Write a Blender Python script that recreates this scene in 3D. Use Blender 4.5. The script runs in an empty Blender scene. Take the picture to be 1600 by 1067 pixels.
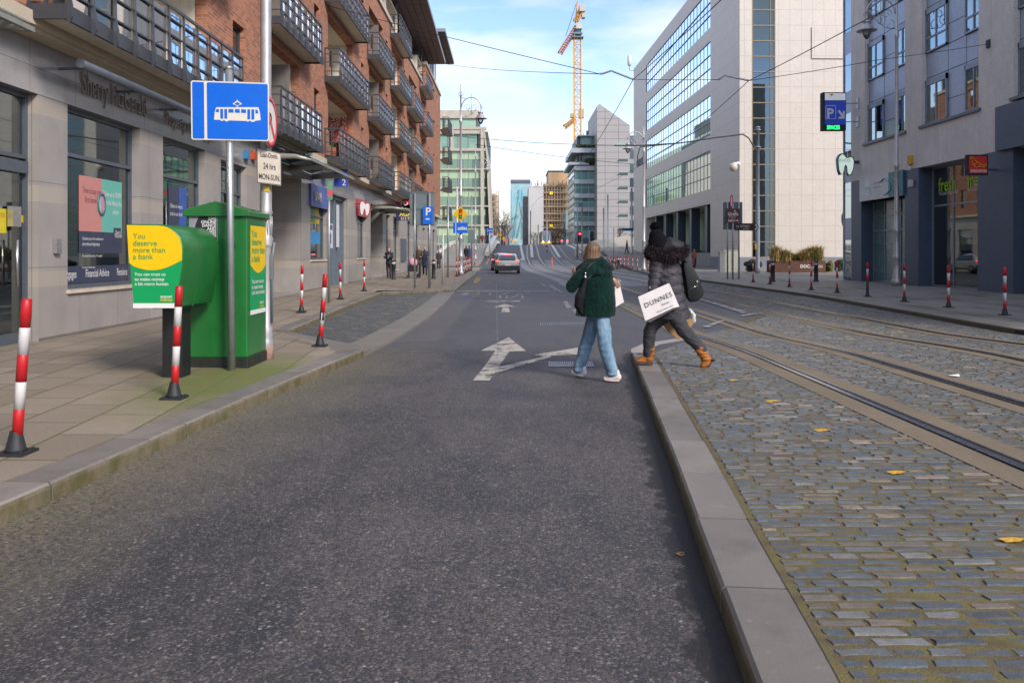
import bpy, bmesh, math, random
import numpy as np
from mathutils import Vector, Matrix, noise as mnoise

random.seed(7)
SC = bpy.context.scene
COL = SC.collection
R = math.radians
PI = math.pi

# ---------------------------------------------------------------- camera
CAMZ = 1.56
FPX = 1290.0
cam_d = bpy.data.cameras.new('camera')
cam_d.sensor_width = 36.0
cam_d.lens = 36.0 * FPX / 1600.0
cam_d.shift_y = -138.5 / 1600.0
cam_d.clip_start = 0.05
cam_d.clip_end = 3000.0
cam = bpy.data.objects.new('camera', cam_d)
cam.location = (0, 0, CAMZ)
cam.rotation_euler = (R(90), 0, 0)
COL.objects.link(cam)
SC.camera = cam

# ---------------------------------------------------------------- sky and sun (hazy, high thin cloud)
SUN_EL, SUN_AZ = R(34), R(141)      # azimuth measured clockwise from +Y: the sun stands behind the camera
world = bpy.data.worlds.new('World')
SC.world = world
world.use_nodes = True
wn = world.node_tree
for n in list(wn.nodes):
    wn.nodes.remove(n)
w_out = wn.nodes.new('ShaderNodeOutputWorld')
w_bg = wn.nodes.new('ShaderNodeBackground')
w_sky = wn.nodes.new('ShaderNodeTexSky')
w_sky.sky_type = 'NISHITA'
w_sky.sun_disc = False
w_sky.sun_elevation = SUN_EL
w_sky.sun_rotation = SUN_AZ
w_sky.air_density = 1.0
w_sky.dust_density = 0.6
w_sky.ozone_density = 3.0
w_tc = wn.nodes.new('ShaderNodeTexCoord')
w_map = wn.nodes.new('ShaderNodeMapping')
w_map.inputs['Scale'].default_value = (1.0, 1.0, 3.4)
w_map.inputs['Location'].default_value = (2.3, 0.4, 0.35)
w_n1 = wn.nodes.new('ShaderNodeTexNoise')
w_n1.inputs['Scale'].default_value = 2.6
w_n1.inputs['Detail'].default_value = 7.0
w_n1.inputs['Roughness'].default_value = 0.52
w_n1.inputs['Distortion'].default_value = 0.35
w_cr = wn.nodes.new('ShaderNodeMapRange')
w_cr.inputs['From Min'].default_value = 0.41
w_cr.inputs['From Max'].default_value = 0.64
w_sep = wn.nodes.new('ShaderNodeSeparateXYZ')
w_hz = wn.nodes.new('ShaderNodeMapRange')          # thicker cloud veil towards the horizon
w_hz.inputs['From Min'].default_value = 0.21
w_hz.inputs['From Max'].default_value = 0.02
w_add = wn.nodes.new('ShaderNodeMath'); w_add.operation = 'MAXIMUM'
w_mul = wn.nodes.new('ShaderNodeMath'); w_mul.operation = 'MULTIPLY'; w_mul.inputs[1].default_value = 0.92
w_mix = wn.nodes.new('ShaderNodeMixRGB')
w_mix.inputs['Color2'].default_value = (4.75, 4.6, 4.45, 1)
L = wn.links.new
L(w_tc.outputs['Generated'], w_map.inputs['Vector'])
L(w_map.outputs['Vector'], w_n1.inputs['Vector'])
L(w_n1.outputs['Fac'], w_cr.inputs['Value'])
L(w_tc.outputs['Generated'], w_sep.inputs['Vector'])
L(w_sep.outputs['Z'], w_hz.inputs['Value'])
L(w_cr.outputs['Result'], w_add.inputs[0])
L(w_hz.outputs['Result'], w_add.inputs[1])
L(w_add.outputs[0], w_mul.inputs[0])
L(w_mul.outputs[0], w_mix.inputs['Fac'])
w_tint = wn.nodes.new('ShaderNodeMixRGB'); w_tint.blend_type = 'MULTIPLY'; w_tint.inputs['Fac'].default_value = 1.0; w_tint.inputs['Color2'].default_value = (0.97, 0.93, 1.03, 1)
L(w_sky.outputs['Color'], w_tint.inputs['Color1']); L(w_tint.outputs['Color'], w_mix.inputs['Color1'])
L(w_mix.outputs['Color'], w_bg.inputs['Color'])
w_bg.inputs['Strength'].default_value = 0.135
L(w_bg.outputs['Background'], w_out.inputs['Surface'])

sun_d = bpy.data.lights.new('sun', 'SUN')
sun_d.energy = 1.9
sun_d.angle = R(14)
sun_d.color = (1.0, 0.90, 0.78)
sun = bpy.data.objects.new('sun', sun_d)
dirv = Vector((math.sin(SUN_AZ) * math.cos(SUN_EL), math.cos(SUN_AZ) * math.cos(SUN_EL), math.sin(SUN_EL)))
sun.rotation_euler = (-dirv).to_track_quat('-Z', 'Y').to_euler()
sun.location = dirv * 60
COL.objects.link(sun)

SC.view_settings.view_transform = 'Standard'
SC.view_settings.look = 'None'
SC.view_settings.exposure = 1.05
SC.view_settings.gamma = 1.0
SC.cycles.max_bounces = 7
SC.cycles.transparent_max_bounces = 12
SC.cycles.glossy_bounces = 3
SC.cycles.diffuse_bounces = 3
SC.cycles.caustics_reflective = False
SC.cycles.caustics_refractive = False
SC.cycles.use_adaptive_sampling = True

# ---------------------------------------------------------------- terrain height
def smooth(a, b, t):
    t = min(1.0, max(0.0, (t - a) / (b - a)))
    return t * t * (3 - 2 * t)

def gz(y):
    """height of the carriageway: flat street, then up over the hump of the bridge"""
    if y < 66: return 0.0
    if y < 92: return 0.0009 * (y - 66) ** 2
    z92, s92 = 0.0009 * 26 ** 2, 0.0009 * 52
    if y < 124: return z92 + s92 * (y - 92) + 0.00025 * (y - 92) ** 2
    z124 = z92 + s92 * 32 + 0.00025 * 32 ** 2
    s124 = s92 + 0.0005 * 32
    k = s124 / 32.0
    if y < 190: return z124 + s124 * (y - 124) - k * (y - 124) ** 2 if y < 140 else (z124 + s124 * 16 - k * 256) - 0.000055 * (y - 140) ** 2
    return (z124 + s124 * 16 - k * 256) - 0.000055 * 2500 - 0.0055 * (y - 190)

def gp(px, py, h=0.0):
    """ground point at height h seen at photograph pixel (px, py)"""
    y = FPX * (CAMZ - h) / (py - 395.0)
    return ((px - 800.0) / FPX * y, y)

def at(px, py, y):
    """point at depth y seen at photograph pixel"""
    return Vector(((px - 800.0) / FPX * y, y, CAMZ + (395.0 - py) / FPX * y))

# ---------------------------------------------------------------- materials
class NT:
    def __init__(s, name):
        s.m = bpy.data.materials.new(name); s.m.use_nodes = True
        s.t = s.m.node_tree; s.t.nodes.clear()
        s.out = s.n('ShaderNodeOutputMaterial')
    def n(s, k, **kw):
        x = s.t.nodes.new(k)
        for a, b in kw.items():
            if a in ('operation', 'blend_type', 'noise_dimensions', 'feature', 'distance', 'offset', 'squash', 'offset_frequency', 'layer_name', 'data_type', 'interpolation_type', 'vector_type', 'invert', 'attribute_name', 'wave_type', 'bands_direction'):
                setattr(x, a, b)
            else:
                x.inputs[a].default_value = b
        return x
    def l(s, a, b): s.t.links.new(a, b)
    def math(s, op, a, b=0.5, clamp=False):
        x = s.n('ShaderNodeMath', operation=op); x.use_clamp = clamp
        for i, v in enumerate((a, b)):
            if isinstance(v, (int, float)): x.inputs[i].default_value = v
            else: s.l(v, x.inputs[i])
        return x.outputs[0]
    def mix(s, f, a, b, kind='MIX'):
        x = s.n('ShaderNodeMixRGB', blend_type=kind)
        for i, v in zip(('Fac', 'Color1', 'Color2'), (f, a, b)):
            if isinstance(v, (int, float)): x.inputs[i].default_value = v
            elif isinstance(v, (tuple, list)): x.inputs[i].default_value = (v[0], v[1], v[2], 1)
            else: s.l(v, x.inputs[i])
        return x.outputs[0]
    def rng(s, v, a, b, c=0.0, d=1.0):
        x = s.n('ShaderNodeMapRange'); s.l(v, x.inputs['Value'])
        x.inputs['From Min'].default_value = a; x.inputs['From Max'].default_value = b
        x.inputs['To Min'].default_value = c; x.inputs['To Max'].default_value = d
        return x.outputs[0]
    def noise(s, vec, scale, detail=4.0, rough=0.55, dist=0.0):
        x = s.n('ShaderNodeTexNoise', Scale=scale, Detail=detail, Roughness=rough, Distortion=dist)
        if vec is not None: s.l(vec, x.inputs['Vector'])
        return x.outputs['Fac']
    def vmul(s, v, sc, loc=(0, 0, 0)):
        x = s.n('ShaderNodeMapping'); s.l(v, x.inputs['Vector'])
        x.inputs['Scale'].default_value = sc; x.inputs['Location'].default_value = loc
        return x.outputs[0]
    def pos(s): return s.n('ShaderNodeNewGeometry').outputs['Position']
    def objc(s): return s.n('ShaderNodeTexCoord').outputs['Object']
    def bump(s, h, strength=0.3, dist=0.01, normal=None):
        x = s.n('ShaderNodeBump', Strength=strength, Distance=dist); s.l(h, x.inputs['Height'])
        if normal is not None: s.l(normal, x.inputs['Normal'])
        return x.outputs[0]
    def bsdf(s, col=(.5, .5, .5), rough=0.6, metal=0.0, normal=None, spec=0.5, **kw):
        b = s.n('ShaderNodeBsdfPrincipled')
        for key, v in (('Base Color', col), ('Roughness', rough), ('Metallic', metal), ('Specular IOR Level', spec)):
            if isinstance(v, (tuple, list)): b.inputs[key].default_value = (v[0], v[1], v[2], 1)
            elif isinstance(v, (int, float)): b.inputs[key].default_value = v
            else: s.l(v, b.inputs[key])
        if normal is not None: s.l(normal, b.inputs['Normal'])
        for k, v in kw.items(): b.inputs[k].default_value = v
        s.l(b.outputs[0], s.out.inputs['Surface'])
        return b

MC = {}
def mat(name, col, rough=0.55, metal=0.0, var=0.12, vs=6.0, bs=0.0, bscale=60.0, emit=None, es=1.0, spec=0.5, dirt=0.0, coat=0.0, world_c=False):
    """a plain surface with blotchy tone variation, optional fine bump and grime"""
    if name in MC: return MC[name]
    t = NT(name)
    v = t.pos() if world_c else t.objc()
    f = t.noise(v, vs, 5, 0.6)
    lo = tuple(c * (1 - var) for c in col); hi = tuple(min(1, c * (1 + var)) for c in col)
    c = t.mix(t.rng(f, 0.3, 0.7), lo, hi)
    if dirt > 0:
        g = t.noise(t.vmul(v, (3.0, 3.0, 0.6)), 5.0, 6, 0.7)
        c = t.mix(t.rng(g, 0.48, 0.75, 0, dirt), c, (0.09, 0.075, 0.06))
    nr = None
    if bs > 0:
        nr = t.bump(t.noise(v, bscale, 4, 0.6), bs, 0.01)
    rr = t.rng(t.noise(v, vs * 2.3, 3), 0.2, 0.8, max(0.02, rough - 0.08), min(1, rough + 0.08))
    kw = {}
    if coat: kw['Coat Weight'] = coat
    b = t.bsdf(c, rr, metal, nr, spec, **kw)
    if emit:
        b.inputs['Emission Color'].default_value = (*emit, 1); b.inputs['Emission Strength'].default_value = es
    MC[name] = t.m
    return t.m

def glass_mat(name, tint=(0.32, 0.42, 0.42), refl=1.0, base=0.06, col=(0.9, 1.0, 1.0)):
    """window glass: dims what is behind it and mirrors the street"""
    if name in MC: return MC[name]
    t = NT(name)
    v = t.pos()
    nr = t.bump(t.noise(v, 0.9, 2, 0.5), 0.02, 0.05)
    tr = t.n('ShaderNodeBsdfTransparent'); tr.inputs['Color'].default_value = (*tint, 1)
    gl = t.n('ShaderNodeBsdfGlossy'); gl.inputs['Color'].default_value = (*col, 1); gl.inputs['Roughness'].default_value = 0.02
    t.l(nr, gl.inputs['Normal'])
    fr = t.n('ShaderNodeFresnel'); fr.inputs['IOR'].default_value = 1.6
    f = t.math('MULTIPLY', fr.outputs[0], refl); f = t.math('ADD', f, base, True)
    mx = t.n('ShaderNodeMixShader'); t.l(f, mx.inputs[0]); t.l(tr.outputs[0], mx.inputs[1]); t.l(gl.outputs[0], mx.inputs[2])
    t.l(mx.outputs[0], t.out.inputs['Surface'])
    MC[name] = t.m
    return t.m

# ---------------------------------------------------------------- geometry accumulator
class G:
    def __init__(s):
        s.v = []; s.f = []; s.m = []; s.sm = []; s.mi = 0; s.smooth = False; s.fc = []; s.col = None
    def add(s, vs, fs, smooth=None):
        b = len(s.v); s.v.extend([tuple(p) for p in vs])
        for f in fs:
            s.f.append(tuple(b + i for i in f)); s.m.append(s.mi); s.sm.append(s.smooth if smooth is None else smooth); s.fc.append(s.col)
        return s
    def box(s, x0, x1, y0, y1, z0, z1):
        v = [(x, y, z) for z in (z0, z1) for y in (y0, y1) for x in (x0, x1)]
        return s.add(v, [(0, 2, 3, 1), (4, 5, 7, 6), (0, 1, 5, 4), (2, 6, 7, 3), (0, 4, 6, 2), (1, 3, 7, 5)], False)
    def obox(s, c, hx, hy, hz, rz=0.0, tilt=None):
        m = Matrix.Rotation(rz, 3, 'Z')
        if tilt is not None: m = tilt @ m
        v = []
        for z in (-hz, hz):
            for y in (-hy, hy):
                for x in (-hx, hx):
                    p = m @ Vector((x, y, z)); v.append((c[0] + p.x, c[1] + p.y, c[2] + p.z))
        return s.add(v, [(0, 2, 3, 1), (4, 5, 7, 6), (0, 1, 5, 4), (2, 6, 7, 3), (0, 4, 6, 2), (1, 3, 7, 5)], False)
    def quad(s, *p): return s.add(p, [tuple(range(len(p)))], False)
    def prism(s, pts, d):
        """closed outline pts (3D) extruded by vector d"""
        n = len(pts); d = Vector(d)
        v = [Vector(p) for p in pts] + [Vector(p) + d for p in pts]
        f = [tuple(range(n - 1, -1, -1)), tuple(range(n, 2 * n))]
        f += [(i, (i + 1) % n, n + (i + 1) % n, n + i) for i in range(n)]
        return s.add(v, f, False)
    def tube(s, pts, rad, n=8, cap=True, smooth=True, ell=1.0, upv=None):
        pts = [Vector(p) for p in pts]; k = len(pts)
        if isinstance(rad, (int, float)): rad = [rad] * k
        rings = []; up = None
        for i, p in enumerate(pts):
            d = (pts[min(i + 1, k - 1)] - pts[max(i - 1, 0)])
            d = d.normalized() if d.length > 1e-9 else Vector((0, 0, 1))
            if up is None:
                a = Vector(upv) if upv else (Vector((0, 0, 1)) if abs(d.z) < 0.9 else Vector((0, 1, 0)))
                up = (a - d * a.dot(d)).normalized()
            else:
                up = (up - d * up.dot(d)).normalized()
            sd = d.cross(up)
            rr = rad[i] if isinstance(rad[i], (tuple, list)) else (rad[i], rad[i] * ell)
            rings.append([p + sd * (rr[0] * math.cos(2 * PI * j / n)) + up * (rr[1] * math.sin(2 * PI * j / n)) for j in range(n)])
        v = [q for r in rings for q in r]
        f = [(i * n + j, i * n + (j + 1) % n, (i + 1) * n + (j + 1) % n, (i + 1) * n + j) for i in range(k - 1) for j in range(n)]
        s.add(v, f, smooth)
        if cap:
            b = len(s.v) - len(v)
            s.f.append(tuple(b + j for j in range(n - 1, -1, -1))); s.f.append(tuple(b + (k - 1) * n + j for j in range(n)))
            s.m += [s.mi] * 2; s.sm += [False] * 2; s.fc += [s.col] * 2
        return s
    def limb(s, pts, rad, n=14, ell=1.0, upv=None):
        """rounded closed capsule chain, for remeshed bodies"""
        pts = [Vector(p) for p in pts]; rad = list(rad)
        def rr(r): return r if isinstance(r, (tuple, list)) else (r, r * ell)
        d0 = (pts[0] - pts[1]).normalized(); d1 = (pts[-1] - pts[-2]).normalized()
        P = []; Q = []
        for a in (85, 60, 30):
            r = rr(rad[0]); m = min(r); P.append(pts[0] + d0 * m * math.sin(R(a))); Q.append((r[0] * math.cos(R(a)), r[1] * math.cos(R(a))))
        for p, r in zip(pts, rad): P.append(p); Q.append(rr(r))
        for a in (30, 60, 85):
            r = rr(rad[-1]); m = min(r); P.append(pts[-1] + d1 * m * math.sin(R(a))); Q.append((r[0] * math.cos(R(a)), r[1] * math.cos(R(a))))
        return s.tube(P, Q, n, True, True, 1.0, upv)
    def lathe(s, prof, c=(0, 0, 0), n=16, smooth=True, cap=True):
        v = [(c[0] + r * math.cos(2 * PI * j / n), c[1] + r * math.sin(2 * PI * j / n), c[2] + z) for r, z in prof for j in range(n)]
        k = len(prof)
        f = [(i * n + j, i * n + (j + 1) % n, (i + 1) * n + (j + 1) % n, (i + 1) * n + j) for i in range(k - 1) for j in range(n)]
        s.add(v, f, smooth)
        if not cap: return s
        b = len(s.v) - len(v)
        s.f.append(tuple(b + j for j in range(n - 1, -1, -1))); s.f.append(tuple(b + (k - 1) * n + j for j in range(n)))
        s.m += [s.mi] * 2; s.sm += [False] * 2; s.fc += [s.col] * 2
        return s
    def ball(s, c, r, n=12, m=8):
        if isinstance(r, (int, float)): r = (r, r, r)
        v = [(c[0], c[1], c[2] - r[2])]
        for i in range(1, m):
            a = -PI / 2 + PI * i / m
            for j in range(n):
                b = 2 * PI * j / n
                v.append((c[0] + r[0] * math.cos(a) * math.cos(b), c[1] + r[1] * math.cos(a) * math.sin(b), c[2] + r[2] * math.sin(a)))
        v.append((c[0], c[1], c[2] + r[2]))
        f = [(0, 1 + (j + 1) % n, 1 + j) for j in range(n)]
        for i in range(m - 2):
            f += [(1 + i * n + j, 1 + i * n + (j + 1) % n, 1 + (i + 1) * n + (j + 1) % n, 1 + (i + 1) * n + j) for j in range(n)]
        t = len(v) - 1; b0 = 1 + (m - 2) * n
        f += [(t, b0 + j, b0 + (j + 1) % n) for j in range(n)]
        return s.add(v, f, True)
    def xf(s, M, start=0):
        for i in range(start, len(s.v)): s.v[i] = tuple(M @ Vector(s.v[i]))
        return s
    def merge(s, g, M=None):
        b = len(s.v)
        s.v.extend([tuple(M @ Vector(p)) for p in g.v] if M is not None else g.v)
        s.f.extend([tuple(b + i for i in f) for f in g.f]); s.m += [s.mi + k for k in g.m]; s.sm += g.sm; s.fc += g.fc
        return s
    def mesh(s, name, off=(0, 0, 0)):
        me = bpy.data.meshes.new(name)
        o = off
        me.from_pydata([(a - o[0], b - o[1], c - o[2]) for a, b, c in s.v], [], s.f)
        me.polygons.foreach_set('material_index', s.m)
        me.polygons.foreach_set('use_smooth', s.sm)
        if any(c is not None for c in s.fc):
            at_ = me.attributes.new('tone', 'FLOAT_COLOR', 'FACE')
            arr = np.array([(c if c is not None else (1, 1, 1)) + (1.0,) for c in s.fc], dtype=np.float32).ravel()
            at_.data.foreach_set('color', arr)
        me.update()
        return me

def put(name, g, mats, parent=None, off=(0, 0, 0), auto=None):
    """link g (accumulator or mesh) as ONE object"""
    me = g.mesh(name, off) if isinstance(g, G) else g
    if not isinstance(mats, (list, tuple)): mats = [mats]
    if not me.materials:
        for m in mats: me.materials.append(m)
    o = bpy.data.objects.new(name, me)
    COL.objects.link(o)
    if parent is not None: o.parent = parent
    return o

def tag(o, label=None, cat=None, group=None, kind=None):
    if label: o['label'] = label
    if cat: o['category'] = cat
    if group: o['group'] = group
    if kind: o['kind'] = kind
    return o

class Thing:
    """an Empty at the base of a thing; parts keep world-built coordinates relative to it"""
    def __init__(s, name, loc, label, cat, group=None):
        s.loc = Vector(loc)
        s.o = bpy.data.objects.new(name, None); s.o.empty_display_size = 0.2
        s.o.location = s.loc; COL.objects.link(s.o)
        tag(s.o, label, cat, group)
    def part(s, name, g, mats, parent=None, label=None):
        o = put(name, g, mats, parent or s.o, s.loc)
        if label: o['label'] = label
        return o

def structure(name, g, mats):
    o = put(name, g, mats); o['kind'] = 'structure'; return o

def copy_tree(o, parent=None):
    c = o.copy(); COL.objects.link(c); c.parent = parent
    for ch in list(o.children): copy_tree(ch, c)
    return c

_dg = None
def realize(g, mods, name='m'):
    """apply modifiers to accumulator g and return the resulting mesh"""
    me = g.mesh(name) if isinstance(g, G) else g
    o = bpy.data.objects.new('tmp', me); COL.objects.link(o)
    for kind, kw in mods:
        md = o.modifiers.new(kind, kind)
        for k, v in kw.items(): setattr(md, k, v)
    dg = bpy.context.evaluated_depsgraph_get()
    ev = o.evaluated_get(dg)
    r = bpy.data.meshes.new_from_object(ev)
    bpy.data.objects.remove(o)
    r.name = name
    return r

def remesh(g, voxel, smooth_it=3, name='m', disp=None, off=(0, 0, 0), floor=None):
    me = realize(g, [('REMESH', dict(mode='VOXEL', voxel_size=voxel, use_smooth_shade=True)), ('SMOOTH', dict(factor=0.5, iterations=smooth_it))], name)
    n = len(me.vertices)
    co = np.empty(n * 3, dtype=np.float32); me.vertices.foreach_get('co', co); co = co.reshape(-1, 3)
    if disp:
        no = np.empty(n * 3, dtype=np.float32); me.vertices.foreach_get('normal', no); no = no.reshape(-1, 3)
        dd = np.array([disp(co[i], no[i]) for i in range(n)], dtype=np.float32)
        co = co + no * dd[:, None]
    if floor is not None: co[:, 2] = np.where(co[:, 2] < floor, floor - (floor - co[:, 2]) * .06, co[:, 2])
    co = co - np.array(off, dtype=np.float32)
    me.vertices.foreach_set('co', co.astype(np.float32).ravel())
    me.polygons.foreach_set('use_smooth', [True] * len(me.polygons))
    me.update()
    me.materials.clear()
    return me

_tc = {}
def text_g(txt, size, O, U, V, align='LEFT', ext=0.0, bold=0.0, xs=1.0, spacing=1.0):
    """lettering as mesh: baseline origin O, unit right U, unit up V"""
    key = (txt, align, bold, ext > 0, spacing)
    if key not in _tc:
        cu = bpy.data.curves.new('t', 'FONT'); cu.body = txt; cu.size = 1.0; cu.align_x = align; cu.offset = bold
        cu.resolution_u = 3; cu.space_character = spacing
        o = bpy.data.objects.new('t', cu); COL.objects.link(o)
        dg = bpy.context.evaluated_depsgraph_get()
        me = bpy.data.meshes.new_from_object(o.evaluated_get(dg))
        bpy.data.objects.remove(o)
        _tc[key] = ([tuple(v.co) for v in me.vertices], [tuple(p.vertices) for p in me.polygons])
    vs, fs = _tc[key]
    O = Vector(O); U = Vector(U).normalized(); V = Vector(V).normalized(); N = U.cross(V)
    g = G()
    base = [O + U * (x * size * xs) + V * (y * size) for x, y, z in vs]
    if ext > 0:
        top = [p + N * ext for p in base]; n = len(base)
        ed = {}
        for f in fs:
            for i in range(len(f)):
                a, b = f[i], f[(i + 1) % len(f)]; ed[(a, b)] = 1
        side = [(a, b, b + n, a + n) for (a, b) in ed if (b, a) not in ed]
        g.add(base + top, [tuple(i + n for i in f) for f in fs] + side, False)
    else:
        g.add(base, fs, False)
    return g
# ================================================================ GROUND
def stone_joint(t, v2, w, h, mortar, off=0.5, sq=1.0, c1=(.5, .5, .5), c2=(.4, .4, .4), cm=(.1, .1, .1), msm=0.1, bias=0.0):
    b = t.n('ShaderNodeTexBrick')
    b.offset = off; b.squash = sq
    b.inputs['Scale'].default_value = 1.0
    b.inputs['Mortar Size'].default_value = mortar
    b.inputs['Mortar Smooth'].default_value = msm
    b.inputs['Bias'].default_value = bias
    b.inputs['Brick Width'].default_value = w
    b.inputs['Row Height'].default_value = h
    for k, c in (('Color1', c1), ('Color2', c2), ('Mortar', cm)): b.inputs[k].default_value = (*c, 1)
    t.l(v2, b.inputs['Vector'])
    return b

def asphalt_mat():
    t = NT('asphalt'); v = t.pos()
    big = t.noise(v, 0.45, 6, 0.62, 0.5)
    mid = t.noise(t.vmul(v, (1.0, 0.30, 1)), 1.9, 7, 0.7, 0.3)
    c = t.mix(t.rng(big, 0.40, 0.58), (0.035, 0.033, 0.038), (0.112, 0.093, 0.088))
    c = t.mix(t.rng(mid, 0.42, 0.66, 0, 0.6), c, (0.150, 0.126, 0.112))
    c = t.mix(t.rng(t.noise(t.vmul(v, (1.6, 0.5, 1), (7, 3, 0)), 1.1, 7, 0.7), 0.50, 0.66, 0, 0.75), c, (0.030, 0.030, 0.034))
    # aggregate of three sizes, each chip its own tone
    vo = t.n('ShaderNodeTexVoronoi', Scale=95.0); t.l(v, vo.inputs['Vector'])
    sp = t.n('ShaderNodeSeparateColor'); t.l(vo.outputs['Color'], sp.inputs[0])
    c = t.mix(t.rng(sp.outputs[0], 0.0, 1.0, 0, 0.85), c, (0.016, 0.019, 0.026))
    c = t.mix(t.rng(sp.outputs[2], 0.70, 1.0, 0, 0.55), c, (0.24, 0.215, 0.21))
    vo2 = t.n('ShaderNodeTexVoronoi', Scale=42.0); t.l(v, vo2.inputs['Vector'])
    sp2 = t.n('ShaderNodeSeparateColor'); t.l(vo2.outputs['Color'], sp2.inputs[0])
    st2 = t.math('MULTIPLY', t.rng(sp2.outputs[1], 0.86, 0.99), t.rng(vo2.outputs['Distance'], 0.45, 0.25))
    c = t.mix(t.math('MULTIPLY', st2, 0.75), c, (0.36, 0.33, 0.32))
    c = t.mix(t.math('MULTIPLY', t.rng(sp2.outputs[0], 0.80, 0.95), 0.55), c, (0.020, 0.026, 0.040))
    # worn dark wheel-track seams and cracks
    cr = t.noise(t.vmul(v, (1.0, 0.5, 1)), 0.9, 8, 0.75)
    cra = t.rng(t.math('ABSOLUTE', t.math('SUBTRACT', cr, 0.5)), 0.0, 0.012, 0.5, 0.0)
    c = t.mix(cra, c, (0.016, 0.018, 0.02))
    sx = t.n('ShaderNodeSeparateXYZ'); t.l(v, sx.inputs[0])
    # older blue-grey surfacing beyond the cross joint, paler trench strip beside the left kerb
    old = t.rng(t.math('ADD', sx.outputs[1], t.math('MULTIPLY', t.math('ABSOLUTE', sx.outputs[0]), 0.02)), 13.35, 13.42)
    c = t.mix(t.math('MULTIPLY', old, 0.45), c, (0.070, 0.078, 0.092))
    tre = t.math('MULTIPLY', t.math('MULTIPLY', t.rng(sx.outputs[0], -1.25, -1.35), t.rng(sx.outputs[1], 14.5, 14.6)), t.rng(sx.outputs[1], 40, 39))
    c = t.mix(t.math('MULTIPLY', tre, 0.5), c, (0.125, 0.115, 0.115))
    seam = t.rng(t.math('ABSOLUTE', t.math('SUBTRACT', sx.outputs[1], 13.38)), 0.0, 0.03, 0.6, 0.0)
    c = t.mix(seam, c, (0.02, 0.02, 0.022))
    # leaf mould and grit gathered in the left gutter
    edge = t.noise(v, 2.0, 6, 0.7)
    xx = t.math('SUBTRACT', sx.outputs[0], t.math('MULTIPLY', sx.outputs[1], 0.085))          # follows the kerb
    gl = t.rng(t.math('SUBTRACT', xx, t.math('MULTIPLY', edge, 1.1)), -4.1, -2.7, 1.0, 0.0)
    yfade = t.rng(sx.outputs[1], 11.0, 15.0, 1.0, 0.0)
    gl = t.math('MULTIPLY', t.math('MULTIPLY', gl, yfade), t.rng(t.noise(v, 30, 3), 0.35, 0.6))
    c = t.mix(t.math('MULTIPLY', gl, 0.85), c, (0.22, 0.19, 0.105))
    # wet tar stain along the right gutter
    kx = t.math('SUBTRACT', sx.outputs[0], t.math('ADD', t.math('MULTIPLY', sx.outputs[1], 0.0985), 0.545))
    wet = t.rng(t.math('ADD', kx, t.math('MULTIPLY', t.noise(t.vmul(v, (1, .6, 1)), 5.5, 8, 0.78), 0.62)), 0.15, 0.18)
    wet = t.math('MULTIPLY', wet, t.rng(sx.outputs[1], 12.5, 10.0))
    wet = t.math('MULTIPLY', wet, t.rng(kx, 0.3, 0.2))
    c = t.mix(t.math('MULTIPLY', wet, 0.88), c, (0.006, 0.006, 0.008))
    rough = t.mix(wet, (0.66,) * 3, (0.72,) * 3)
    hb = t.math('ADD', t.math('MULTIPLY', vo.outputs['Distance'], -0.8), t.noise(v, 220, 2))
    t.bsdf(c, rough, 0, t.bump(hb, 0.8, 0.007), 0.6)
    return t.m

def flag_mat():
    t = NT('pavement_flags'); v = t.pos()
    # courses run across the pavement
    m2 = t.n('ShaderNodeMapping'); t.l(v, m2.inputs['Vector'])
    m2.inputs['Rotation'].default_value = (0, 0, R(86.0))
    b = stone_joint(t, m2.outputs[0], 0.80, 0.52, 0.010, 0.43, 1.0, (0.25, 0.205, 0.155), (0.34, 0.285, 0.225), (0.04, 0.038, 0.028), 0.2)
    f = t.noise(v, 1.4, 6, 0.65)
    c = t.mix(t.rng(f, 0.3, 0.72), b.outputs['Color'], (0.17, 0.145, 0.115), 'MIX')
    c = t.mix(0.35, b.outputs['Color'], c)
    g = t.noise(v, 55, 3)
    c = t.mix(t.rng(g, 0.3, 0.75, 0, 0.4), c, (0.10, 0.09, 0.075))
    sx = t.n('ShaderNodeSeparateXYZ'); t.l(v, sx.inputs[0])
    x, y = sx.outputs[0], sx.outputs[1]
    # moss growing round the foot of the boxes
    dx = t.math('SUBTRACT', x, -3.15); dy = t.math('MULTIPLY', t.math('SUBTRACT', y, 9.4), 0.42)
    d = t.math('SQRT', t.math('ADD', t.math('MULTIPLY', dx, dx), t.math('MULTIPLY', dy, dy)))
    ms = t.math('ADD', d, t.math('MULTIPLY', t.noise(v, 3.5, 7, 0.7), 0.9))
    ms = t.rng(ms, 1.55, 0.85)
    ms2 = t.math('MULTIPLY', t.rng(b.outputs['Fac'], 0.2, 1.0), t.rng(d, 2.6, 0.8))
    mm = t.math('MAXIMUM', t.math('MULTIPLY', ms, 0.85), t.math('MULTIPLY', ms2, 0.7))
    mc = t.mix(t.rng(t.noise(v, 12, 4), 0.35, 0.65), (0.15, 0.135, 0.04), (0.10, 0.16, 0.025))
    c = t.mix(mm, c, mc)
    hb = t.math('SUBTRACT', t.noise(v, 70, 4), t.math('MULTIPLY', b.outputs['Fac'], 2.0))
    t.bsdf(c, 0.75, 0, t.bump(hb, 0.5, 0.006), 0.35)
    return t.m

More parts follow.
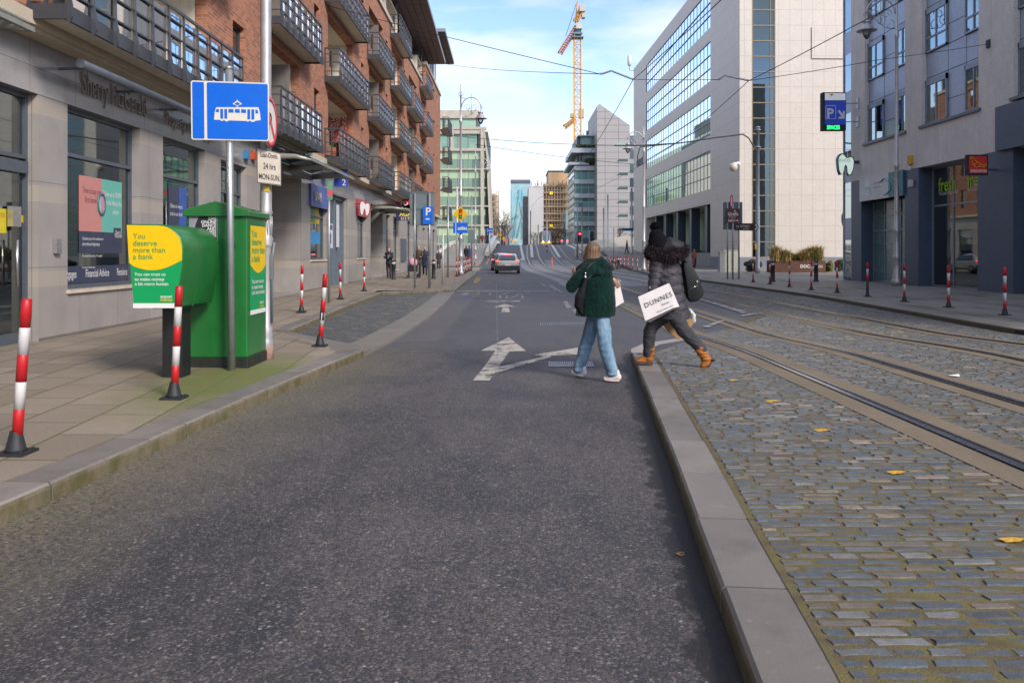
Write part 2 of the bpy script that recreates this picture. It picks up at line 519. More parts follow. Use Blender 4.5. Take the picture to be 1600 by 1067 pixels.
def granite_mat(name, col, joint=None, tone=False, moss=0.0, fine=180.0, bands=None, rough=0.6, wl=None, var=0.16, dark=0.0, world_c=True, spec=0.4):
    """flecked stone; joint=(w,h) panel joints on (x+y, z)"""
    if name in MC: return MC[name]
    t = NT(name); v = t.pos() if world_c else t.objc()
    sx = t.n('ShaderNodeSeparateXYZ'); t.l(v, sx.inputs[0])
    fl = t.noise(v, fine, 3, 0.7)
    bg = t.noise(v, 1.1, 6, 0.65)
    base = t.mix(t.rng(bg, 0.3, 0.7), tuple(c * (1 - var) for c in col), tuple(c * (1 + var) for c in col))
    if bands:
        for z0, z1, bc in bands:
            mk = t.math('MULTIPLY', t.math('GREATER_THAN', sx.outputs[2], z0), t.math('LESS_THAN', sx.outputs[2], z1))
            base = t.mix(mk, base, bc)
    c = t.mix(t.rng(fl, 0.3, 0.7, 0, 0.5), base, tuple(c * 0.38 for c in col))
    h = t.math('MULTIPLY', fl, 0.5)
    if joint:
        cv = t.n('ShaderNodeCombineXYZ'); t.l(t.math('ADD', sx.outputs[0], sx.outputs[1]), cv.inputs[0]); t.l(sx.outputs[2], cv.inputs[1])
        b = stone_joint(t, cv.outputs[0], joint[0], joint[1], joint[2] if len(joint) > 2 else 0.008, joint[3] if len(joint) > 3 else 0.0)
        jf = b.outputs['Fac']
        c = t.mix(t.math('MULTIPLY', jf, 0.7), c, tuple(k * 0.25 for k in col))
        sepc = t.n('ShaderNodeSeparateColor'); t.l(b.outputs['Color'], sepc.inputs[0])
        c = t.mix(t.rng(sepc.outputs[0], 0.4, 0.5, 0.10, 0.0), c, tuple(k * 0.6 for k in col))
        h = t.math('SUBTRACT', h, t.math('MULTIPLY', jf, 3.0))
    if tone:
        ta = t.n('ShaderNodeAttribute', attribute_name='tone'); c = t.mix(1.0, c, ta.outputs['Color'], 'MULTIPLY')
    if dark:   # rain streaks
        st = t.noise(t.vmul(v, (1.6, 1.6, 0.12)), 2.2, 6, 0.7)
        c = t.mix(t.rng(st, 0.5, 0.8, 0, dark), c, tuple(k * 0.42 for k in col))
    if tone:
        c = t.mix(t.rng(t.noise(v, 3.2, 7, .75), .48, .7, 0, .55), c, (.085, .075, .062)); c = t.mix(t.rng(t.noise(v, 11, 5, .7), .62, .7, 0, .35), c, (.36, .33, .30))
    if moss:
        mo = t.noise(v, 5.0, 6, 0.7)
        c = t.mix(t.rng(mo, 0.42, 0.62, 0, moss), c, (0.085, 0.075, 0.024))
    t.bsdf(c, rough, 0, t.bump(h, 0.25, 0.004), spec)
    MC[name] = t.m
    return t.m

def sett_mat():
    t = NT('granite_setts'); v = t.pos()
    a = t.n('ShaderNodeAttribute', attribute_name='tone')
    c = a.outputs['Color']
    n1 = t.noise(v, 16, 5, 0.65); n2 = t.noise(v, 130, 3, 0.6)
    c = t.mix(t.rng(n1, 0.40, 0.68, 0, 0.6), c, (0.10, 0.085, 0.066)); c = t.mix(t.rng(t.noise(v, 34, 4, .7), 0.5, 0.75, 0, 0.5), c, (0.22, 0.22, 0.22))
    c = t.mix(t.rng(n2, 0.35, 0.7, 0, 0.30), c, (0.03, 0.035, 0.045))
    h = t.math('ADD', t.math('MULTIPLY', n1, 1.5), n2)
    t.bsdf(c, t.rng(n1, 0.3, 0.7, 0.42, 0.62), 0, t.bump(h, 0.5, 0.006), 0.5)
    return t.m

def mortar_mat():
    t = NT('sett_joint_grit'); v = t.pos()
    n = t.noise(v, 3.0, 6, 0.7); n2 = t.noise(v, 90, 3, 0.7)
    c = t.mix(t.rng(n, 0.35, 0.65), (0.135, 0.11, 0.062), (0.165, 0.135, 0.09))
    c = t.mix(t.rng(n2, 0.35, 0.7, 0, 0.5), c, (0.075, 0.06, 0.03))
    sx = t.n('ShaderNodeSeparateXYZ'); t.l(v, sx.inputs[0])
    near = t.rng(sx.outputs[1], 7.0, 3.0, 0.0, 0.35)
    c = t.mix(t.math('MULTIPLY', near, t.rng(t.noise(v, 7, 5), 0.4, 0.6)), c, (0.19, 0.18, 0.03)); c = t.mix(t.rng(t.noise(v, 4.3, 7, .75), .5, .68, 0, .65), c, (0.06, 0.052, 0.036))
    t.bsdf(c, 0.9, 0, t.bump(n2, 0.8, 0.008), 0.2)
    return t.m

def paint_mat(name, col, wear=0.5):
    t = NT(name); v = t.pos()
    n = t.noise(v, 3.0, 8, 0.75); n2 = t.noise(v, 60, 3, 0.7)
    k = t.math('ADD', n, t.math('MULTIPLY', n2, 0.35))
    f = t.rng(k, 0.80 - wear * 0.25, 0.90 - wear * 0.25)
    c = t.mix(t.rng(n2, 0.3, 0.8, 0, 0.35), col, tuple(q * 0.55 for q in col))
    tr = t.n('ShaderNodeBsdfTransparent')
    b = t.bsdf(c, 0.7, 0, t.bump(n2, 0.4, 0.004), 0.3)
    mx = t.n('ShaderNodeMixShader'); t.l(f, mx.inputs[0]); t.l(b.outputs[0], mx.inputs[1]); t.l(tr.outputs[0], mx.inputs[2])
    t.l(mx.outputs[0], t.out.inputs['Surface'])
    return t.m

M_ASPH = asphalt_mat(); M_FLAG = flag_mat(); M_SETT = sett_mat(); M_MORT = mortar_mat()
M_KERB = granite_mat('kerb_granite', (0.235, 0.212, 0.192), fine=150, tone=True)
M_KERBP = granite_mat('ramp_granite', (0.22, 0.20, 0.18), fine=150)
M_KERBF = granite_mat('kerb_granite_face', (0.20, 0.17, 0.11), moss=0.8, fine=150)
M_BAND = granite_mat('trackbed_concrete', (0.20, 0.16, 0.11), fine=60, moss=0.0, rough=0.85)
M_RAIL = mat('rail_steel', (0.30, 0.32, 0.37), 0.28, 0.95, 0.15)
M_GROOVE = mat('rail_groove_rust', (0.03, 0.022, 0.016), 0.8)
M_WHITE = paint_mat('road_paint_white', (0.44, 0.41, 0.37), 0.45)
M_WHITE2 = paint_mat('road_paint_white_faded', (0.34, 0.34, 0.35), 0.55)
M_WHITE3 = paint_mat('road_paint_white_fresh', (0.60, 0.58, 0.54), 0.15)
M_YEL = paint_mat('road_paint_yellow', (0.46, 0.31, 0.10), 0.6)
M_YEL2 = paint_mat('road_paint_yellow_faded', (0.32, 0.23, 0.10), 0.65)
M_BLUEP = paint_mat('road_paint_blue_smear', (0.12, 0.19, 0.40), 0.9)

# ---- kerb lines (top edge on the road side)
LK = [(-3.12, 1.0), (-3.05, 3.2), (-2.94, 4.75), (-2.88, 5.32), (-2.65, 8.26), (-2.42, 10.4), (-2.22, 12.35)]
LS = [(-2.22, 12.35), (-2.06, 15.0), (-1.98, 19.5), (-2.03, 24.0), (-2.22, 32.0)]       # dropped strip beside the loading bay
LF = [(-2.22, 32.0), (-2.38, 41.5), (-2.52, 56.4), (-2.75, 66.0)]
RK = [(0.60, 0.8), (0.86, 3.12), (0.945, 4.0), (1.135, 5.79), (1.405, 8.54), (1.72, 11.9)]
RP = [(9.35, 8.0), (9.6, 15.5), (10.3, 26.0), (10.45, 29.0), (10.2, 44.0), (9.7, 58.0), (10.2, 70.0), (10.9, 92.0), (12.0, 112.0)]
TOPZ = 0.12

def lerp_line(line, y):
    for (x0, y0), (x1, y1) in zip(line, line[1:]):
        if y <= y1: return x0 + (x1 - x0) * (y - y0) / (y1 - y0)
    return line[-1][0]

def plat(y):
    """height of the sett platform: kerb high near us, down to carriageway level"""
    return TOPZ * (1 - smooth(11.2, 16.5, y))

ys = [-60, -20, 0, 20, 40, 60, 66] + list(range(70, 200, 4)) + [220, 260, 400, 900, 1500]
g = G()
xsn = [-900, -200, -60, -20, 20, 60, 200, 900]
for j, y in enumerate(ys):
    for x in xsn: g.v.append((x, y, gz(y) - 0.02))
nx = len(xsn)
for j in range(len(ys) - 1):
    for i in range(nx - 1):
        g.add([], [])
        g.f.append((j * nx + i, j * nx + i + 1, (j + 1) * nx + i + 1, (j + 1) * nx + i)); g.m.append(0); g.sm.append(True); g.fc.append(None)
structure('ground', g, mat('city_ground', (0.14, 0.135, 0.13), 0.85, var=0.2, vs=0.3, world_c=True))

# ---- carriageway sheet
g = G(); rows = []
yl = [0.3 + 0 * 1] + [i * 0.5 for i in range(-10, 132)] + list(range(66, 200, 3))
yl = sorted(set([-5.0] + [y for y in yl if y >= -5]))
for y in yl:
    rows.append(y)
for j, y in enumerate(rows):
    for x in (-12.0, -4.5, -2.0, 2.0, 6.0, 16.0):
        g.v.append((x, y, gz(y)))
for j in range(len(rows) - 1):
    for i in range(5):
        g.f.append((j * 6 + i, j * 6 + i + 1, (j + 1) * 6 + i + 1, (j + 1) * 6 + i)); g.m.append(0); g.sm.append(True); g.fc.append(None)
structure('road', g, M_ASPH)

# ---- left pavement with its crossfall
g = G()
def lk(y):
    if y < 12.35: return lerp_line(LK, y) - 0.30
    if y < 32: return -4.16 - (y - 15.3) * 0.0404 - 0.3 if y > 15.3 else lerp_line([(-2.72, 12.35), (-2.9, 13.0), (-4.46, 15.3)], y)
    return lerp_line(LF, y) - 0.3
yy = [-4, 0, 1, 2, 3, 4, 5, 6, 7, 8, 9, 10, 11, 12, 12.35, 13.0, 14.1, 15.3, 17, 20, 23, 26, 29, 30.3, 31.4, 31.9] + list(range(33, 68, 2))
for y in yy:
    x1 = lk(y) if y < 31.5 else lerp_line(LF, max(y, 32)) - 0.3
    g.v += [(-9.2, y, 0.21), (-7.1, y, 0.19), (x1, y, TOPZ)]
for j in range(len(yy) - 1):
    for i in range(2):
        g.f.append((j * 3 + i, j * 3 + i + 1, (j + 1) * 3 + i + 1, (j + 1) * 3 + i)); g.m.append(0); g.sm.append(False); g.fc.append(None)
structure('pavement', g, M_FLAG)

def kerb_run(name, line, side, w, length, top=TOPZ, base=-0.02, mats=None, flat=False, topf=None):
    """kerb stones along the line; side=+1 puts the stone body to the right of the road edge"""
    g = G(); acc = 0.0; i = 0; pts = []
    L_ = [0.0]
    for a, b in zip(line, line[1:]): L_.append(L_[-1] + math.hypot(b[0] - a[0], b[1] - a[1]))
    def at_s(s):
        for k in range(len(line) - 1):
            if s <= L_[k + 1] + 1e-9:
                f = (s - L_[k]) / (L_[k + 1] - L_[k]); a, b = line[k], line[k + 1]
                return (a[0] + (b[0] - a[0]) * f, a[1] + (b[1] - a[1]) * f)
        return line[-1]
    n = max(1, int(round(L_[-1] / length)))
    gap = 0.007
    for k in range(n):
        s0 = L_[-1] * k / n + gap; s1 = L_[-1] * (k + 1) / n - gap
        a, b = at_s(s0), at_s(s1)
        d = Vector((b[0] - a[0], b[1] - a[1], 0)).normalized(); nn = Vector((d.y, -d.x, 0)) * side
        jit = random.uniform(-0.003, 0.003); jz = random.uniform(-0.002, 0.002)
        prof = [(0.0, base), (0.0 - 0.001, (top - 0.035)), (0.006, top - 0.014), (0.022, top), (w, top), (w, base)]
        va = []
        for p in (a, b):
            tz = gz(p[1]) if topf is None else topf(p[1]) - top
            for (u, z) in prof:
                q = Vector((p[0], p[1], 0)) + nn * (u + jit); va.append((q.x, q.y, z + jz + tz))
        m = len(prof)
        fs = []
        for q in range(m - 1): fs.append((q, q + 1, m + q + 1, m + q) if side < 0 else (q, m + q, m + q + 1, q + 1))
        fs.append(tuple(range(m)) if side > 0 else tuple(range(m - 1, -1, -1)))
        fs.append(tuple(range(2 * m - 1, m - 1, -1)) if side > 0 else tuple(range(m, 2 * m)))
        b0 = len(g.f)
        tone = random.uniform(0.80, 1.14)
        g.col = (tone, tone, tone)
        g.add(va, fs, False)
        g.m[b0] = 1                      # road face
        g.m[b0 + 1] = 1
    g.mi = 2; g.col = None       # mossy bed seen in the joints
    for (a, b) in zip(line, line[1:]):
        d = Vector((b[0] - a[0], b[1] - a[1], 0)).normalized(); nn = Vector((d.y, -d.x, 0)) * side; v = []
        for p in (a, b):
            tz = gz(p[1]) if topf is None else topf(p[1]) - top
            for (u, z) in ((.005, base), (.005, top - .03), (.024, top - .004), (w - .004, top - .004)): q = Vector((p[0], p[1], 0)) + nn * u; v.append((q.x, q.y, z + tz))
        g.add(v, [(0, 1, 5, 4), (1, 2, 6, 5), (2, 3, 7, 6)], False)
    return g
M_JOINT = mat('mossy_joint', (.022, .021, .014), .9, world_c=True)
structure('left_kerb', kerb_run('k', LK, -1, 0.30, 0.60), [M_KERB, M_KERBF, M_JOINT])
structure('left_kerb_far', kerb_run('k', LF, -1, 0.30, 0.9), [M_KERB, M_KERBF, M_JOINT])
structure('island_kerb', kerb_run('k', RK, 1, 0.29, 0.90, topf=lambda y: plat(y)), [M_KERB, M_KERBF, M_JOINT])
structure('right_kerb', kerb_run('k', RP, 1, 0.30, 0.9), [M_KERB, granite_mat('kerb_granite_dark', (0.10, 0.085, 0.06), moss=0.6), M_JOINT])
# bay kerbs
BI = [(-2.55, 13.25), (-4.16, 15.3), (-4.77, 30.4)]
structure('bay_kerb', kerb_run('k', [(-4.16, 15.3), (-4.5, 22.0), (-4.77, 30.4)], -1, 0.30, 0.9), [M_KERB, M_KERBF, M_JOINT])
structure('bay_end_kerb', kerb_run('k', [(-4.77, 30.4), (-2.3, 32.1)], -1, 0.25, 0.8), [M_KERB, M_KERBF, M_JOINT])
g = G()
pr = [(-2.22, 12.40), (-2.72, 12.40), (-4.46, 15.2), (-4.16, 15.45), (-2.75, 13.6), (-2.2, 12.9)]
for a in range(1):
    g.prism([(x, y, -0.02) for x, y in pr], (0, 0, 0.10))
structure('bay_ramp', g, M_KERBP)
g = G()
ls = LS
for (a, b) in zip(ls, ls[1:]):
    n = max(1, int((b[1] - a[1]) / 0.9))
    for k in range(n):
        f0, f1 = k / n, (k + 1) / n
        p = [a[0] + (b[0] - a[0]) * f0, a[1] + (b[1] - a[1]) * f0]; q = [a[0] + (b[0] - a[0]) * f1, a[1] + (b[1] - a[1]) * f1]
        g.prism([(p[0], p[1] + .004, -0.02), (q[0], q[1] - .004, -0.02), (q[0] - 0.6, q[1] - .004, -0.02), (p[0] - 0.6, p[1] + .004, -0.02)][::-1], (0, 0, 0.058))
structure('dropped_kerb_strip', g, M_KERBP)

# ---- setts: every stone modelled
TONES = [((0.110, 0.142, 0.165), 32), ((0.085, 0.112, 0.138), 26), ((0.145, 0.165, 0.175), 20), ((0.17, 0.150, 0.125), 12), ((0.23, 0.19, 0.145), 8), ((0.36, 0.29, 0.235), 4), ((0.24, 0.25, 0.25), 6), ((0.075, 0.085, 0.105), 9)]
TW = sum(w for _, w in TONES)
def tone(bright=1.0):
    r = random.uniform(0, TW)
    for c, w in TONES:
        r -= w
        if r <= 0: break
    k = random.uniform(0.82, 1.15) * bright
    return tuple(q * k * .86 for q in c)

def setts(spans, y0, y1, zf, row=0.077, lw=(0.13, 0.255), bright=1.0, hgt=0.0075):
    V = []; F = []; C = []
    y = y0
    while y < y1:
        rh = row * random.uniform(0.88, 1.12)
        if y > 20: rh *= 1.25
        cy = y + rh / 2
        for (xa, xb) in spans(cy):
            x = xa
            first = True
            while x < xb - 0.05:
                w = random.uniform(*lw) * (1.25 if y > 20 else 1.0)
                if first: w *= random.uniform(0.45, 1.0); first = False
                if x + w > xb - 0.07: w = xb - x
                cx = x + w / 2
                z = zf(cy) + random.uniform(-0.003, 0.003); b = len(V)
                gx, gy = random.uniform(.008, .016), random.uniform(.011, .018)
                j = lambda s=0.006: random.uniform(-s * 1.7, s * 1.5)
                oc = [(x + gx + j(), cy - rh / 2 + gy + j(.004)), (x + w / 2, cy - rh / 2 + gy + j(.006)), (x + w - gx + j(), cy - rh / 2 + gy + j(.004)),
                      (x + w - gx + j(.003), cy + j(.004)), (x + w - gx + j(), cy + rh / 2 - gy + j(.004)), (x + w / 2, cy + rh / 2 - gy + j(.006)), (x + gx + j(), cy + rh / 2 - gy + j(.004)), (x + gx + j(.003), cy + j(.004))]
                uz = hgt * random.uniform(.7, 1.1); tx, ty = random.uniform(-0.02, 0.02), random.uniform(-0.05, 0.05)
                for (px, py) in oc: V.append((px, py, z - 0.012))
                for (px, py) in oc:
                    qx, qy = cx + (px - cx) * 0.955, cy + (py - cy) * 0.88
                    V.append((qx, qy, z + uz + (qx - cx) * tx + (qy - cy) * ty))
                for q in range(8): F.append((b + q, b + (q + 1) % 8, b + 8 + (q + 1) % 8, b + 8 + q))
                F.append(tuple(b + 8 + q for q in range(8))); tc = tone(bright); C += [tc] * 9
                x += w
        y += rh
    g = G(); g.v = V; g.f = F; g.m = [0] * len(F); g.sm = [False] * len(F); g.fc = C
    return g

RAILS0 = [3.40, 4.835, 6.77, 8.205]
def rail_x(i, y):
    """centre line of each grooved rail in plan: straight beside us, then a double bend onto the bridge"""
    x = RAILS0[i]
    return x - 1.55 * smooth(42, 86, y) + 0.018 * max(0, y - 100) * smooth(96, 110, y)

def bound(x):
    pts = [(1.4, 12.1), (2.2, 13.6), (3.0, 14.9), (4.8, 17.4), (6.3, 20.4), (6.5, 30.0), (8.3, 37.5), (10.5, 43.0)]
    for (a, b), (c, d) in zip(pts, pts[1:]):
        if x <= c: return b + (d - b) * (x - a) / (c - a)
    return 43.0

def track_spans(y):
    xl = lerp_line(RK, y) + 0.31 if y < 11.95 else 2.06 + (min(y, 15) - 11.95) * 0.45
    ps = [(1.4, 12.1), (2.2, 13.6), (3.0, 14.9), (4.8, 17.4), (6.3, 20.4), (6.5, 30.0), (8.3, 37.5), (10.5, 43.0)]
    if y > 12.1:
        for (a, b), (c, d) in zip(ps, ps[1:]):
            if b <= y <= d: xl = max(xl, a + (c - a) * (y - b) / (d - b)); break
    xr = lerp_line(RP, y) - 0.02
    cuts = [rail_x(i, y) for i in range(4)]
    out = []; a = xl
    for c in cuts:
        if c + 0.29 <= a: continue
        if c - 0.29 > a: out.append((a, c - 0.29))
        a = max(a, c + 0.29)
    if a < xr: out.append((a, xr))
    return out
structure('sett_paving', setts(track_spans, 1.9, 43, plat), M_SETT)
def bay_spans(y):
    xl = -4.16 - (y - 15.3) * 0.0404 + 0.03
    if y < 15.4: xl = -2.70 - (y - 13.45) * 0.76
    xr = lerp_line(LS, max(12.4, y)) - 0.62
    if y > 30.5: xl = -4.7 + (y - 30.5) * 1.5
    return [(xl, xr)] if xl < xr else []
structure('bay_setts', setts(bay_spans, 13.5, 31.9, lambda y: 0.022, bright=0.75), M_SETT)

# bedding under the setts
g = G()
yb = [1.0 + 0.5 * i for i in range(0, 90)]
def bed_x(y): return (lerp_line(RK, y) + 0.28) if y < 11.9 else 1.99 + (y - 11.9) * 0.47
cols = 24
for j in range(len(yb)):
    y = yb[j]
    for i in range(cols + 1):
        xl = bed_x(min(y, 17)); xr = lerp_line(RP, y) + 0.02
        x = xl + (xr - xl) * i / cols
        g.v.append((x, y, plat(y) + 0.003))
for j in range(len(yb) - 1):
    for i in range(cols):
        a = g.v[j * (cols + 1) + i]; b2 = g.v[(j + 1) * (cols + 1) + i + 1]
        if 0.5 * (a[1] + b2[1]) < bound(0.5 * (a[0] + b2[0])) + 0.2:
            g.f.append((j * (cols + 1) + i, j * (cols + 1) + i + 1, (j + 1) * (cols + 1) + i + 1, (j + 1) * (cols + 1) + i)); g.m.append(0); g.sm.append(True); g.fc.append(None)
structure('sett_bedding', g, M_MORT)
g = G(); g.add([(-4.9, 13.0, 0.010), (-2.4, 13.0, 0.010), (-2.4, 32.2, 0.010), (-4.9, 32.2, 0.010)], [(0, 1, 2, 3)])
structure('bay_bedding', g, M_MORT)
# asphalt closure where platform falls to the road (between nose and tracks)
g = G()
yb = [11.7 + 0.4 * i for i in range(0, 14)]
for j, y in enumerate(yb):
    for i in range(12):
        xl = lerp_line([(1.78, 11.7), (1.86, 12.5), (2.2, 13.5), (3.0, 14.75), (3.2, 15.0), (3.3, 18)], y)
        x = xl + (10.0 - xl) * i / 11
        g.v.append((x, y, plat(y) - 0.001 + 0.002))
for j in range(len(yb) - 1):
    for i in range(11):
        g.f.append((j * 12 + i, j * 12 + i + 1, (j + 1) * 12 + i + 1, (j + 1) * 12 + i)); g.m.append(0); g.sm.append(True); g.fc.append(None)
structure('road_ramp', g, M_ASPH)

# nose kerb band running from the island nose towards the rail
g = G()
band = [(1.72, 11.9), (1.80, 12.5), (2.15, 13.5), (2.95, 14.75), (3.12, 15.0)]
kl = []
for (a, b) in zip(band, band[1:]):
    d = Vector((b[0] - a[0], b[1] - a[1], 0)).normalized(); nn = Vector((d.y, -d.x, 0)) * 0.27
    za, zb = plat(a[1]), plat(b[1])
    g.add([(a[0], a[1], za - .1), (b[0], b[1], zb - .1), (a[0], a[1], za + .004), (b[0], b[1], zb + .004), (b[0] + nn.x, b[1] + nn.y, zb + .006), (a[0] + nn.x, a[1] + nn.y, za + .006)], [(0, 1, 3, 2), (2, 3, 4, 5)])
structure('island_nose_kerb', g, granite_mat('kerb_granite_pale', (0.36, 0.33, 0.29), fine=150))

# ---- tram rails
g = G(); gr = G(); gb = G()
ylist = [1.0 + 0.5 * i for i in range(0, 130)] + [66 + 2 * i for i in range(0, 60)]
def pz(y): return (plat(y) if y < 17 else 0.0) + gz(y)
for i in range(4):
    for (G_, off0, off1, dz) in ((gb, -0.30, 0.30, 0.010), (gr, -0.050, 0.085, 0.0135), (g, -0.050, 0.012, 0.021), (g, 0.062, 0.085, 0.018)):
        s = 1 if i % 2 == 0 else -1
        b0 = len(G_.v)
        for y in ylist:
            if G_ is gb and y > 42 and False: break
            x = rail_x(i, y)
            a, b = sorted((x + s * off0, x + s * off1))
            z = pz(y) + dz
            G_.v += [(a, y, z), (b, y, z)]
        n = len(ylist)
        for j in range(n - 1):
            G_.f.append((b0 + 2 * j, b0 + 2 * j + 1, b0 + 2 * j + 3, b0 + 2 * j + 2)); G_.m.append(0); G_.sm.append(True); G_.fc.append(None)
structure('tram_rails', g, M_RAIL)
structure('rail_grooves', gr, M_GROOVE)
structure('trackbed_bands', gb, M_BAND)

# ---- paving between the tracks beyond the setts
g = G(); yb = [38.5 + 1.5 * i for i in range(38)]
for y in yb:
    for k in range(7): x0 = rail_x(0, y) - 1.0; x1 = rail_x(3, y) + 1.0; g.v.append((x0 + (x1 - x0) * k / 6, y, gz(y) + 0.005))
for j in range(len(yb) - 1):
    for i in range(6): g.f.append((j * 7 + i, j * 7 + i + 1, (j + 1) * 7 + i + 1, (j + 1) * 7 + i)); g.m.append(0); g.sm.append(True); g.fc.append(None)
t = NT('worn_track_paving'); v = t.pos(); b = stone_joint(t, v, 0.22, 0.11, 0.016, 0.5, 1.0, (0.20, 0.215, 0.24), (0.13, 0.145, 0.165), (0.15, 0.13, 0.09)); c = t.mix(t.rng(t.noise(v, .5, 5), .35, .65, 0, .6), b.outputs['Color'], (.10, .105, .115)); t.bsdf(c, .55)
structure('track_paving', g, t.m)

# ---- right pavement
g = G()
yy = [6, 8, 12, 16, 20, 24, 28, 32, 36, 40, 44, 50, 56, 62, 66, 70, 76, 82, 88, 92, 100, 112, 124, 136, 148]
for y in yy:
    x0 = lerp_line(RP, y) + 0.3
    g.v += [(x0, y, TOPZ + gz(y)), (17.0 if y < 60 else 19, y, TOPZ + 0.05 + gz(y)), (46, y, TOPZ + 0.06 + gz(y))]
for j in range(len(yy) - 1):
    for i in range(2):
        g.f.append((j * 3 + i, j * 3 + i + 1, (j + 1) * 3 + i + 1, (j + 1) * 3 + i)); g.m.append(0); g.sm.append(False); g.fc.append(None)
t = NT('right_pavement_flags'); v = t.pos()
b = stone_joint(t, v, 0.6, 0.9, 0.008, 0.5, 1.0, (0.20, 0.185, 0.165), (0.25, 0.23, 0.205), (0.09, 0.08, 0.07))
c = t.mix(t.rng(t.noise(v, 0.5, 5), 0.35, 0.65, 0, 0.5), b.outputs['Color'], (0.12, 0.11, 0.10))
wetp = t.rng(t.noise(t.vmul(v, (1.2, 0.25, 1)), 0.9, 4), 0.56, 0.6)
c = t.mix(t.math('MULTIPLY', wetp, 0.55), c, (0.05, 0.047, 0.045))
t.bsdf(c, 0.7)
structure('right_pavement', g, t.m)

# ---- far left pavement, cross street kerbs, bridge footway
M_PAV2 = granite_mat('far_pavement', (0.30, 0.27, 0.23), fine=20)
g = G()
def slab(g, x0, x1, y0, y1, h, step=4):
    y = y0
    while y < y1 - 0.01:
        y2 = min(y1, y + step)
        g.add([(x0, y, gz(y) + h), (x1, y, gz(y) + h), (x1, y2, gz(y2) + h), (x0, y2, gz(y2) + h),
               (x0, y, gz(y) - .05), (x1, y, gz(y) - .05), (x1, y2, gz(y2) - .05), (x0, y2, gz(y2) - .05)],
              [(0, 1, 2, 3), (0, 4, 5, 1), (1, 5, 6, 2), (3, 2, 6, 7), (0, 3, 7, 4)], False)
        y = y2
slab(g, -30, -3.3, 82, 108, 0.12)
slab(g, -6.5, -2.75, 67, 76, 0.12)
slab(g, -9.5, -3.0, 108, 190, 0.15)
slab(g, 9.6, 16, 112, 190, 0.15)
structure('far_pavement', g, M_PAV2)

# ---- painted markings (each a sheet of its own)
def sheet(name, pts, m, h=0.006, zf=None):
    g = G(); g.add([(x, y, (zf(y) if zf else gz(y)) + h) for x, y in pts], [tuple(range(len(pts)))]); return structure(name, g, m)
def pxs(pl, h=0.0): return [gp(x, y, h) for x, y in pl]
# forward arrow and right turn branch
sheet('road_arrow_marking', pxs([(739, 595), (765, 595), (796, 549.5), (822, 549), (795, 527.5), (751, 548.5), (774, 548.5), (757, 573)]), M_WHITE)
sheet('road_arrow_marking', pxs([(768, 582), (776, 583), (861, 559), (860, 556.5), (910, 554), (905, 543.5), (835, 555), (850, 558), (775, 575)]), M_WHITE, 0.008)
sheet('road_arrow_marking', pxs([(783, 488), (797, 488), (794, 480), (807, 480), (788, 475), (771, 480), (786, 480)]), M_WHITE)
def letter(pl): sheet('road_lettering_marking', pxs(pl), M_WHITE2, 0.007)
for dx in (0, ):
    letter([(779, 466.5), (783, 466.5), (783, 461.5), (780, 461.5)])
    letter([(790, 466.8), (793, 466.8), (793, 461.5), (790, 461.5)]); letter([(793, 466.8), (796, 466.8), (812, 461.6), (808, 461.6)]); letter([(815, 466.8), (819, 466.8), (818, 461.5), (814, 461.5)])
    letter([(783, 460.5), (786, 460.5), (796, 457), (793, 457)]); letter([(802, 461), (806, 461), (829, 457), (825, 457)]); letter([(763, 460.5), (767, 460.5), (768, 457.5), (765, 457.5)]); letter([(745, 460.5), (749, 460.5), (750, 457.5), (747, 457.5)])
    letter([(719, 461), (731, 460.5), (733, 458), (727, 458)])
# dashes of the lane line
for k, q in enumerate([[(872, 457.5), (880, 457.5), (862, 446), (857, 446)], [(885, 481), (893, 481), (886, 471), (880, 471)], [(868, 456.5), (874, 456.5), (868, 453), (863, 453)], [(851, 447), (856, 447), (846, 443), (843, 443)], [(899, 490), (905, 490), (899, 484), (894, 484)]]):
    sheet('lane_dash_marking', pxs(q), M_WHITE2)
sheet('stop_line_marking', pxs([(708, 455.4), (862, 455.8), (862, 454.6), (708, 454.2)]), M_WHITE2)
sheet('centre_line_marking', pxs([(777.6, 560), (777.0, 560), (775.6, 444), (776.2, 444)]), M_WHITE2)
# yellow box lines at the side street
sheet('yellow_box_marking', pxs([(738, 443), (747, 443), (752, 434), (745, 434)]), M_YEL)
sheet('yellow_box_marking', pxs([(748, 441.6), (898, 440.2), (898, 439.2), (748, 440.6)]), M_YEL2)
sheet('yellow_box_marking', pxs([(752, 435.2), (898, 434), (898, 433.2), (752, 434.4)]), M_YEL2)
sheet('paint_smear', pxs([(703, 469), (759, 467), (757, 465), (742, 465), (726, 461), (722, 465), (706, 465)]), M_BLUEP)
sheet('road_patch', pxs([(759, 472), (813, 472), (813, 470), (759, 470)]), M_WHITE2)
sheet('paint_smear', pxs([(881, 467), (898, 466.5), (898, 465.5), (881, 466)]), M_BLUEP)
# hatching at the sett edge
for q in ([(1096, 512), (1107, 513), (1133, 502.5), (1128, 501.8)], [(1090, 468.5), (1093, 467), (1172, 489), (1160, 491)], [(1160, 495.5), (1184, 492.3), (1178, 489.8), (1158, 494)], [(985, 441.5), (989, 440.3), (1018, 447.5), (1010, 448.5)], [(1000, 440), (1030, 440), (1030, 441.5), (1002, 441.5)]):
    sheet('hatch_marking', pxs(q), M_WHITE2, 0.024)
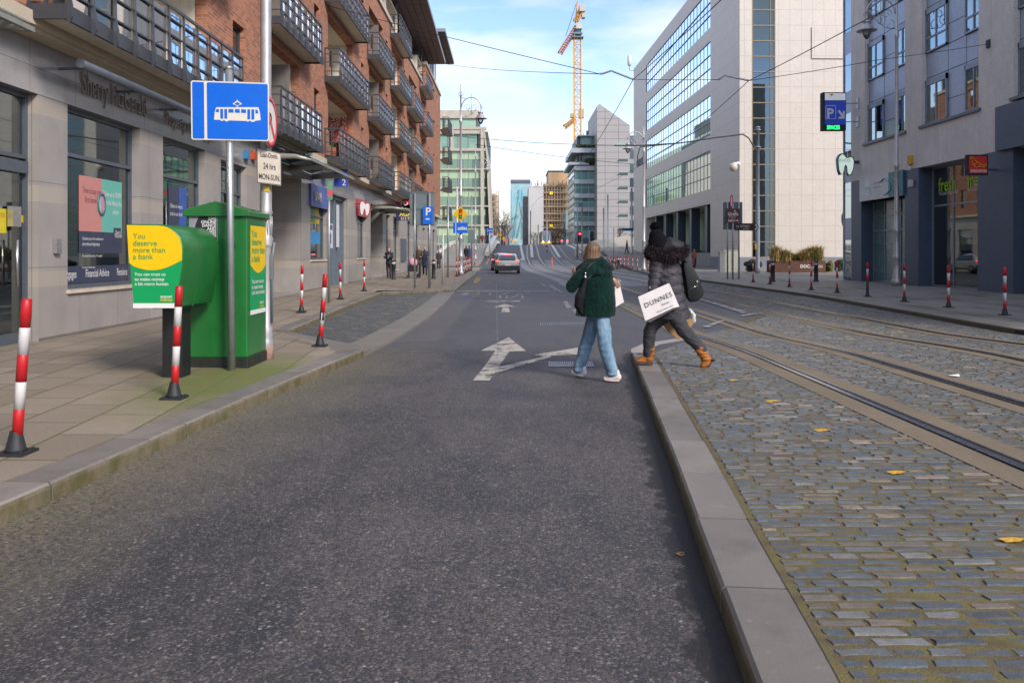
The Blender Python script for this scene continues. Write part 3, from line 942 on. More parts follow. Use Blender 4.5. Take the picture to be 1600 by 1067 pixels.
# bridge lines
def ribbon(name, pts, w, m, h=0.01):
    g = G()
    for j, (x, y) in enumerate(pts): g.v += [(x - w / 2, y, gz(y) + h), (x + w / 2, y, gz(y) + h)]
    for j in range(len(pts) - 1):
        g.f.append((2 * j, 2 * j + 1, 2 * j + 3, 2 * j + 2)); g.m.append(0); g.sm.append(True); g.fc.append(None)
    return structure(name, g, m)
yb = [94 + 3 * i for i in range(17)]
ribbon('lane_line_marking', [(1.35 + 0.000 * y, y) for y in yb[:-1]], 0.32, M_WHITE3)
ribbon('lane_line_marking', [(rail_x(0, y) + 0.62, y) for y in yb[2:]], 0.36, M_WHITE3)
ribbon('lane_line_marking', [(rail_x(3, y) - 0.85, y) for y in yb[2:]], 0.36, M_WHITE3)
ribbon('lane_line_marking', [(9.45 - 0.010 * (y - 94), y) for y in yb], 0.4, M_WHITE3)
ribbon('yellow_edge_marking', [(-2.7 + 0.004 * (y - 90), y) for y in [86, 90] + yb], 0.22, M_YEL)
sheet('yellow_box_marking', [(0.6, 97), (12, 97), (12, 97.7), (0.6, 97.7)], M_YEL2)
sheet('yellow_box_marking', [(2.5, 86), (11.5, 86), (11.5, 86.8), (2.5, 86.8)], M_YEL2)
g = G()
slab(g, 9.7, 11.5, 93, 99, 0.14, 2)
structure('traffic_island', g, M_PAV2)
# ================================================================ LEFT BUILDING
def brick_mat():
    t = NT('brick'); v = t.pos()
    sx = t.n('ShaderNodeSeparateXYZ'); t.l(v, sx.inputs[0])
    cv = t.n('ShaderNodeCombineXYZ'); t.l(t.math('ADD', sx.outputs[0], sx.outputs[1]), cv.inputs[0]); t.l(sx.outputs[2], cv.inputs[1])
    b = stone_joint(t, cv.outputs[0], 0.235, 0.083, 0.007, 0.5, 1.0, (0.52, 0.205, 0.112), (0.30, 0.115, 0.072), (0.38, 0.32, 0.26), 0.1, -0.1)
    b2 = stone_joint(t, cv.outputs[0], 0.235, 0.083, 0.007, 0.5, 1.0, (1.2, 1.15, 1.1), (0.75, 0.75, 0.8), (1, 1, 1), 0.1, 0.3)
    b2.inputs['Scale'].default_value = 1.0
    c = t.mix(0.6, b.outputs['Color'], b2.outputs['Color'], 'MULTIPLY')
    n = t.noise(v, 0.8, 6, 0.65)
    c = t.mix(t.rng(n, 0.3, 0.7, 0.0, 0.35), c, (0.30, 0.16, 0.11))
    n2 = t.noise(v, 40, 3)
    c = t.mix(t.rng(n2, 0.4, 0.8, 0, 0.25), c, (0.11, 0.05, 0.04))
    h = t.math('SUBTRACT', t.math('MULTIPLY', n2, 0.4), b.outputs['Fac'])
    t.bsdf(c, 0.85, 0, t.bump(h, 0.6, 0.006), 0.25)
    return t.m
M_BRICK = brick_mat()
BANDS = [(1.03, 1.27, (0.47, 0.42, 0.365)), (2.35, 2.6, (0.47, 0.42, 0.365)), (3.70, 3.94, (0.47, 0.42, 0.365))]
M_STONE = granite_mat('shopfront_granite', (0.375, 0.35, 0.335), joint=(1.33, 1.33, 0.006, 0.0), bands=BANDS, fine=110, rough=0.42, dark=0.3, spec=0.5)
M_STONE2 = granite_mat('polished_fascia_granite', (0.35, 0.34, 0.345), joint=(1.3, 2.2, 0.006, 0.0), fine=110, rough=0.12, dark=0.25, spec=0.6)
M_CORN = granite_mat('cream_cornice_stone', (0.66, 0.57, 0.44), fine=40, dark=0.3)
M_CREAM = mat('cream_render', (0.74, 0.68, 0.56), 0.85, var=0.08, dirt=0.2, world_c=True)
M_DKM = mat('charcoal_steel', (0.060, 0.066, 0.078), 0.45, 0.3, 0.15, world_c=True)
M_FRM = mat('slate_blue_frame', (0.105, 0.125, 0.155), 0.4, 0.3, 0.1, world_c=True)
M_GL = glass_mat('shop_glass', (0.60, 0.70, 0.65), 1.2, 0.12)
M_GLB = glass_mat('balcony_glass', (0.75, 0.80, 0.82), 1.5, 0.45, (1, 1, 1))
M_GLD = glass_mat('dark_door_glass', (0.12, 0.14, 0.15), 1.0, 0.10)
M_ROOM = mat('shop_interior', (0.42, 0.50, 0.44), 0.9, var=0.25, vs=0.8, world_c=True)
M_ROOML = mat('pale_interior_wall', (0.72, 0.80, 0.62), 0.8, var=0.1, world_c=True)
M_DARK = mat('dark_interior', (0.03, 0.033, 0.036), 0.9, world_c=True)
M_SOFF = mat('brown_soffit_boards', (0.16, 0.105, 0.095), 0.6, var=0.25, vs=1.5, world_c=True)

def wall_grid(g, x0, x1, ya, yb, za, zb, ops):
    """wall slab spanning x0..x1 with rectangular openings (y0,y1,z0,z1)"""
    cuts = sorted({ya, yb, *[o[0] for o in ops], *[o[1] for o in ops]})
    cuts = [c for c in cuts if ya <= c <= yb]
    for a, b in zip(cuts, cuts[1:]):
        m = (a + b) / 2
        zs = sorted([(o[2], o[3]) for o in ops if o[0] < m < o[1]])
        z = za
        for (p, q) in zs:
            if p > z + 1e-4: g.box(x0, x1, a, b, z, p)
            z = max(z, q)
        if z < zb - 1e-4: g.box(x0, x1, a, b, z, zb)

XS = -7.30            # stone face
BLD = Thing('apartment_building', (-7.3, 30, 0.19), 'long red brick apartment block with steel balconies over grey granite shops', 'building')
# openings at street level  (y0, y1, z0, z1, kind)
OPS = [(-1.0, 3.0, 0.95, 4.0, 'w'), (4.2, 7.4, 0.95, 4.0, 'w'), (8.9, 12.72, 0.19, 4.0, 'd'), (13.56, 16.2, 0.95, 4.0, 'w'), (17.27, 19.65, 0.95, 4.0, 'w'), (20.7, 22.7, 0.95, 3.9, 'w'),
       (24.0, 28.6, 0.19, 4.1, 'r'), (29.9, 32.6, 1.3, 3.5, 'w'), (33.1, 36.6, 0.19, 3.95, 'g'), (39.0, 41.2, 1.3, 3.6, 'w'), (42.6, 46.6, 0.19, 4.1, 'r'),
       (47.9, 49.6, 0.5, 3.8, 'w'), (50.8, 53.2, 0.5, 3.8, 'w'), (57.5, 60.0, 0.5, 3.8, 'w'), (62.0, 65.0, 0.5, 3.8, 'w'), (67.5, 69.5, 0.19, 3.6, 'r'), (71.5, 74.5, 0.6, 3.7, 'w'), (76, 78.6, 0.6, 3.7, 'w')]
g = G()
wall_grid(g, -7.66, XS, -4, 80.4, 0.0, 4.0, [o[:4] for o in OPS if o[3] <= 4.0] + [(o[0], o[1], o[2], 4.0) for o in OPS if o[3] > 4.0])
BLD.part('ground_floor_wall', g, M_STONE)
g = G()
wall_grid(g, -7.66, XS + 0.004, -4, 80.4, 4.0, 4.86, [(o[0], o[1], 4.0, o[3]) for o in OPS if o[3] > 4.0])
BLD.part('fascia', g, M_STONE2)
g = G(); g.box(-7.6, -6.9, -4, 80.5, 4.86, 5.05); g.box(-7.6, -6.98, -4, 80.5, 4.80, 4.86)
BLD.part('cornice', g, M_CORN)
# shop interior shell behind the glass
g = G(); g.box(-13.0, -12.8, -4, 80, 0.1, 4.4); g.box(-12.8, -7.7, -4, 80, 0.10, 0.18); g.box(-12.8, -7.7, -4, 80, 4.15, 4.3)
for y in (29.2, 32.85, 37.5, 41.9, 47.2, 55, 61, 66.5, 70.5, 75.3): g.box(-12.8, -7.7, y - .08, y + .08, 0.18, 4.15)
BLD.part('shop_interior', g, M_ROOM)
g = G()
for y in (3.6, 8.2, 13.1, 16.75, 20.2, 23.3): g.box(-12.8, -7.7, y - .08, y + .08, 0.18, 4.15)
for y in (): g.box(-9.0, -8.9, y - 0.35, y + 0.5, 0.2, 4.1)
g.box(-10.5, -10.4, 29.3, 32.8, 0.2, 3.6); g.box(-8.7, -8.6, 39.3, 41.0, 0.2, 3.6)
BLD.part('interior_partition', g, M_ROOML)

for (y0, y1, z0, z1, k) in OPS:
    if k in 'wd':
        f = G(); w = 0.07; xa, xb = -7.56, -7.46
        f.box(xa, xb, y0, y0 + w, z0, z1); f.box(xa, xb, y1 - w, y1, z0, z1)
        f.box(xa, xb, y0 + w, y1 - w, z1 - w, z1); f.box(xa, xb, y0 + w, y1 - w, z0, z0 + (w if k == 'w' else 0.16))
        zt = z0 + (z1 - z0) * 0.75
        f.box(xa + .005, xb + .03, y0 + w, y1 - w, zt - .06, zt)
        if k == 'd':
            f.box(xa + .005, xb + .05, y0 + w, y1 - w, zt - .28, zt - .1)
            f.box(xa, xb, 11.0, 11.08, z0 + .16, zt - .28)
        fr = BLD.part('window' if k == 'w' else 'door', f, M_FRM)
        gl = G(); gl.box(-7.52, -7.505, y0 + w, y1 - w, z0 + w, z1 - w)
        BLD.part('glass', gl, M_GL, fr)
        if k == 'w':
            s = G(); s.box(-7.5, -7.25, y0 - .03, y1 + .03, z0 - .06, z0 - 0.003)
            BLD.part('sill', s, M_CORN, fr)
        else:
            h = G(); h.tube([(-7.40, 12.35, 1.05), (-7.40, 12.35, 1.75)], 0.02, 8)
            h.mi = 0; h.box(-7.47, -7.38, 12.22, 12.42, 1.95, 2.25)
            BLD.part('handle', h, mat('brushed_steel', (0.55, 0.55, 0.55), 0.3, 0.9), fr)
    elif k == 'r':
        f = G(); f.box(-10.2, -10.0, y0, y1, 0.1, 4.1); f.box(-10.0, -7.66, y1, y1 + .2, 0.1, 4.1); f.box(-10.0, -7.66, y0 - .2, y0, 0.1, 4.1); f.box(-10.0, -7.66, y0, y1, 4.1, 4.2); f.box(-10, -7.3, y0, y1, 0.1, 0.2)
        e = BLD.part('entrance', f, M_STONE)
        d = G(); d.box(-9.98, -9.93, y0 + .5, y1 - .6, 0.2, 2.6); BLD.part('door', d, M_DKM, e)
        d = G(); d.box(-8.9, -8.4, y1 - .06, y1 - .005, 1.35, 1.75); d.box(-8.8, -8.5, y1 - .07, y1 - .006, 1.8, 1.93); d.box(-8.85, -8.6, y1 - .05, y1 - .006, 1.1, 1.25)
        BLD.part('letter_box', d, mat('dark_bronze', (0.05, 0.045, 0.04), 0.4, 0.5), e)
    elif k == 'g':
        f = G(); n = 14
        f.box(-8.05, -7.95, y0, y1, 0.1, 0.35)
        for i in range(n):
            a = y0 + (y1 - y0) * i / n; b = y0 + (y1 - y0) * (i + 1) / n
            f.box(-8.05, -7.98 - .02 * (i % 2), a + .01, b - .01, 0.35, 3.9)
        for a in (y0, (y0 + y1) / 2 - .06, y1 - .12): f.box(-8.0, -7.88, a, a + .12, 0.2, 3.92)
        f.box(-8.0, -7.9, y0, y1, 3.8, 3.93)
        f.v = [(a_ + .42, b_, c_) for a_, b_, c_ in f.v]
        gt = BLD.part('gate', f, mat('blue_grey_gate_paint', (0.13, 0.17, 0.21), 0.5, 0.1, dirt=0.2, world_c=True))
        n_ = G(); n_.box(-7.46, -7.44, 33.5, 34.3, 1.75, 2.75); BLD.part('notice', n_, mat('notice_white', (0.6, 0.6, 0.66), 0.6), gt)
        n_ = G(); n_.box(-7.45, -7.43, 35.0, 35.5, 1.8, 3.6); BLD.part('notice', n_, mat('notice_white', (0.6, 0.6, 0.66), 0.6), gt)
        n_ = G(); n_.box(-7.439, -7.435, 33.6, 34.2, 2.5, 2.7); n_.box(-7.439, -7.435, 33.65, 33.95, 1.95, 2.35); BLD.part('notice', n_, mat('notice_purple', (0.1, 0.08, 0.25), 0.6), gt)
# plinth line and base stains
for a, b in [(12.72, 24.0), (28.6, 33.1), (36.6, 42.6), (46.6, 67.5)]:
    g = G(); g.box(-7.3, -7.285, a + .01, b - .01, 0.1, 0.24); BLD.part('plinth', g, granite_mat('plinth_granite', (0.19, 0.17, 0.15), fine=90, dark=0.5))

# ---- brick upper storeys
XB = -7.0
SB = [4.95, 7.95, 10.95]
COLS = [(11.9, 19.7, 12.6, 19.0), (22.97, 27.9, 23.7, 27.2), (30.8, 37.0, 31.4, 36.4), (39.9, 44.8, 40.4, 44.8), (47.3, 52.7, 47.9, 52.5), (54.8, 59.9, 56.0, 60.6), (62.3, 66.9, 63.6, 66.8), (1.5, 8.5, 2.2, 8.0)]
SMALL = [(20.7, 21.6), (29.2, 30.0), (38.3, 39.0), (45.8, 46.5), (53.4, 54.1), (61.4, 62.0), (69.0, 70.0), (73.5, 74.8), (76.6, 77.5)]
ops = []
for (a, b, c, d) in COLS:
    for s in SB: ops.append((c, d, s + .2 if s > 5 else 5.12, s + 2.72))
for (a, b) in SMALL:
    for s in SB: ops.append((a, b, s + 0.75, s + 2.45))
opsT = [(c, d, 14.15, 14.9) for (a, b, c, d) in (COLS[4], COLS[6])]
g = G(); wall_grid(g, XB - .3, XB, -4, 67.0, 5.05, 14.7, ops + opsT)
wall_grid(g, XB - .3, XB, 67.0, 80.5, 5.05, 16.8, [o for o in ops if o[0] > 67] + [(a, b, 14.7, 16.2) for a, b in SMALL[-3:]])
g.box(-11, XB - .3, 80.2, 80.5, 5.05, 16.8); g.box(-11, -7.66, 80.2, 80.4, 0, 5.05)
BLD.part('brick_wall', g, M_BRICK)
g = G(); g.box(-7.35, -6.9, -4, 47.9, 14.7, 14.95); g.box(-7.35, -6.9, 52.5, 63.6, 14.7, 14.95); g.box(-7.35, -6.9, 66.9, 80.6, 16.8, 17.05)
BLD.part('parapet_coping', g, M_CORN)
# loggias
def loggia_walls(c, d, s, parent):
        lo = G(); z0, z1 = s + .2, s + 2.72
        lo.box(-8.9, -8.8, c, d, z0 - .1, z1 + .1); lo.box(-8.8, -7.3, c - .1, c, z0 - .1, z1 + .1); lo.box(-8.8, -7.3, d, d + .1, z0 - .1, z1 + .1)
        lo.box(-8.8, -7.3, c, d, z1, z1 + .1); lo.box(-8.8, -7.3, c, d, z0 - .1, z0)
        BLD.part('loggia_walls', lo, M_CREAM, parent)
for (a, b) in SMALL:
    for s in SB:
        f = G(); f.box(-7.2, -7.12, a, a + .06, s + .75, s + 2.45); f.box(-7.2, -7.12, b - .06, b, s + .75, s + 2.45); f.box(-7.2, -7.12, a, b, s + .75, s + .81); f.box(-7.2, -7.12, a, b, s + 2.39, s + 2.45)
        w_ = BLD.part('window', f, M_DKM)
        f = G(); f.box(-7.18, -7.16, a, b, s + .8, s + 2.4); BLD.part('pane', f, M_GLD, w_)
g = G(); g.box(-7.8, -7.75, -4, 80, 5.0, 16.5); BLD.part('inner_lining', g, M_DARK) if False else None

def balcony(a, b, z, loggia):
    """parts of one balcony between y=a and y=b, slab underside at z"""
    xo = -6.5; xi = -7.0
    s = G(); s.box(-7.3, xo + .02, a + .04, b - .04, z + .03, z + .17)
    slab_o = BLD.part('balcony', s, M_CREAM)
    e = G(); e.box(xo + .02, xo + .07, a, b, z - .02, z + .2); e.box(-7.0, xo + .02, a - .01, a + .04, z - .02, z + .2); e.box(-7.0, xo + .02, b - .04, b + .01, z - .02, z + .2)
    BLD.part('edge_channel', e, M_DKM, slab_o)
    n = max(3, int(round((b - a) / 0.72))); st = (b - a) / n
    fg = G()
    for i in range(n + 1):
        y = a + .03 + (b - a - .06) * i / n
        # flat fin, broader towards its foot
        fg.prism([(xo + .06, y - .018, z - .02), (xo + .06, y - .018, z + 1.22), (xo + .095, y - .018, z + 1.22), (xo + .115, y - .018, z + .35), (xo + .15, y - .018, z + .2), (xo + .15, y - .018, z + .02), (xo + .11, y - .018, z - .08)], (0, .036, 0))
    rg = fg; M_FIN = mat('grey_steel_fin', (0.075, 0.083, 0.10), 0.45, 0.4, 0.1, world_c=True); rg.mi = 1
    for h, r in ((0.38, .014), (0.72, .014), (1.02, .014), (1.24, .026)):
        rg.box(xo + .075 - r, xo + .075 + r, a, b, z + h - r, z + h + r)
        for yy in (a + .02, b - .02): rg.box(xi, xo + .06, yy - r, yy + r, z + h - r, z + h + r)
    for yy in (a + .02, b - .02):
        for xx in (xi + .03, xi + .27): rg.box(xx - .02, xx + .02, yy - .02, yy + .02, z + .2, z + 1.22)
    BLD.part('railing', rg, [M_FIN, M_DKM], slab_o)
    pg = G()
    for i in range(n):
        y = a + st * i
        pg.box(xo + .03, xo + .045, y + .06, y + st - .04, z + .22, z + 1.16)
    pg.box(xi + .05, xi + .26, a + .015, a + .025, z + .24, z + 1.15)
    BLD.part('glass_panels', pg, M_GLB, slab_o)
    d = G(); c0, c1 = loggia
    d.box(-8.79, -8.74, c0 + .5, c1 - .4, z + .2, z + 2.35)
    BLD.part('patio_door', d, mat('dark_patio_door', (0.045, 0.05, 0.055), 0.15), slab_o)
    if a < 80: loggia_walls(c0, c1, z, slab_o)
    return slab_o
for (a, b, c, d) in COLS:
    for z in SB + ([13.95] if a in (47.3, 62.3) else []):
        o = balcony(a, b, z, (c, d))
        if a in (22.97, 39.9, 56.8) or (a == 54.8):
            s = G(); s.box(-7.7, -6.98, c + 0.62 * (d - c), c + 0.62 * (d - c) + .05, z + .2, z + 2.5)
            BLD.part('privacy_screen', s, mat('smoked_screen', (0.16, 0.145, 0.13), 0.5, world_c=True), o)
# far end block balconies
for z in (4.95, 7.95, 10.95, 13.95): balcony(83.0, 88.2, z, (83.6, 87.6))
g = G(); g.box(-9.2, -8.95, 80.5, 90, 0, 16.5); BLD.part('brick_wall', g, M_BRICK)

# penthouse storey, columns and oversailing roofs
g = G(); g.box(-8.6, -8.4, -4, 67, 14.95, 18.1); BLD.part('penthouse_wall', g, mat('penthouse_cladding', (0.10, 0.10, 0.11), 0.5, var=0.2, world_c=True))
g = G()
for y in [i * 2.1 for i in range(0, 32)]: g.box(-8.4, -8.3, y, y + .14, 14.95, 18.1); 
for y in [i * 4.2 for i in range(6, 17)]: g.tube([(-7.75, y, 14.95), (-7.75, y, 18.1)], .13, 8)
for y in [i * 2.0 for i in range(34, 41)]: g.box(-7.5, -7.4, y, y + .14, 17.05, 20.2)
BLD.part('penthouse_columns', g, mat('pale_steel_column', (0.33, 0.34, 0.36), 0.4, 0.3, world_c=True))
g = G()
for y in [i * 2.1 for i in range(0, 32)]: g.box(-8.39, -8.34, y + .3, y + 1.95, 15.2, 17.9)
for y in [i * 2.0 for i in range(34, 40)]: g.box(-7.6, -7.56, y + .3, y + 1.9, 17.2, 20)
BLD.part('penthouse_glass', g, mat('penthouse_dark_glass', (0.03, 0.04, 0.05), 0.08))
g = G(); g.box(-8.9, -7.6, 67, 80.5, 17.05, 20.2); BLD.part('penthouse_wall', g, mat('penthouse_cladding', (0.10, 0.10, 0.11), 0.5))
def roof(y0, y1, xa0, xa1, z):
    g = G(); g.mi = 0
    g.prism([(-10.0, y0, z), (xa0, y0, z), (xa1, y1, z), (-10.0, y1, z)][::-1], (0, 0, 0.10))
    r = BLD.part('roof', g, M_SOFF)
    e = G(); e.prism([(xa0 - .05, y0, z + .02), (xa0 + .06, y0, z + .02), (xa1 + .06, y1, z + .02), (xa1 - .05, y1, z + .02)][::-1], (0, 0, 0.28))
    e.box(-10, xa1, y1, y1 + .08, z + .02, z + .3); e.box(-10, xa0, y0 - .08, y0, z + .02, z + .3)
    e.prism([(-10.0, y0, z + .1), (xa0, y0, z + .1), (xa1, y1, z + .1), (-10.0, y1, z + .1)][::-1], (0, 0, 0.18))
    BLD.part('roof_edge', e, mat('grey_roof_edge', (0.22, 0.23, 0.25), 0.4, 0.4), r)
    s = G()
    k = 9
    for i in range(1, k):
        f = i / k; s.prism([(-10 + (xa0 + 10) * f - .02, y0 + .05, z - .012), (-10 + (xa0 + 10) * f + .02, y0 + .05, z - .012), (-10 + (xa1 + 10) * f + .02, y1 - .05, z - .012), (-10 + (xa1 + 10) * f - .02, y1 - .05, z - .012)][::-1], (0, 0, .02))
    BLD.part('soffit_battens', s, M_DARK, r)
roof(-4, 72.5, -4.72, -5.9, 18.1)
roof(70.0, 82.0, -5.72, -5.80, 20.25)

# awning light trough under the first balcony
g = G(); g.tube([(-6.75, 12.9, 4.52), (-6.75, 21.5, 4.52)], 0.075, 10)
for y in (13.3, 15.2, 17.1, 19.0, 20.9): g.box(-7.3, -6.78, y - .02, y + .02, 4.50, 4.54)
BLD.part('sign_light_tube', g, M_FRM)

# raised lettering over the estate agent's windows
g = text_g('Sherry FitzGerald', 0.56, (XS + 0.006, 13.95, 4.12 + .14), (0, 1, 0), (0, 0, 1), ext=0.035, xs=0.62)
BLD.part('lettering', g, mat('grey_letter_metal', (0.30, 0.27, 0.24), 0.4, 0.5)); g = G(); g.merge(text_g('Property and Mortgages', 0.42, (XS + 0.006, 17.35, 4.12 + .15), (0, 1, 0), (0, 0, 1), ext=0.03, xs=0.68))
BLD.part('lettering', g, mat('grey_letter_metal', (0.30, 0.27, 0.24), 0.4, 0.5))
# keypad
g = G(); g.box(XS + .002, XS + .07, 13.12, 13.26, 1.55, 1.78); BLD.part('keypad', g, mat('brushed_steel', (0.5, 0.5, 0.5), 0.35, 0.8))

# ---- posters and notices
def panel_x(name, x, y0, y1, z0, z1, m, label, cat='poster', th=0.006, group=None, sgn=1):
    T = Thing(name, (x, y0, z0), label, cat, group)
    g = G(); g.box(min(x, x + th * sgn), max(x, x + th * sgn), y0, y1, z0, z1); T.part('sheet', g, m)
    return T
PK = mat('poster_pink', (0.52, 0.22, 0.20), 0.4, var=0.03); TL_ = mat('poster_mint', (0.13, 0.44, 0.37), 0.4, var=0.03); NV = mat('poster_navy', (0.035, 0.045, 0.085), 0.4, var=0.05)
WH = mat('print_white', (0.72, 0.72, 0.72), 0.5, var=0.03)
xg = -7.498
Tp = Thing('window_poster', (xg, 14.2, 1.3), 'half pink half mint window poster with an alarm clock above a navy text panel', 'poster')
def Yx(px, X): return X * FPX / (px - 800.0)
def Zx(py, Y): return CAMZ + (395.0 - py) * Y / FPX
ya, ym, yb_ = Yx(123, xg), Yx(158.5, xg), Yx(190, xg)
zt, zm, zb_ = Zx(273.5, ya), Zx(361, ya), Zx(396, ya)
g = G(); g.box(xg, xg + .005, ya, ym, zm, zt); Tp.part('pink_half', g, PK)
g = G(); g.box(xg, xg + .005, ym, yb_, zm, zt); Tp.part('mint_half', g, TL_)
g = G(); g.box(xg, xg + .005, ya, yb_, zb_, zm); Tp.part('navy_panel', g, NV)
g = text_g('Time to buy your', 0.155, ((xg + .007), ya + .12, zt - .30), (0, 1, 0), (0, 0, 1), xs=.62); g.merge(text_g('first home?', 0.155, (xg + .007, ya + .2, zt - .46), (0, 1, 0), (0, 0, 1), xs=.62))
Tp.part('lettering', g, mat('print_maroon', (0.12, 0.03, 0.05), 0.5))
g = text_g('Save up to 30,000', 0.13, ((xg + .007), ym + .12, zt - .30), (0, 1, 0), (0, 0, 1), xs=.66); g.merge(text_g('with the Help to Buy', 0.13, (xg + .007, ym + .08, zt - .46), (0, 1, 0), (0, 0, 1), xs=.62)); g.merge(text_g('scheme', 0.13, (xg + .007, ym + .4, zt - .62), (0, 1, 0), (0, 0, 1), xs=.62))
for i, (s_, w_) in enumerate((('Calculate your first estimate at', .075), ('sherryfitz.ie/helptobuy', .085), ('', .1), ('For exclusive discounts, T+Cs apply', .06), ('', .1), ('Terms and conditions apply', .05))):
    if s_: g.merge(text_g(s_, w_, (xg + .007, ya + .1, zm - .15 - .1 * i), (0, 1, 0), (0, 0, 1), xs=.8))
Tp.part('lettering', g, WH)
cy_, cz_ = ym - .02, (zt + zm) / 2 + .02
g = G(); g.lathe([(0.18, 0), (0.18, .02), (0.145, .02), (0.145, 0), (0.18, 0)], n=28, cap=False); g.v = [(xg + .006 + z, cy_ + x * .8, cz_ + y * 1.15) for x, y, z in g.v]; Tp.part('clock_rim', g, mat('clock_teal', (0.03, 0.16, 0.17), 0.4))
g = G(); g.prism([(xg + .006, cy_ + .12 * math.cos(a), cz_ + .17 * math.sin(a)) for a in [PI / 2 + i * PI / 10 for i in range(11)]], (.004, 0, 0)); Tp.part('clock_face', g, mat('clock_face_grey', (0.4, 0.42, 0.4), 0.4))
g = G(); g.prism([(xg + .006, cy_ + .09 * math.cos(a) + .07, cz_ + .04 + .22 * math.sin(a)) for a in [i * 2 * PI / 20 for i in range(20)]], (.008, 0, 0)); Tp.part('pink_shape', g, mat('poster_lilac', (0.5, 0.25, 0.36), 0.4))
y0_, y1_ = Yx(177, xg), Yx(188, xg)
g = G(); g.box(xg + .006, xg + .010, y0_, y1_, Zx(384, y0_), Zx(356, y0_)); Tp.part('badge', g, NV)
g = text_g('Sherry', .11, (xg + .012, y0_ + .06, Zx(366, y0_)), (0, 1, 0), (0, 0, 1), xs=.7); g.merge(text_g('FitzGerald', .11, (xg + .012, y0_ + .03, Zx(371, y0_)), (0, 1, 0), (0, 0, 1), xs=.62)); Tp.part('lettering', g, WH)
# navy strip along the window foot
T = panel_x('window_decal_strip', xg, 13.66, 16.1, 1.03, 1.33, NV, 'navy strip along the foot of the estate agent window, lettered Financial Advice', 'decal')
g = text_g('Mortgages', .2, (xg + .008, 13.68, 1.13), (0, 1, 0), (0, 0, 1), xs=.62); g.merge(text_g('Financial Advice', .2, (xg + .008, 14.5, 1.13), (0, 1, 0), (0, 0, 1), xs=.66)); g.merge(text_g('Pensions', .2, (xg + .008, 15.65, 1.13), (0, 1, 0), (0, 0, 1), xs=.6)); T.part('lettering', g, WH)
T = panel_x('window_decal_strip', xg, 17.35, 19.55, 1.03, 1.33, NV, 'navy strip along the foot of the second shop window, behind the green boxes', 'decal')
T = panel_x('window_poster', xg, Yx(263, xg), Yx(291, xg), 1.9, 3.05, NV, 'navy and blue poster in the second shop window, above the green boxes')
g = G(); g.box(xg + .007, xg + .010, Yx(279, xg), Yx(291, xg), 1.92, 3.03); T.part('blue_half', g, mat('poster_blue', (0.03, 0.09, 0.35), 0.4))
g = text_g('Often on hearts', .13, (xg + .012, Yx(265, xg), 2.55), (0, 1, 0), (0, 0, 1), xs=.8); g.merge(text_g('and in our hand', .13, (xg + .012, Yx(265, xg), 2.38), (0, 1, 0), (0, 0, 1), xs=.8)); T.part('lettering', g, WH)
T = panel_x('door_notice', -7.495, Yx(-14, -7.49), Yx(10, -7.49), Zx(364, 12.1), Zx(326, 12.1), mat('notice_yellow', (0.65, 0.55, 0.03), 0.5), 'yellow notice stuck on the glass door beside the granite pier', 'notice')
g = text_g('THANK YOU', .1, (-7.487, 11.9, Zx(340, 12.1)), (0, 1, 0), (0, 0, 1), xs=.5); T.part('lettering', g, mat('print_red', (0.5, 0.03, 0.02), 0.5))
T = panel_x('door_sticker', -7.495, Yx(15.5, -7.49), Yx(23.5, -7.49), Zx(344, 12.4), Zx(327, 12.4), NV, 'small navy sticker on the glass door', 'sticker')
g = text_g('Sherry', .06, (-7.487, 12.33, Zx(335, 12.4)), (0, 1, 0), (0, 0, 1), xs=.5); T.part('lettering', g, WH)
T = panel_x('door_sticker', -7.495, Yx(31, -7.49), Yx(45.5, -7.49), Zx(348, 12.6), Zx(336.5, 12.6), mat('notice_amber', (0.62, 0.42, 0.02), 0.5), 'small amber warning sticker on the door edge', 'sticker')
# autumn branch in a vase inside the window
T = Thing('vase', (-7.9, Yx(124, -7.9), 1.0), 'black vase of orange autumn leaves inside the shop window', 'vase')
yv = Yx(124, -7.9)
g = G(); g.lathe([(.03, 0), (.06, .05), (.05, .25), (.03, .35)], (-7.9, yv, 1.0), 10); T.part('vase_body', g, M_DARK)
g = G(); random.seed(3)
for i in range(60):
    p = Vector((-7.9 + random.gauss(0, .08), yv + random.gauss(0, .14), 1.56 + random.gauss(0, .10))); a = random.uniform(0, 6)
    u = Vector((math.cos(a), math.sin(a), random.uniform(-.5, .5))) * .045; w = Vector((-u.y, u.x, .04))
    g.add([p - u, p - w * .6, p + u, p + w * .6], [(0, 1, 2, 3)])
T.part('leaves', g, mat('orange_leaf', (0.55, 0.20, 0.02), 0.6))

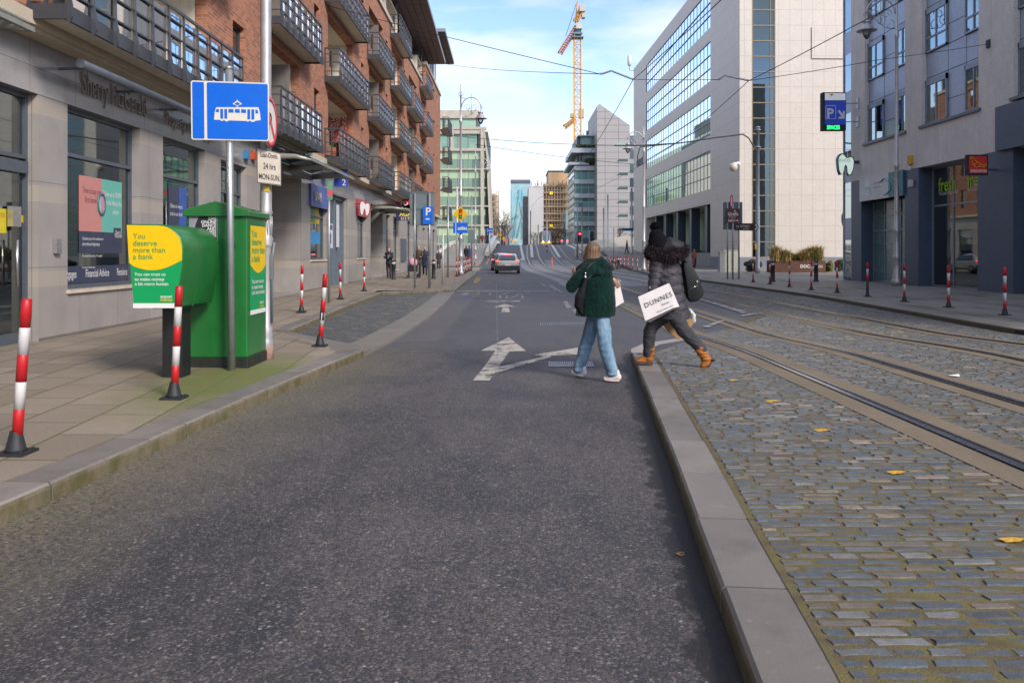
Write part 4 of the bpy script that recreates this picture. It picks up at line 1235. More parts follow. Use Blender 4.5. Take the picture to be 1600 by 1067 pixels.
# ---- canopies
def canopy(y0, y1, xo, label, dz=0.0):
    T = Thing('glass_canopy', (-7.3, y0, 4.2), label, 'canopy', 'glass canopies over the entrances')
    g = G()
    n = 12
    for i in range(n):
        f0, f1 = i / n, (i + 1) / n - .015
        x0, x1 = -7.25 + (xo + 7.25) * f0, -7.25 + (xo + 7.25) * f1
        zz = lambda f: 4.42 + .12 * math.sin(PI * f) - .12 * f
        g.add([(x0, y0, zz(f0)), (x1, y0, zz(f1)), (x1, y1, zz(f1)), (x0, y1, zz(f0)), (x0, y0, zz(f0) + .02), (x1, y0, zz(f1) + .02), (x1, y1, zz(f1) + .02), (x0, y1, zz(f0) + .02)], [(3, 2, 1, 0), (4, 5, 6, 7), (0, 1, 5, 4), (1, 2, 6, 5), (2, 3, 7, 6), (3, 0, 4, 7)])
    T.part('glass_roof', g, glass_mat('canopy_glass', (0.50, 0.68, 0.66), 1.2, 0.2))
    g = G()
    for y in (y0 + .03, (y0 + y1) / 2, y1 - .03):
        pts = [(-7.28, y, 4.30), (-6.8, y, 4.33), (-6.2, y, 4.32), (xo, y, 4.22)]
        g.tube(pts, [(.035, .10), (.035, .09), (.035, .07), (.03, .03)], 8)
    g.box(-7.3, -7.24, y0, y1, 4.18, 4.36); g.box(xo - .03, xo + .03, y0, y1, 4.20, 4.26)
    for q in T.o.children: q.location.z += dz
    g.v = [(a_, b_, c_ + dz) for a_, b_, c_ in g.v]
    T.part('frame', g, mat('canopy_frame_metal', (0.30, 0.30, 0.26), 0.45, 0.4))
    for y in (y0 + .2, y1 - .2): g = G(); g.tube([(-7.29, y, 4.80), (-6.3, y, 4.42)], .013, 6); T.part('tie_rod', g, M_FRM)
canopy(23.6, 30.0, -5.75, 'large glass canopy over the recessed entrance beyond the green cabinet')
canopy(42.8, 47.5, -5.5, 'farther glass canopy beside the tooth sign', -.42)
canopy(5.5, 9.9, -5.75, 'near glass canopy cut by the left edge of the photo')

# ---- shop signs on the left
def sign_x(name, X, y0, y1, z0, z1, m, label, group=None):
    T = Thing(name, (X, y0, z0), label, 'sign', group); g = G(); g.box(X, X + .08, y0, y1, z0, z1); T.part('board', g, m); return T
BLUE = mat('sign_blue', (0.035, 0.075, 0.42), 0.4)
T = sign_x('shop_sign', XS + .003, 29.7, 32.8, 3.25, 4.05, mat('fascia_royal_blue', (0.06, 0.10, 0.38), 0.4), 'royal blue fascia sign above the first small shop window')
g = text_g('SPAR', .5, (XS + .09, 30.1, 3.45), (0, 1, 0), (0, 0, 1), ext=.03, bold=.02); T.part('lettering', g, mat('print_silver', (0.42, 0.44, 0.46), 0.4))
T = panel_x('window_poster', -7.49, 30.05, 32.2, 1.9, 2.35, mat('poster_sky', (0.03, 0.28, 0.62), 0.4), 'sky blue card inside the window under the royal blue fascia')
T = panel_x('window_poster', -7.49, 30.0, 32.0, 2.65, 3.3, mat('poster_gold', (0.66, 0.45, 0.02), 0.4), 'yellow poster inside the window under the royal blue fascia')
g = G(); g.box(-7.482, -7.479, 30.7, 31.3, 2.7, 3.25); T.part('green_stripe', g, mat('poster_green', (.03, .3, .12), .4))
g = G(); g.prism([(XS + .01, 27.6 + .2 * i + 1.2, z) for i, z in enumerate((1.9, 1.5, 1.9))] , (.006, 0, 0))
T = Thing('projecting_sign', (-6.6, 33, 4.1), 'blue board sign hanging out from the wall behind the canopy edge', 'sign')
g = G(); ss = at(522, 292, 33); g.box(ss.x, at(543.5, 292, 33).x, 33, 33.06, ss.z, at(522, 265, 33).z); T.part('board', g, BLUE)
g = text_g('2', .35, (at(534, 286, 32.98).x, 32.985, at(534, 290, 33).z), (1, 0, 0), (0, 0, 1)); T.part('lettering', g, WH)
g = G(); g.box(-7.3, ss.x, 33.01, 33.05, at(0, 270, 33).z, at(0, 268, 33).z); T.part('bracket', g, M_DKM)

def tooth(T, c, w, h, d, mat_f, mat_rim, nrm=-1):
    """molar outline standing in the XZ plane"""
    o = [(-.40, .93), (-.26, 1.0), (-.12, .95), (0, .82), (.12, .80), (.26, .86), (.42, .83), (.5, .66), (.48, .42), (.42, .2), (.30, .02), (.18, 0), (.10, .12), (.08, .36), (0, .50), (-.10, .44), (-.16, .22), (-.22, .06), (-.34, .04), (-.44, .22), (-.48, .5), (-.5, .76)]
    g = G(); g.prism([(c[0] + x * w, c[1], c[2] + z * h) for x, z in o], (0, d, 0)); T.part('body', g, mat_rim)
    g = G(); g.prism([(c[0] + x * w * .88, c[1] - .012, c[2] + .05 * h + z * h * .9) for x, z in o], (0, .01, 0)); T.part('face', g, mat_f)
T = Thing('dentist_sign', (-6.7, 40.5, 3.4), 'white tooth shaped sign with red rim hanging by the small red shopfront', 'sign')
a = at(570, 338, 38.3); tooth(T, (a.x, 38.3, a.z), .50, .72, .08, WH, mat('sign_red', (.55, .03, .05), .4))
g = G(); g.box(-7.3, a.x, 38.39, 38.43, a.z + .55, a.z + .6); T.part('bracket', g, M_DKM)
T = sign_x('shop_sign', XS + .003, 38.6, 41.4, 3.3, 4.1, mat('fascia_crimson', (0.40, 0.05, 0.08), 0.4), 'crimson fascia sign behind the tooth sign')
def sign_y(name, px0, px1, py0, py1, Y, m, label, txts=(), th=.05, cat='sign', posts=None, back=None, group=None):
    """flat board facing the street towards us, placed from where it is seen"""
    a = at(px0, py1, Y); b = at(px1, py0, Y)
    T = Thing(name, ((a.x + b.x) / 2, Y, a.z), label, cat, group)
    g = G(); g.box(a.x, b.x, Y, Y + th, a.z, b.z); T.part('board', g, m)
    for (s, px, py, size, mm, kw) in txts:
        p = at(px, py, Y - .006); g = text_g(s, size * Y / FPX, (p.x, Y - .006, p.z), (1, 0, 0), (0, 0, 1), **kw); T.part('lettering', g, mm)
    return T
YP = mat('print_yellow', (0.72, 0.62, 0.12), 0.5)
RS = mat('sign_red', (.55, .03, .05), .4)
T = sign_y('estate_board', 619, 640.5, 328, 312, 52, RS, 'red TO LET board fixed high over a cream and navy agent board', [('TO LET', 624, 321, 9.5, WH, dict(bold=.03))])
T.o['label'] = 'red TO LET board fixed to the wall left of the twin post sign'
a = at(619, 328, 52.0)
T2 = sign_y('estate_board', 619, 640.5, 328, 345, 52.1, mat('estate_navy', (0.03, 0.035, 0.14), 0.4), 'navy agent board directly under the red one', [('AGAR', 624, 337, 9, YP, dict(bold=.03)), ('213 77', 627, 343, 5.5, YP, dict(bold=.03))]) if False else None
T2 = Thing('estate_board', (at(630, 345, 52).x, 52, at(630, 345, 52).z), 'navy agent board with cream figures directly under the red board', 'sign')
a = at(619, 345, 52); b = at(641, 320, 52)
g = G(); g.box(a.x, b.x, 52, 52.05, a.z, at(0, 331, 52).z); T2.part('board', g, mat('estate_navy', (0.03, 0.035, 0.14), 0.4))
g = G(); g.box(a.x, b.x, 52, 52.05, at(0, 331, 52).z, b.z); T2.part('cream_strip', g, mat('estate_cream', (0.7, 0.55, 0.3), 0.4))
g = text_g('AGAR', 9 * 52 / FPX, (at(624, 338, 52).x, 51.99, at(624, 338, 52).z), (1, 0, 0), (0, 0, 1), bold=.03); g.merge(text_g('213 77', 6 * 52 / FPX, (at(626, 343.5, 52).x, 51.99, at(626, 343.5, 52).z), (1, 0, 0), (0, 0, 1), bold=.03)); T2.part('lettering', g, YP)
# alarm boxes and small wall fittings
for (px, py, m, lb) in ((382, 244, mat('alarm_blue', (.05, .2, .4), .4), 'blue alarm box on the wall under the tram sign panel'), (393, 245, mat('alarm_red', (.5, .08, .03), .4), 'red alarm box beside the blue one')):
    Y = XS * FPX / (px - 800); p = at(px, py, Y)
    T = Thing('alarm_box', p, lb, 'alarm box'); g = G(); g.box(XS + .002, XS + .12, p.y - .13, p.y + .13, p.z - .09, p.z + .12); g.tube([(XS + .06, p.y, p.z + .12), (XS + .06, p.y, p.z + .17)], .04, 8); T.part('case', g, m)
# metal wall cabinet
g = G(); g.box(XS + .002, XS + .1, 54.0, 56.4, 1.0, 2.5); BLD.part('wall_grille', g, M_FRM)
# planter on a first floor balcony and the red trellis behind it
T = Thing('balcony_planter', (-6.8, 31.1, 5.2), 'terracotta trough of greenery on the lowest balcony over the blue fascia', 'planter')
g = G(); g.box(-6.95, -6.6, 30.9, 31.7, 5.19, 5.5); T.part('trough', g, mat('terracotta', (.35, .12, .07), .7))
g = G(); random.seed(5)
for i in range(160):
    p = Vector((random.uniform(-6.95, -6.6), random.uniform(30.9, 31.7), 5.5 + random.uniform(0, .22))); u = Vector((random.gauss(0, 1), random.gauss(0, 1), random.gauss(0, 1))).normalized() * .05; w = u.orthogonal()
    g.add([p - u, p - w * .5, p + u, p + w * .5], [(0, 1, 2, 3)])
T.part('plant', g, mat('balcony_leaf', (.05, .11, .03), .6))
T = Thing('trellis', (-8.6, 33, 5.2), 'red leafy screen on the wall of the lowest balcony over the blue fascia', 'trellis')
g = G()
for i in range(900):
    p = Vector((-7.5 + random.uniform(-1.1, .3), 36.3, 5.3 + random.uniform(0, 2.2))); a = random.uniform(0, 6.28); u = Vector((math.cos(a), 0, math.sin(a))) * .05; w = Vector((-u.z, .3 * u.x, u.x)) * .6
    p.y -= random.uniform(0, .05); g.add([p - u, p - w, p + u, p + w], [(0, 1, 2, 3)])
T.part('leaves', g, mat('red_leaf', (.42, .04, .03), .6))
# ================================================================ OFFICE BUILDING (right, pale cladding)
def clad_mat(name, c0):
    return granite_mat(name, c0, joint=(0.94, 1.235, 0.011, 0.0), fine=22, rough=0.5, dark=0.10, var=0.05, spec=0.4)
M_CLAD = granite_mat('cream_stone_cladding', (0.64, 0.585, 0.52), joint=(0.94, 1.235, 0.010, 0.0), fine=22, rough=0.5, dark=0.10, var=0.05)
M_CURT = glass_mat('office_curtain_glass', (0.10, 0.13, 0.12), 1.6, 0.42, (0.86, 0.95, 0.97))
M_CURTB = glass_mat('office_teal_glass', (0.05, 0.12, 0.14), 1.0, 0.10, (0.6, 0.8, 0.9))
M_MULL = mat('mullion_metal', (0.16, 0.20, 0.25), 0.4, 0.4, world_c=True)
A0 = Vector((18.2, 66.0)); A1 = Vector((16.95, 115.0))
dirA = (A1 - A0).normalized(); nA = Vector((-dirA.y, dirA.x)).normalized()
if nA.x > 0: nA = -nA
eA = Vector((dirA.y, -dirA.x))
if eA.x < 0: eA = -eA
def fp(s, d, z): q = A0 + dirA * s - nA * d; return (q.x, q.y, z)
OFF = Thing('office_building', (A0.x, A0.y, 0.3), 'pale stone office block with long ribbon windows and a dark colonnade across the tram tracks', 'building')
Ltot = (A1 - A0).length; H = 27.1
def fbox(g, s0, s1, d0, d1, z0, z1):
    v = [fp(s, d, z) for z in (z0, z1) for s in (s0, s1) for d in (d0, d1)]
    g.add(v, [(0, 1, 3, 2), (4, 6, 7, 5), (0, 4, 5, 1), (2, 3, 7, 6), (0, 2, 6, 4), (1, 5, 7, 3)], False)
strips = [(7.3, 10.86), (12.2, 15.83), (17.1, 20.74), (21.96, 25.5)]
sA, sB = 8.8, 39.8
g = G()
fbox(g, 0, sA, 0, 0.5, 1.2, H); fbox(g, sB, Ltot, 0, 0.5, 1.2, H)
z = 6.0
for (a, b) in strips: fbox(g, sA, sB, 0, 0.5, z, a); z = b
fbox(g, sA, sB, 0, 0.5, z, H)
OFF.part('front_cladding', g, M_CLAD)
# end wall facing us
g = G()
def ebox(g, e0, e1, d0, d1, z0, z1):
    """along the end wall: e to the right, d into the building"""
    v = []
    for z_ in (z0, z1):
        for e in (e0, e1):
            for d in (d0, d1): q = A0 + eA * e + dirA * d; v.append((q.x, q.y, z_))
    g.add(v, [(0, 2, 3, 1), (4, 5, 7, 6), (0, 4, 6, 2), (1, 3, 7, 5), (0, 1, 5, 4), (2, 6, 7, 3)], False)
e1, e2 = 0.99, 2.88
ebox(g, 0.5, e1, 0, .5, 1.2, H); ebox(g, e2, 30, 0, .5, 1.2, H)
ebox(g, 0.0, 0.5, -0.004, 0.0, 1.2, H)
g.v[-8:] = g.v[-8:]
ebox(g, 5.8, 12, -0.10, 0, 17.1, 19.6)
OFF.part('end_cladding', g, M_CLAD)
PLM = granite_mat('blue_grey_plinth', (0.20, 0.215, 0.26), joint=(1.2, 1.3, .01, 0), fine=40)
g = G(); fbox(g, sB, Ltot, -.03, .5, .1, 1.6); OFF.part('plinth', g, PLM)
g = G(); ebox(g, 0, 30, -.03, .5, 0.1, 1.2); fbox(g, 0.03, sA, -.03, .5, 0.1, 1.2)
OFF.part('plinth', g, PLM)
g = G(); ebox(g, e1, e2, 0.06, .10, 1.2, H); w = OFF.part('stair_window', g, M_CURTB)
g = G(); zz = 1.2
while zz < H:
    ebox(g, e1, e2, -.01, .06, zz - .04, zz + .04); zz += 1.235
ebox(g, e1, e1 + .07, -.012, .07, 1.2, H); ebox(g, e2 - .07, e2, -.012, .07, 1.2, H); ebox(g, e2 - .42, e2 - .38, 0, .06, 1.2, H)
OFF.part('frame', g, mat('bronze_frame', (0.20, 0.16, 0.11), 0.5, 0.2, world_c=True), w)
g = G(); ebox(g, 1.0, 2.9, .5, 3, 1.2, H - .2)
OFF.part('stair_core', g, mat('stair_interior', (0.09, 0.12, 0.14), 0.8, world_c=True, var=.4, vs=.4))
for (a, b) in strips:
    g = G(); fbox(g, sA, sB, .08, .12, a, b); w = OFF.part('ribbon_window', g, M_CURT)
    g = G(); n = 24
    for i in range(n + 1):
        s = sA + (sB - sA) * i / n; fbox(g, s - .02, s + .02, .05, .08, a, b)
    for k in (0.0, .33, .66, 1.0): zq = a + (b - a) * k; fbox(g, sA, sB, .005, .075, zq - .025, zq + .025)
    OFF.part('mullions', g, M_MULL, w)
g = G(); fbox(g, sA - 1, sB + 1, 3.0, 3.2, 1, 26.5)
for (a, b) in strips: fbox(g, sA, sB, .6, 3.0, a - .5, a - .1)
OFF.part('office_interior', g, mat('office_interior_blinds', (0.25, 0.33, 0.22), 0.8, var=.5, vs=.25, world_c=True))
g = G(); fbox(g, .5, Ltot, .5, 14, H - .3, H); ebox(g, 8, 30, .5, 30, 1, H - .3); OFF.part('roof', g, mat('flat_roof', (0.25, 0.25, 0.26), .8))
# colonnade
g = G(); fbox(g, sA, sB, .5, 4.2, 6.0, 6.2); fbox(g, sB, sB + .3, .5, 4.2, .5, 6.0); fbox(g, sA - .3, sA, .5, 4.2, .5, 6.0)
OFF.part('colonnade_soffit', g, M_CREAM)
g = G(); fbox(g, sA, sB, 4.0, 4.2, .3, 6.0); gw = OFF.part('lobby_glazing', g, M_CURTB)
g = G()
for i in range(12):
    s = sA + (sB - sA) * i / 11; fbox(g, s - .05, s + .05, 3.92, 4.0, .3, 6.0)
for z_ in (1.6, 3.0, 4.5): fbox(g, sA, sB, 3.94, 4.0, z_ - .05, z_ + .05)
OFF.part('frame', g, mat('lobby_frame', (.35, .38, .38), .5, world_c=True), gw)
def s_of(px):   # distance along the facade for a photograph column
    k = (px - 800) / FPX
    y = (A0.x + 66 * 0.02551) / (k + 0.02551); return y - 66
for px in (1099, 1075, 1054.5, 1036, 1021):
    s = s_of(px); g = G(); fbox(g, s - .42, s + .42, .25, 1.1, .5, 6.0)
    OFF.part('column', g, mat('blue_black_column', (0.035, 0.055, 0.085), 0.4, world_c=True))
g = G(); fbox(g, sA, sB, .15, .5, .3, 1.55); OFF.part('planter_wall', g, granite_mat('planter_stone', (0.26, 0.25, 0.25), joint=(.6, 3, .01, 0), fine=40, dark=.5))
T = Thing('hedge', (A0.x, 90, 1.5), 'low shrubs along the top of the stone planter wall under the colonnade', 'hedge')
g = G(); random.seed(8)
for i in range(1200):
    s = random.uniform(sA, sB); q = fp(s, random.uniform(.5, .95), 1.5 + random.uniform(0, .35) * (0.5 + .5 * math.sin(s * 1.3)))
    p = Vector(q); u = Vector((random.gauss(0, 1), random.gauss(0, 1), random.gauss(0, 1))).normalized() * .1; w_ = u.orthogonal() * .4
    g.add([p - u, p - w_, p + u, p + w_], [(0, 1, 2, 3)])
T.part('foliage', g, mat('shrub_green', (.06, .10, .035), .7))
# sign on the far end of the facade, antenna
g = text_g('OUR.COM', 1.3, fp(46.6, -.03, 13.2), (-dirA.x, -dirA.y, 0), (0, 0, 1), ext=.05, bold=.02)
OFF.part('lettering', g, mat('navy_letter', (.03, .04, .10), .4))
g = G(); q = fp(Ltot - .1, 0, H); g.tube([(q[0] - .6, q[1], H - .2), (q[0] + .2, q[1], H - .2)], .05, 6); g.tube([(q[0] - .6, q[1], H - .2), (q[0] - .6, q[1], H + 1.6)], .06, 6); g.lathe([(.15, 0), (.3, .2), (.3, 1.4), (.15, 1.6)], (q[0] - .6, q[1], H + .4), 8)
OFF.part('aerial', g, mat('aerial_white', (.6, .6, .6), .5))
# security camera
T = Thing('security_camera', at(1145, 262, 65), 'white dome camera on a bracket at the corner of the pale office block', 'camera')
p = at(1146, 258, 65.0); q = at(1155.5, 256, 66)
g = G(); g.tube([q, p + Vector((0, 0, .15))], .07, 8); g.box(q.x - .25, q.x + .02, 65.8, 65.98, q.z - .1, q.z + .15); T.part('bracket', g, mat('cctv_white', (.65, .65, .63), .4))
g = G(); g.lathe([(.05, .15), (.30, .1), (.33, -.25), (.22, -.45), (.05, -.5)][::-1], p - Vector((0, 0, .0)), 12); T.part('dome', g, mat('cctv_cream', (.5, .47, .38), .4))

# ================================================================ NEAR RIGHT BUILDING
XR = 16.95
NB = Thing('corner_building', (XR, 30, .17), 'grey rendered block with slate blue panels and navy shopfronts at the right edge', 'building')
M_REN = granite_mat('grey_render', (0.72, 0.69, 0.65), fine=25, dark=0.4, var=.1, rough=.85)
M_NAVY = mat('navy_cladding', (0.06, 0.085, 0.135), 0.45, 0.1, 0.12, dirt=.25, world_c=True)
M_PANEL = mat('slate_blue_panel', (0.36, 0.42, 0.52), 0.4, 0.2, 0.08, dirt=.35, world_c=True)
M_GLR = glass_mat('flat_window_glass', (0.55, 0.58, 0.55), 1.2, 0.22)
def YR(px, X=XR): return X * FPX / (px - 800.0)
ops = [(YR(1529), YR(1440), 6.8, 19), (YR(1414), YR(1351), 6.8, 19), (24.3, 27.9, 6.6, 19), (18.0, 22.3, 6.6, 19), (12, 16.5, 6.6, 19)]
g = G(); wall_grid(g, XR, XR + .6, 8, 41.2, 5.1, 20, ops)
NB.part('render_wall', g, M_REN)
g = G(); gl_ = [(YR(1528), YR(1435.5), .17, 5.1), (YR(1414), YR(1346), .17, 5.1), (23.5, 27.9, .17, 5.1), (17, 21.5, .17, 5.1), (11, 15.5, .17, 5.1)]
wall_grid(g, XR - .01, XR + .7, 8, 41.2, .05, 5.1, gl_)
NB.part('shopfront_pier', g, M_NAVY)
g = G(); g.box(XR - .16, XR + .01, 23.0, 28.7, 5.08, 6.6); NB.part('navy_fascia', g, M_NAVY)
g = G(); g.box(XR - .02, XR + .6, 41.2, 42.6, .05, 20)
g = G()
for z0 in (0.3, 3.2, 6.7, 9.7, 12.7, 15.7): g.box(XR + .05, XR + .15, 41.2, 42.3, z0, z0 + 1.9)
w = NB.part('corner_window', g, M_GLR)
g = G()
for z0 in (2.2, 5.1, 8.6, 11.6, 14.6, 17.6): g.box(XR + .04, XR + .2, 41.2, 42.3, z0, z0 + 1.1)
g.box(XR, XR + .2, 41.2, 41.28, .1, 20); g.box(XR, XR + .2, 42.22, 42.3, .1, 20)
NB.part('corner_panels', g, M_PANEL)
g = G(); g.box(XR + .2, XR + 12, 41.9, 42.2, 0, 20); g.box(XR + .6, XR + 12, 8, 42, 19.8, 20); g.box(XR + 5, XR + 5.2, 8, 42, 0, 20)
for z_ in (6.4, 9.2, 12.1, 15): g.box(XR + .6, XR + 5, 8, 42, z_, z_ + .2)
NB.part('side_wall', g, M_REN)
def flat_windows(y0, y1, rows):
    ws = (y1 - y0)
    spans = [(y0, y0 + ws * .29), (y1 - ws * .37, y1)] if ws > 3 else [(y0, y1)]
    spans = [(y0, y0 + ws * .285), (y0 + ws * .60, y1)]
    g = G(); g.box(XR + .22, XR + .3, y0, y1, 6.8, 19)
    pn = NB.part('infill_panel', g, M_PANEL)
    j = G()
    for z0 in rows:
        j.box(XR + .212, XR + .222, y0, y1, z0 - .02, z0 + .005); j.box(XR + .212, XR + .222, y0, y1, z0 - 1.05, z0 - 1.03)
        j.box(XR + .212, XR + .222, spans[0][1], spans[1][0], z0 + .75, z0 + .77)
    for s in spans: j.box(XR + .212, XR + .222, s[0] - .01, s[0], 6.8, 19); j.box(XR + .212, XR + .222, s[1], s[1] + .01, 6.8, 19)
    NB.part('panel_joints', j, M_DARK, pn)
    for z0 in rows:
        for (a, b) in spans:
            f = G(); zt = z0 + 1.8
            f.box(XR + .14, XR + .22, a, a + .06, z0, zt); f.box(XR + .14, XR + .22, b - .06, b, z0, zt); f.box(XR + .14, XR + .22, a, b, z0, z0 + .06); f.box(XR + .14, XR + .22, a, b, zt - .22, zt)
            m = (a + b) / 2; f.box(XR + .145, XR + .21, m - .03, m + .03, z0, zt)
            if z0 > 8: f.box(XR + .145, XR + .215, a, b, z0 + .55, z0 + .62)
            w = NB.part('window', f, mat('flat_window_frame', (.24, .28, .34), .4, .2, world_c=True))
            f = G(); f.box(XR + .18, XR + .20, a + .05, b - .05, z0 + .05, zt - .05); NB.part('pane', f, M_GLR, w)
            f = G(); f.box(XR + .205, XR + .215, a + .05, b - .05, z0 + .05, zt - .05); NB.part('net_curtain', f, mat('net_curtain', (.55, .50, .42), .9, var=.4, vs=2, world_c=True), w)
    s = G(); s.box(XR - .08, XR + .2, y0 - .15, y1 + .15, 6.70, 6.80); NB.part('sill', s, M_FRM)
for (a, b) in ((YR(1529), YR(1440)), (YR(1414), YR(1351)), (24.3, 27.9), (18, 22.3), (12, 16.5)):
    flat_windows(a, b, (6.84, 9.78, 12.7, 15.6))
# shopfront glazing
for i, (a, b) in enumerate(((YR(1528), YR(1435.5)), (23.5, 27.9), (17, 21.5), (11, 15.5))):
    X2 = XR + .6
    f = G(); f.box(X2 - .06, X2 + .02, a, b, .17, .24); f.box(X2 - .06, X2 + .02, a, b, 5.0, 5.1); f.box(X2 - .06, X2 + .02, a, a + .07, .24, 5); f.box(X2 - .06, X2 + .02, b - .07, b, .24, 5)
    m = a + (b - a) * .62; f.box(X2 - .05, X2 + .01, m - .035, m + .035, .24, 5); f.box(X2 - .055, X2 + .015, a, b, 3.45, 3.53)
    w = NB.part('shop_window', f, mat('pale_frame', (.22, .25, .30), .4, .3, world_c=True))
    f = G(); f.box(X2 - .02, X2 - .008, a + .05, b - .05, .22, 5.02); NB.part('glass', f, M_GL, w)
    f = G(); f.box(X2 + .02, X2 + .04, a + .06, b - .06, 3.5, 5.0); NB.part('grey_film', f, mat('grey_window_film', (.10, .12, .12), .5, world_c=True), w)
    f = G(); f.box(X2 + 3, X2 + 3.1, a, b, .1, 5); f.box(X2, X2 + 3, a - .1, a, .1, 5); f.box(X2, X2 + 3, b, b + .1, .1, 5); f.box(X2, X2 + 3, a, b, .1, .2); NB.part('interior', f, M_ROOM, w)
X2 = XR + .58
ty = YR(1467, X2)
def lt(s, px, py, size, m, **kw):
    y = YR(px, X2); z_ = CAMZ + (395 - py) * y / FPX
    return text_g(s, size, (X2 - .015, y, z_), (0, -1, 0), (0, 0, 1), **kw)
T = Thing('shop_lettering', (X2, ty, 4), 'lime green word fresh on the right side shop window', 'lettering')
g = lt('fresh', 1467, 300, 0.78, None, bold=.015, xs=.86); T.part('letters', g, mat('lime_green', (.28, .55, .02), .5)); g = lt('THE GOOD FOOD MARKET', 1467.5, 306, .17, None, xs=.7); T.part('small_letters', g, WH)
T = Thing('shop_lettering', (X2, YR(1512, X2), 4), 'second lime green word fresh, partly behind the navy pier', 'lettering')
g = lt('fresh', 1512, 293, 0.78, None, bold=.015, xs=.86); T.part('letters', g, mat('lime_green', (.28, .55, .02), .5)); g = lt('THE GOOD FOOD MARKET', 1512.5, 299.5, .17, None, xs=.7); T.part('small_letters', g, WH)
# lit lamp inside
T = Thing('pendant_lamp', (X2 + 1.0, 31.8, 3.1), 'warm lit pendant lamp inside the shop window with the green word', 'lamp')
yl_ = (X2 + .5) * FPX / (1512 - 800); zl_ = CAMZ + (395 - 361) * yl_ / FPX
g = G(); g.lathe([(.03, .22), (.09, .16), (.11, 0), (.05, -.08)][::-1], (X2 + .5, yl_, zl_), 10); T.part('shade', g, mat('lamp_glow', (.8, .45, .1), .5, emit=(1, .55, .12), es=3)); g = G(); g.tube([(X2 + .5, yl_, zl_ + .2), (X2 + .5, yl_, 5.0)], .01, 5); T.part('cord', g, M_DARK)
# clinic entrance recess
a, b = YR(1414), YR(1346)
f = G(); X3 = XR + .6
f.box(X3 - .05, X3 + .02, a, b, .17, .25); 
for y in (a, a + 1.55, a + 1.65, b - 1.3, b - .07): f.box(X3 - .05, X3 + .02, y, y + .07, .25, 4.0)
f.box(X3 - .04, X3 + .02, a, b, 2.55, 2.65); f.box(X3 - .04, X3 + .02, a, b, 3.25, 3.33); f.box(X3 - .035, X3 + .02, a + 1.65, b, 1.95, 2.0)
w = NB.part('clinic_door', f, mat('pale_frame', (.22, .25, .30), .4, .3))
f = G(); f.box(X3 - .01, X3, a + .05, b - .05, .2, 4.0); NB.part('glass', f, mat('frosted_teal_glass', (.10, .18, .18), .25, var=.2, vs=1, world_c=True), w)
T = Thing('shop_sign', (XR, a, 4.03), 'white and teal clinic fascia sign over the recessed glass door', 'sign')
f = G(); f.box(XR - .10, XR + .02, a + 1.35, b, 4.03, 5.14); T.part('board', f, mat('clinic_white', (.52, .52, .55), .4))
f = G(); f.box(XR - .10, XR + .02, a, a + 1.35, 4.03, 5.14); T.part('teal_panel', f, mat('clinic_teal', (.02, .15, .19), .4))
f = G(); yc = YR(1356, XR - .1); f.prism([(XR - .106, yc + .34 * math.cos(t_), 4.60 + .44 * math.sin(t_)) for t_ in [i * 2 * PI / 24 for i in range(24)]], (-.006, 0, 0)); T.part('roundel', f, mat('clinic_pale', (.55, .62, .66), .4))
f = text_g('IS+CO', .2, (XR - .116, yc + .26, 4.52), (0, -1, 0), (0, 0, 1)); f.merge(text_g('Dental Surgery', .13, (XR - .104, yc - .6, 4.75), (0, -1, 0), (0, 0, 1))); f.merge(text_g('Implant Specialists', .11, (XR - .104, yc - .6, 4.55), (0, -1, 0), (0, 0, 1))); T.part('lettering', f, mat('print_grey', (.12, .16, .2), .5))
f = G()
f.tube([(XR - .112, a + 2.1, 4.8), (XR - .112, a + 1.7, 4.95), (XR - .112, a + 1.3, 4.7), (XR - .112, a + 1.1, 4.4), (XR - .112, a + 1.5, 4.2), (XR - .112, a + 1.8, 4.2)], .03, 6); f.tube([(XR - .112, a + .9, 4.95), (XR - .112, a + .6, 4.6), (XR - .112, a + .25, 4.2)], .02, 6); f.tube([(XR - .112, a + .3, 5.0), (XR - .112, a + .7, 4.6), (XR - .112, a + .7, 4.3)], .02, 6)
T.part('swirl', f, mat('clinic_green', (.10, .5, .42), .4))
# tooth sign, roundel sign, parking sign
T = Thing('tooth_sign', (16.3, 40.2, 5.3), 'pale green tooth shaped sign projecting from the corner of the grey block', 'sign')
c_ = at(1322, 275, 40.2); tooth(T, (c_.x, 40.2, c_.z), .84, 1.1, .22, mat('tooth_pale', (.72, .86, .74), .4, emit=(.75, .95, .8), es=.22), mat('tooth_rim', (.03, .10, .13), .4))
f = text_g('IS+CO', .2, (c_.x - .36, 40.18, c_.z + .68), (1, 0, 0), (0, 0, 1)); T.part('lettering', f, mat('print_grey', (.25, .35, .3), .5))
f = G(); f.box(c_.x + .3, XR, 40.28, 40.36, c_.z + .6, c_.z + .75); T.part('bracket', f, M_DKM)
T = sign_y('cafe_sign', 1511, 1544, 242, 274, 28.8, M_DARK, 'square dark red sign with yellow swirl projecting from the navy pier', th=.14)
a_ = at(1514.5, 271, 28.78); b_ = at(1542, 244.5, 28.78)
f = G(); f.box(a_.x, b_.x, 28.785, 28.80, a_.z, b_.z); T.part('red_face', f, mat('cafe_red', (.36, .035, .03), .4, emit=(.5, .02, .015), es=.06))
f = text_g('INSOMNIA', 6.4 * 28.8 / FPX, (at(1516.5, 269.5, 28.77).x, 28.765, at(0, 269.5, 28.77).z), (1, 0, 0), (0, 0, 1), bold=.02, xs=.84); T.part('lettering', f, WH)
f = G()
def sw(pl, r=.012): f.tube([at(x, y, 28.77) for x, y in pl], r, 5)
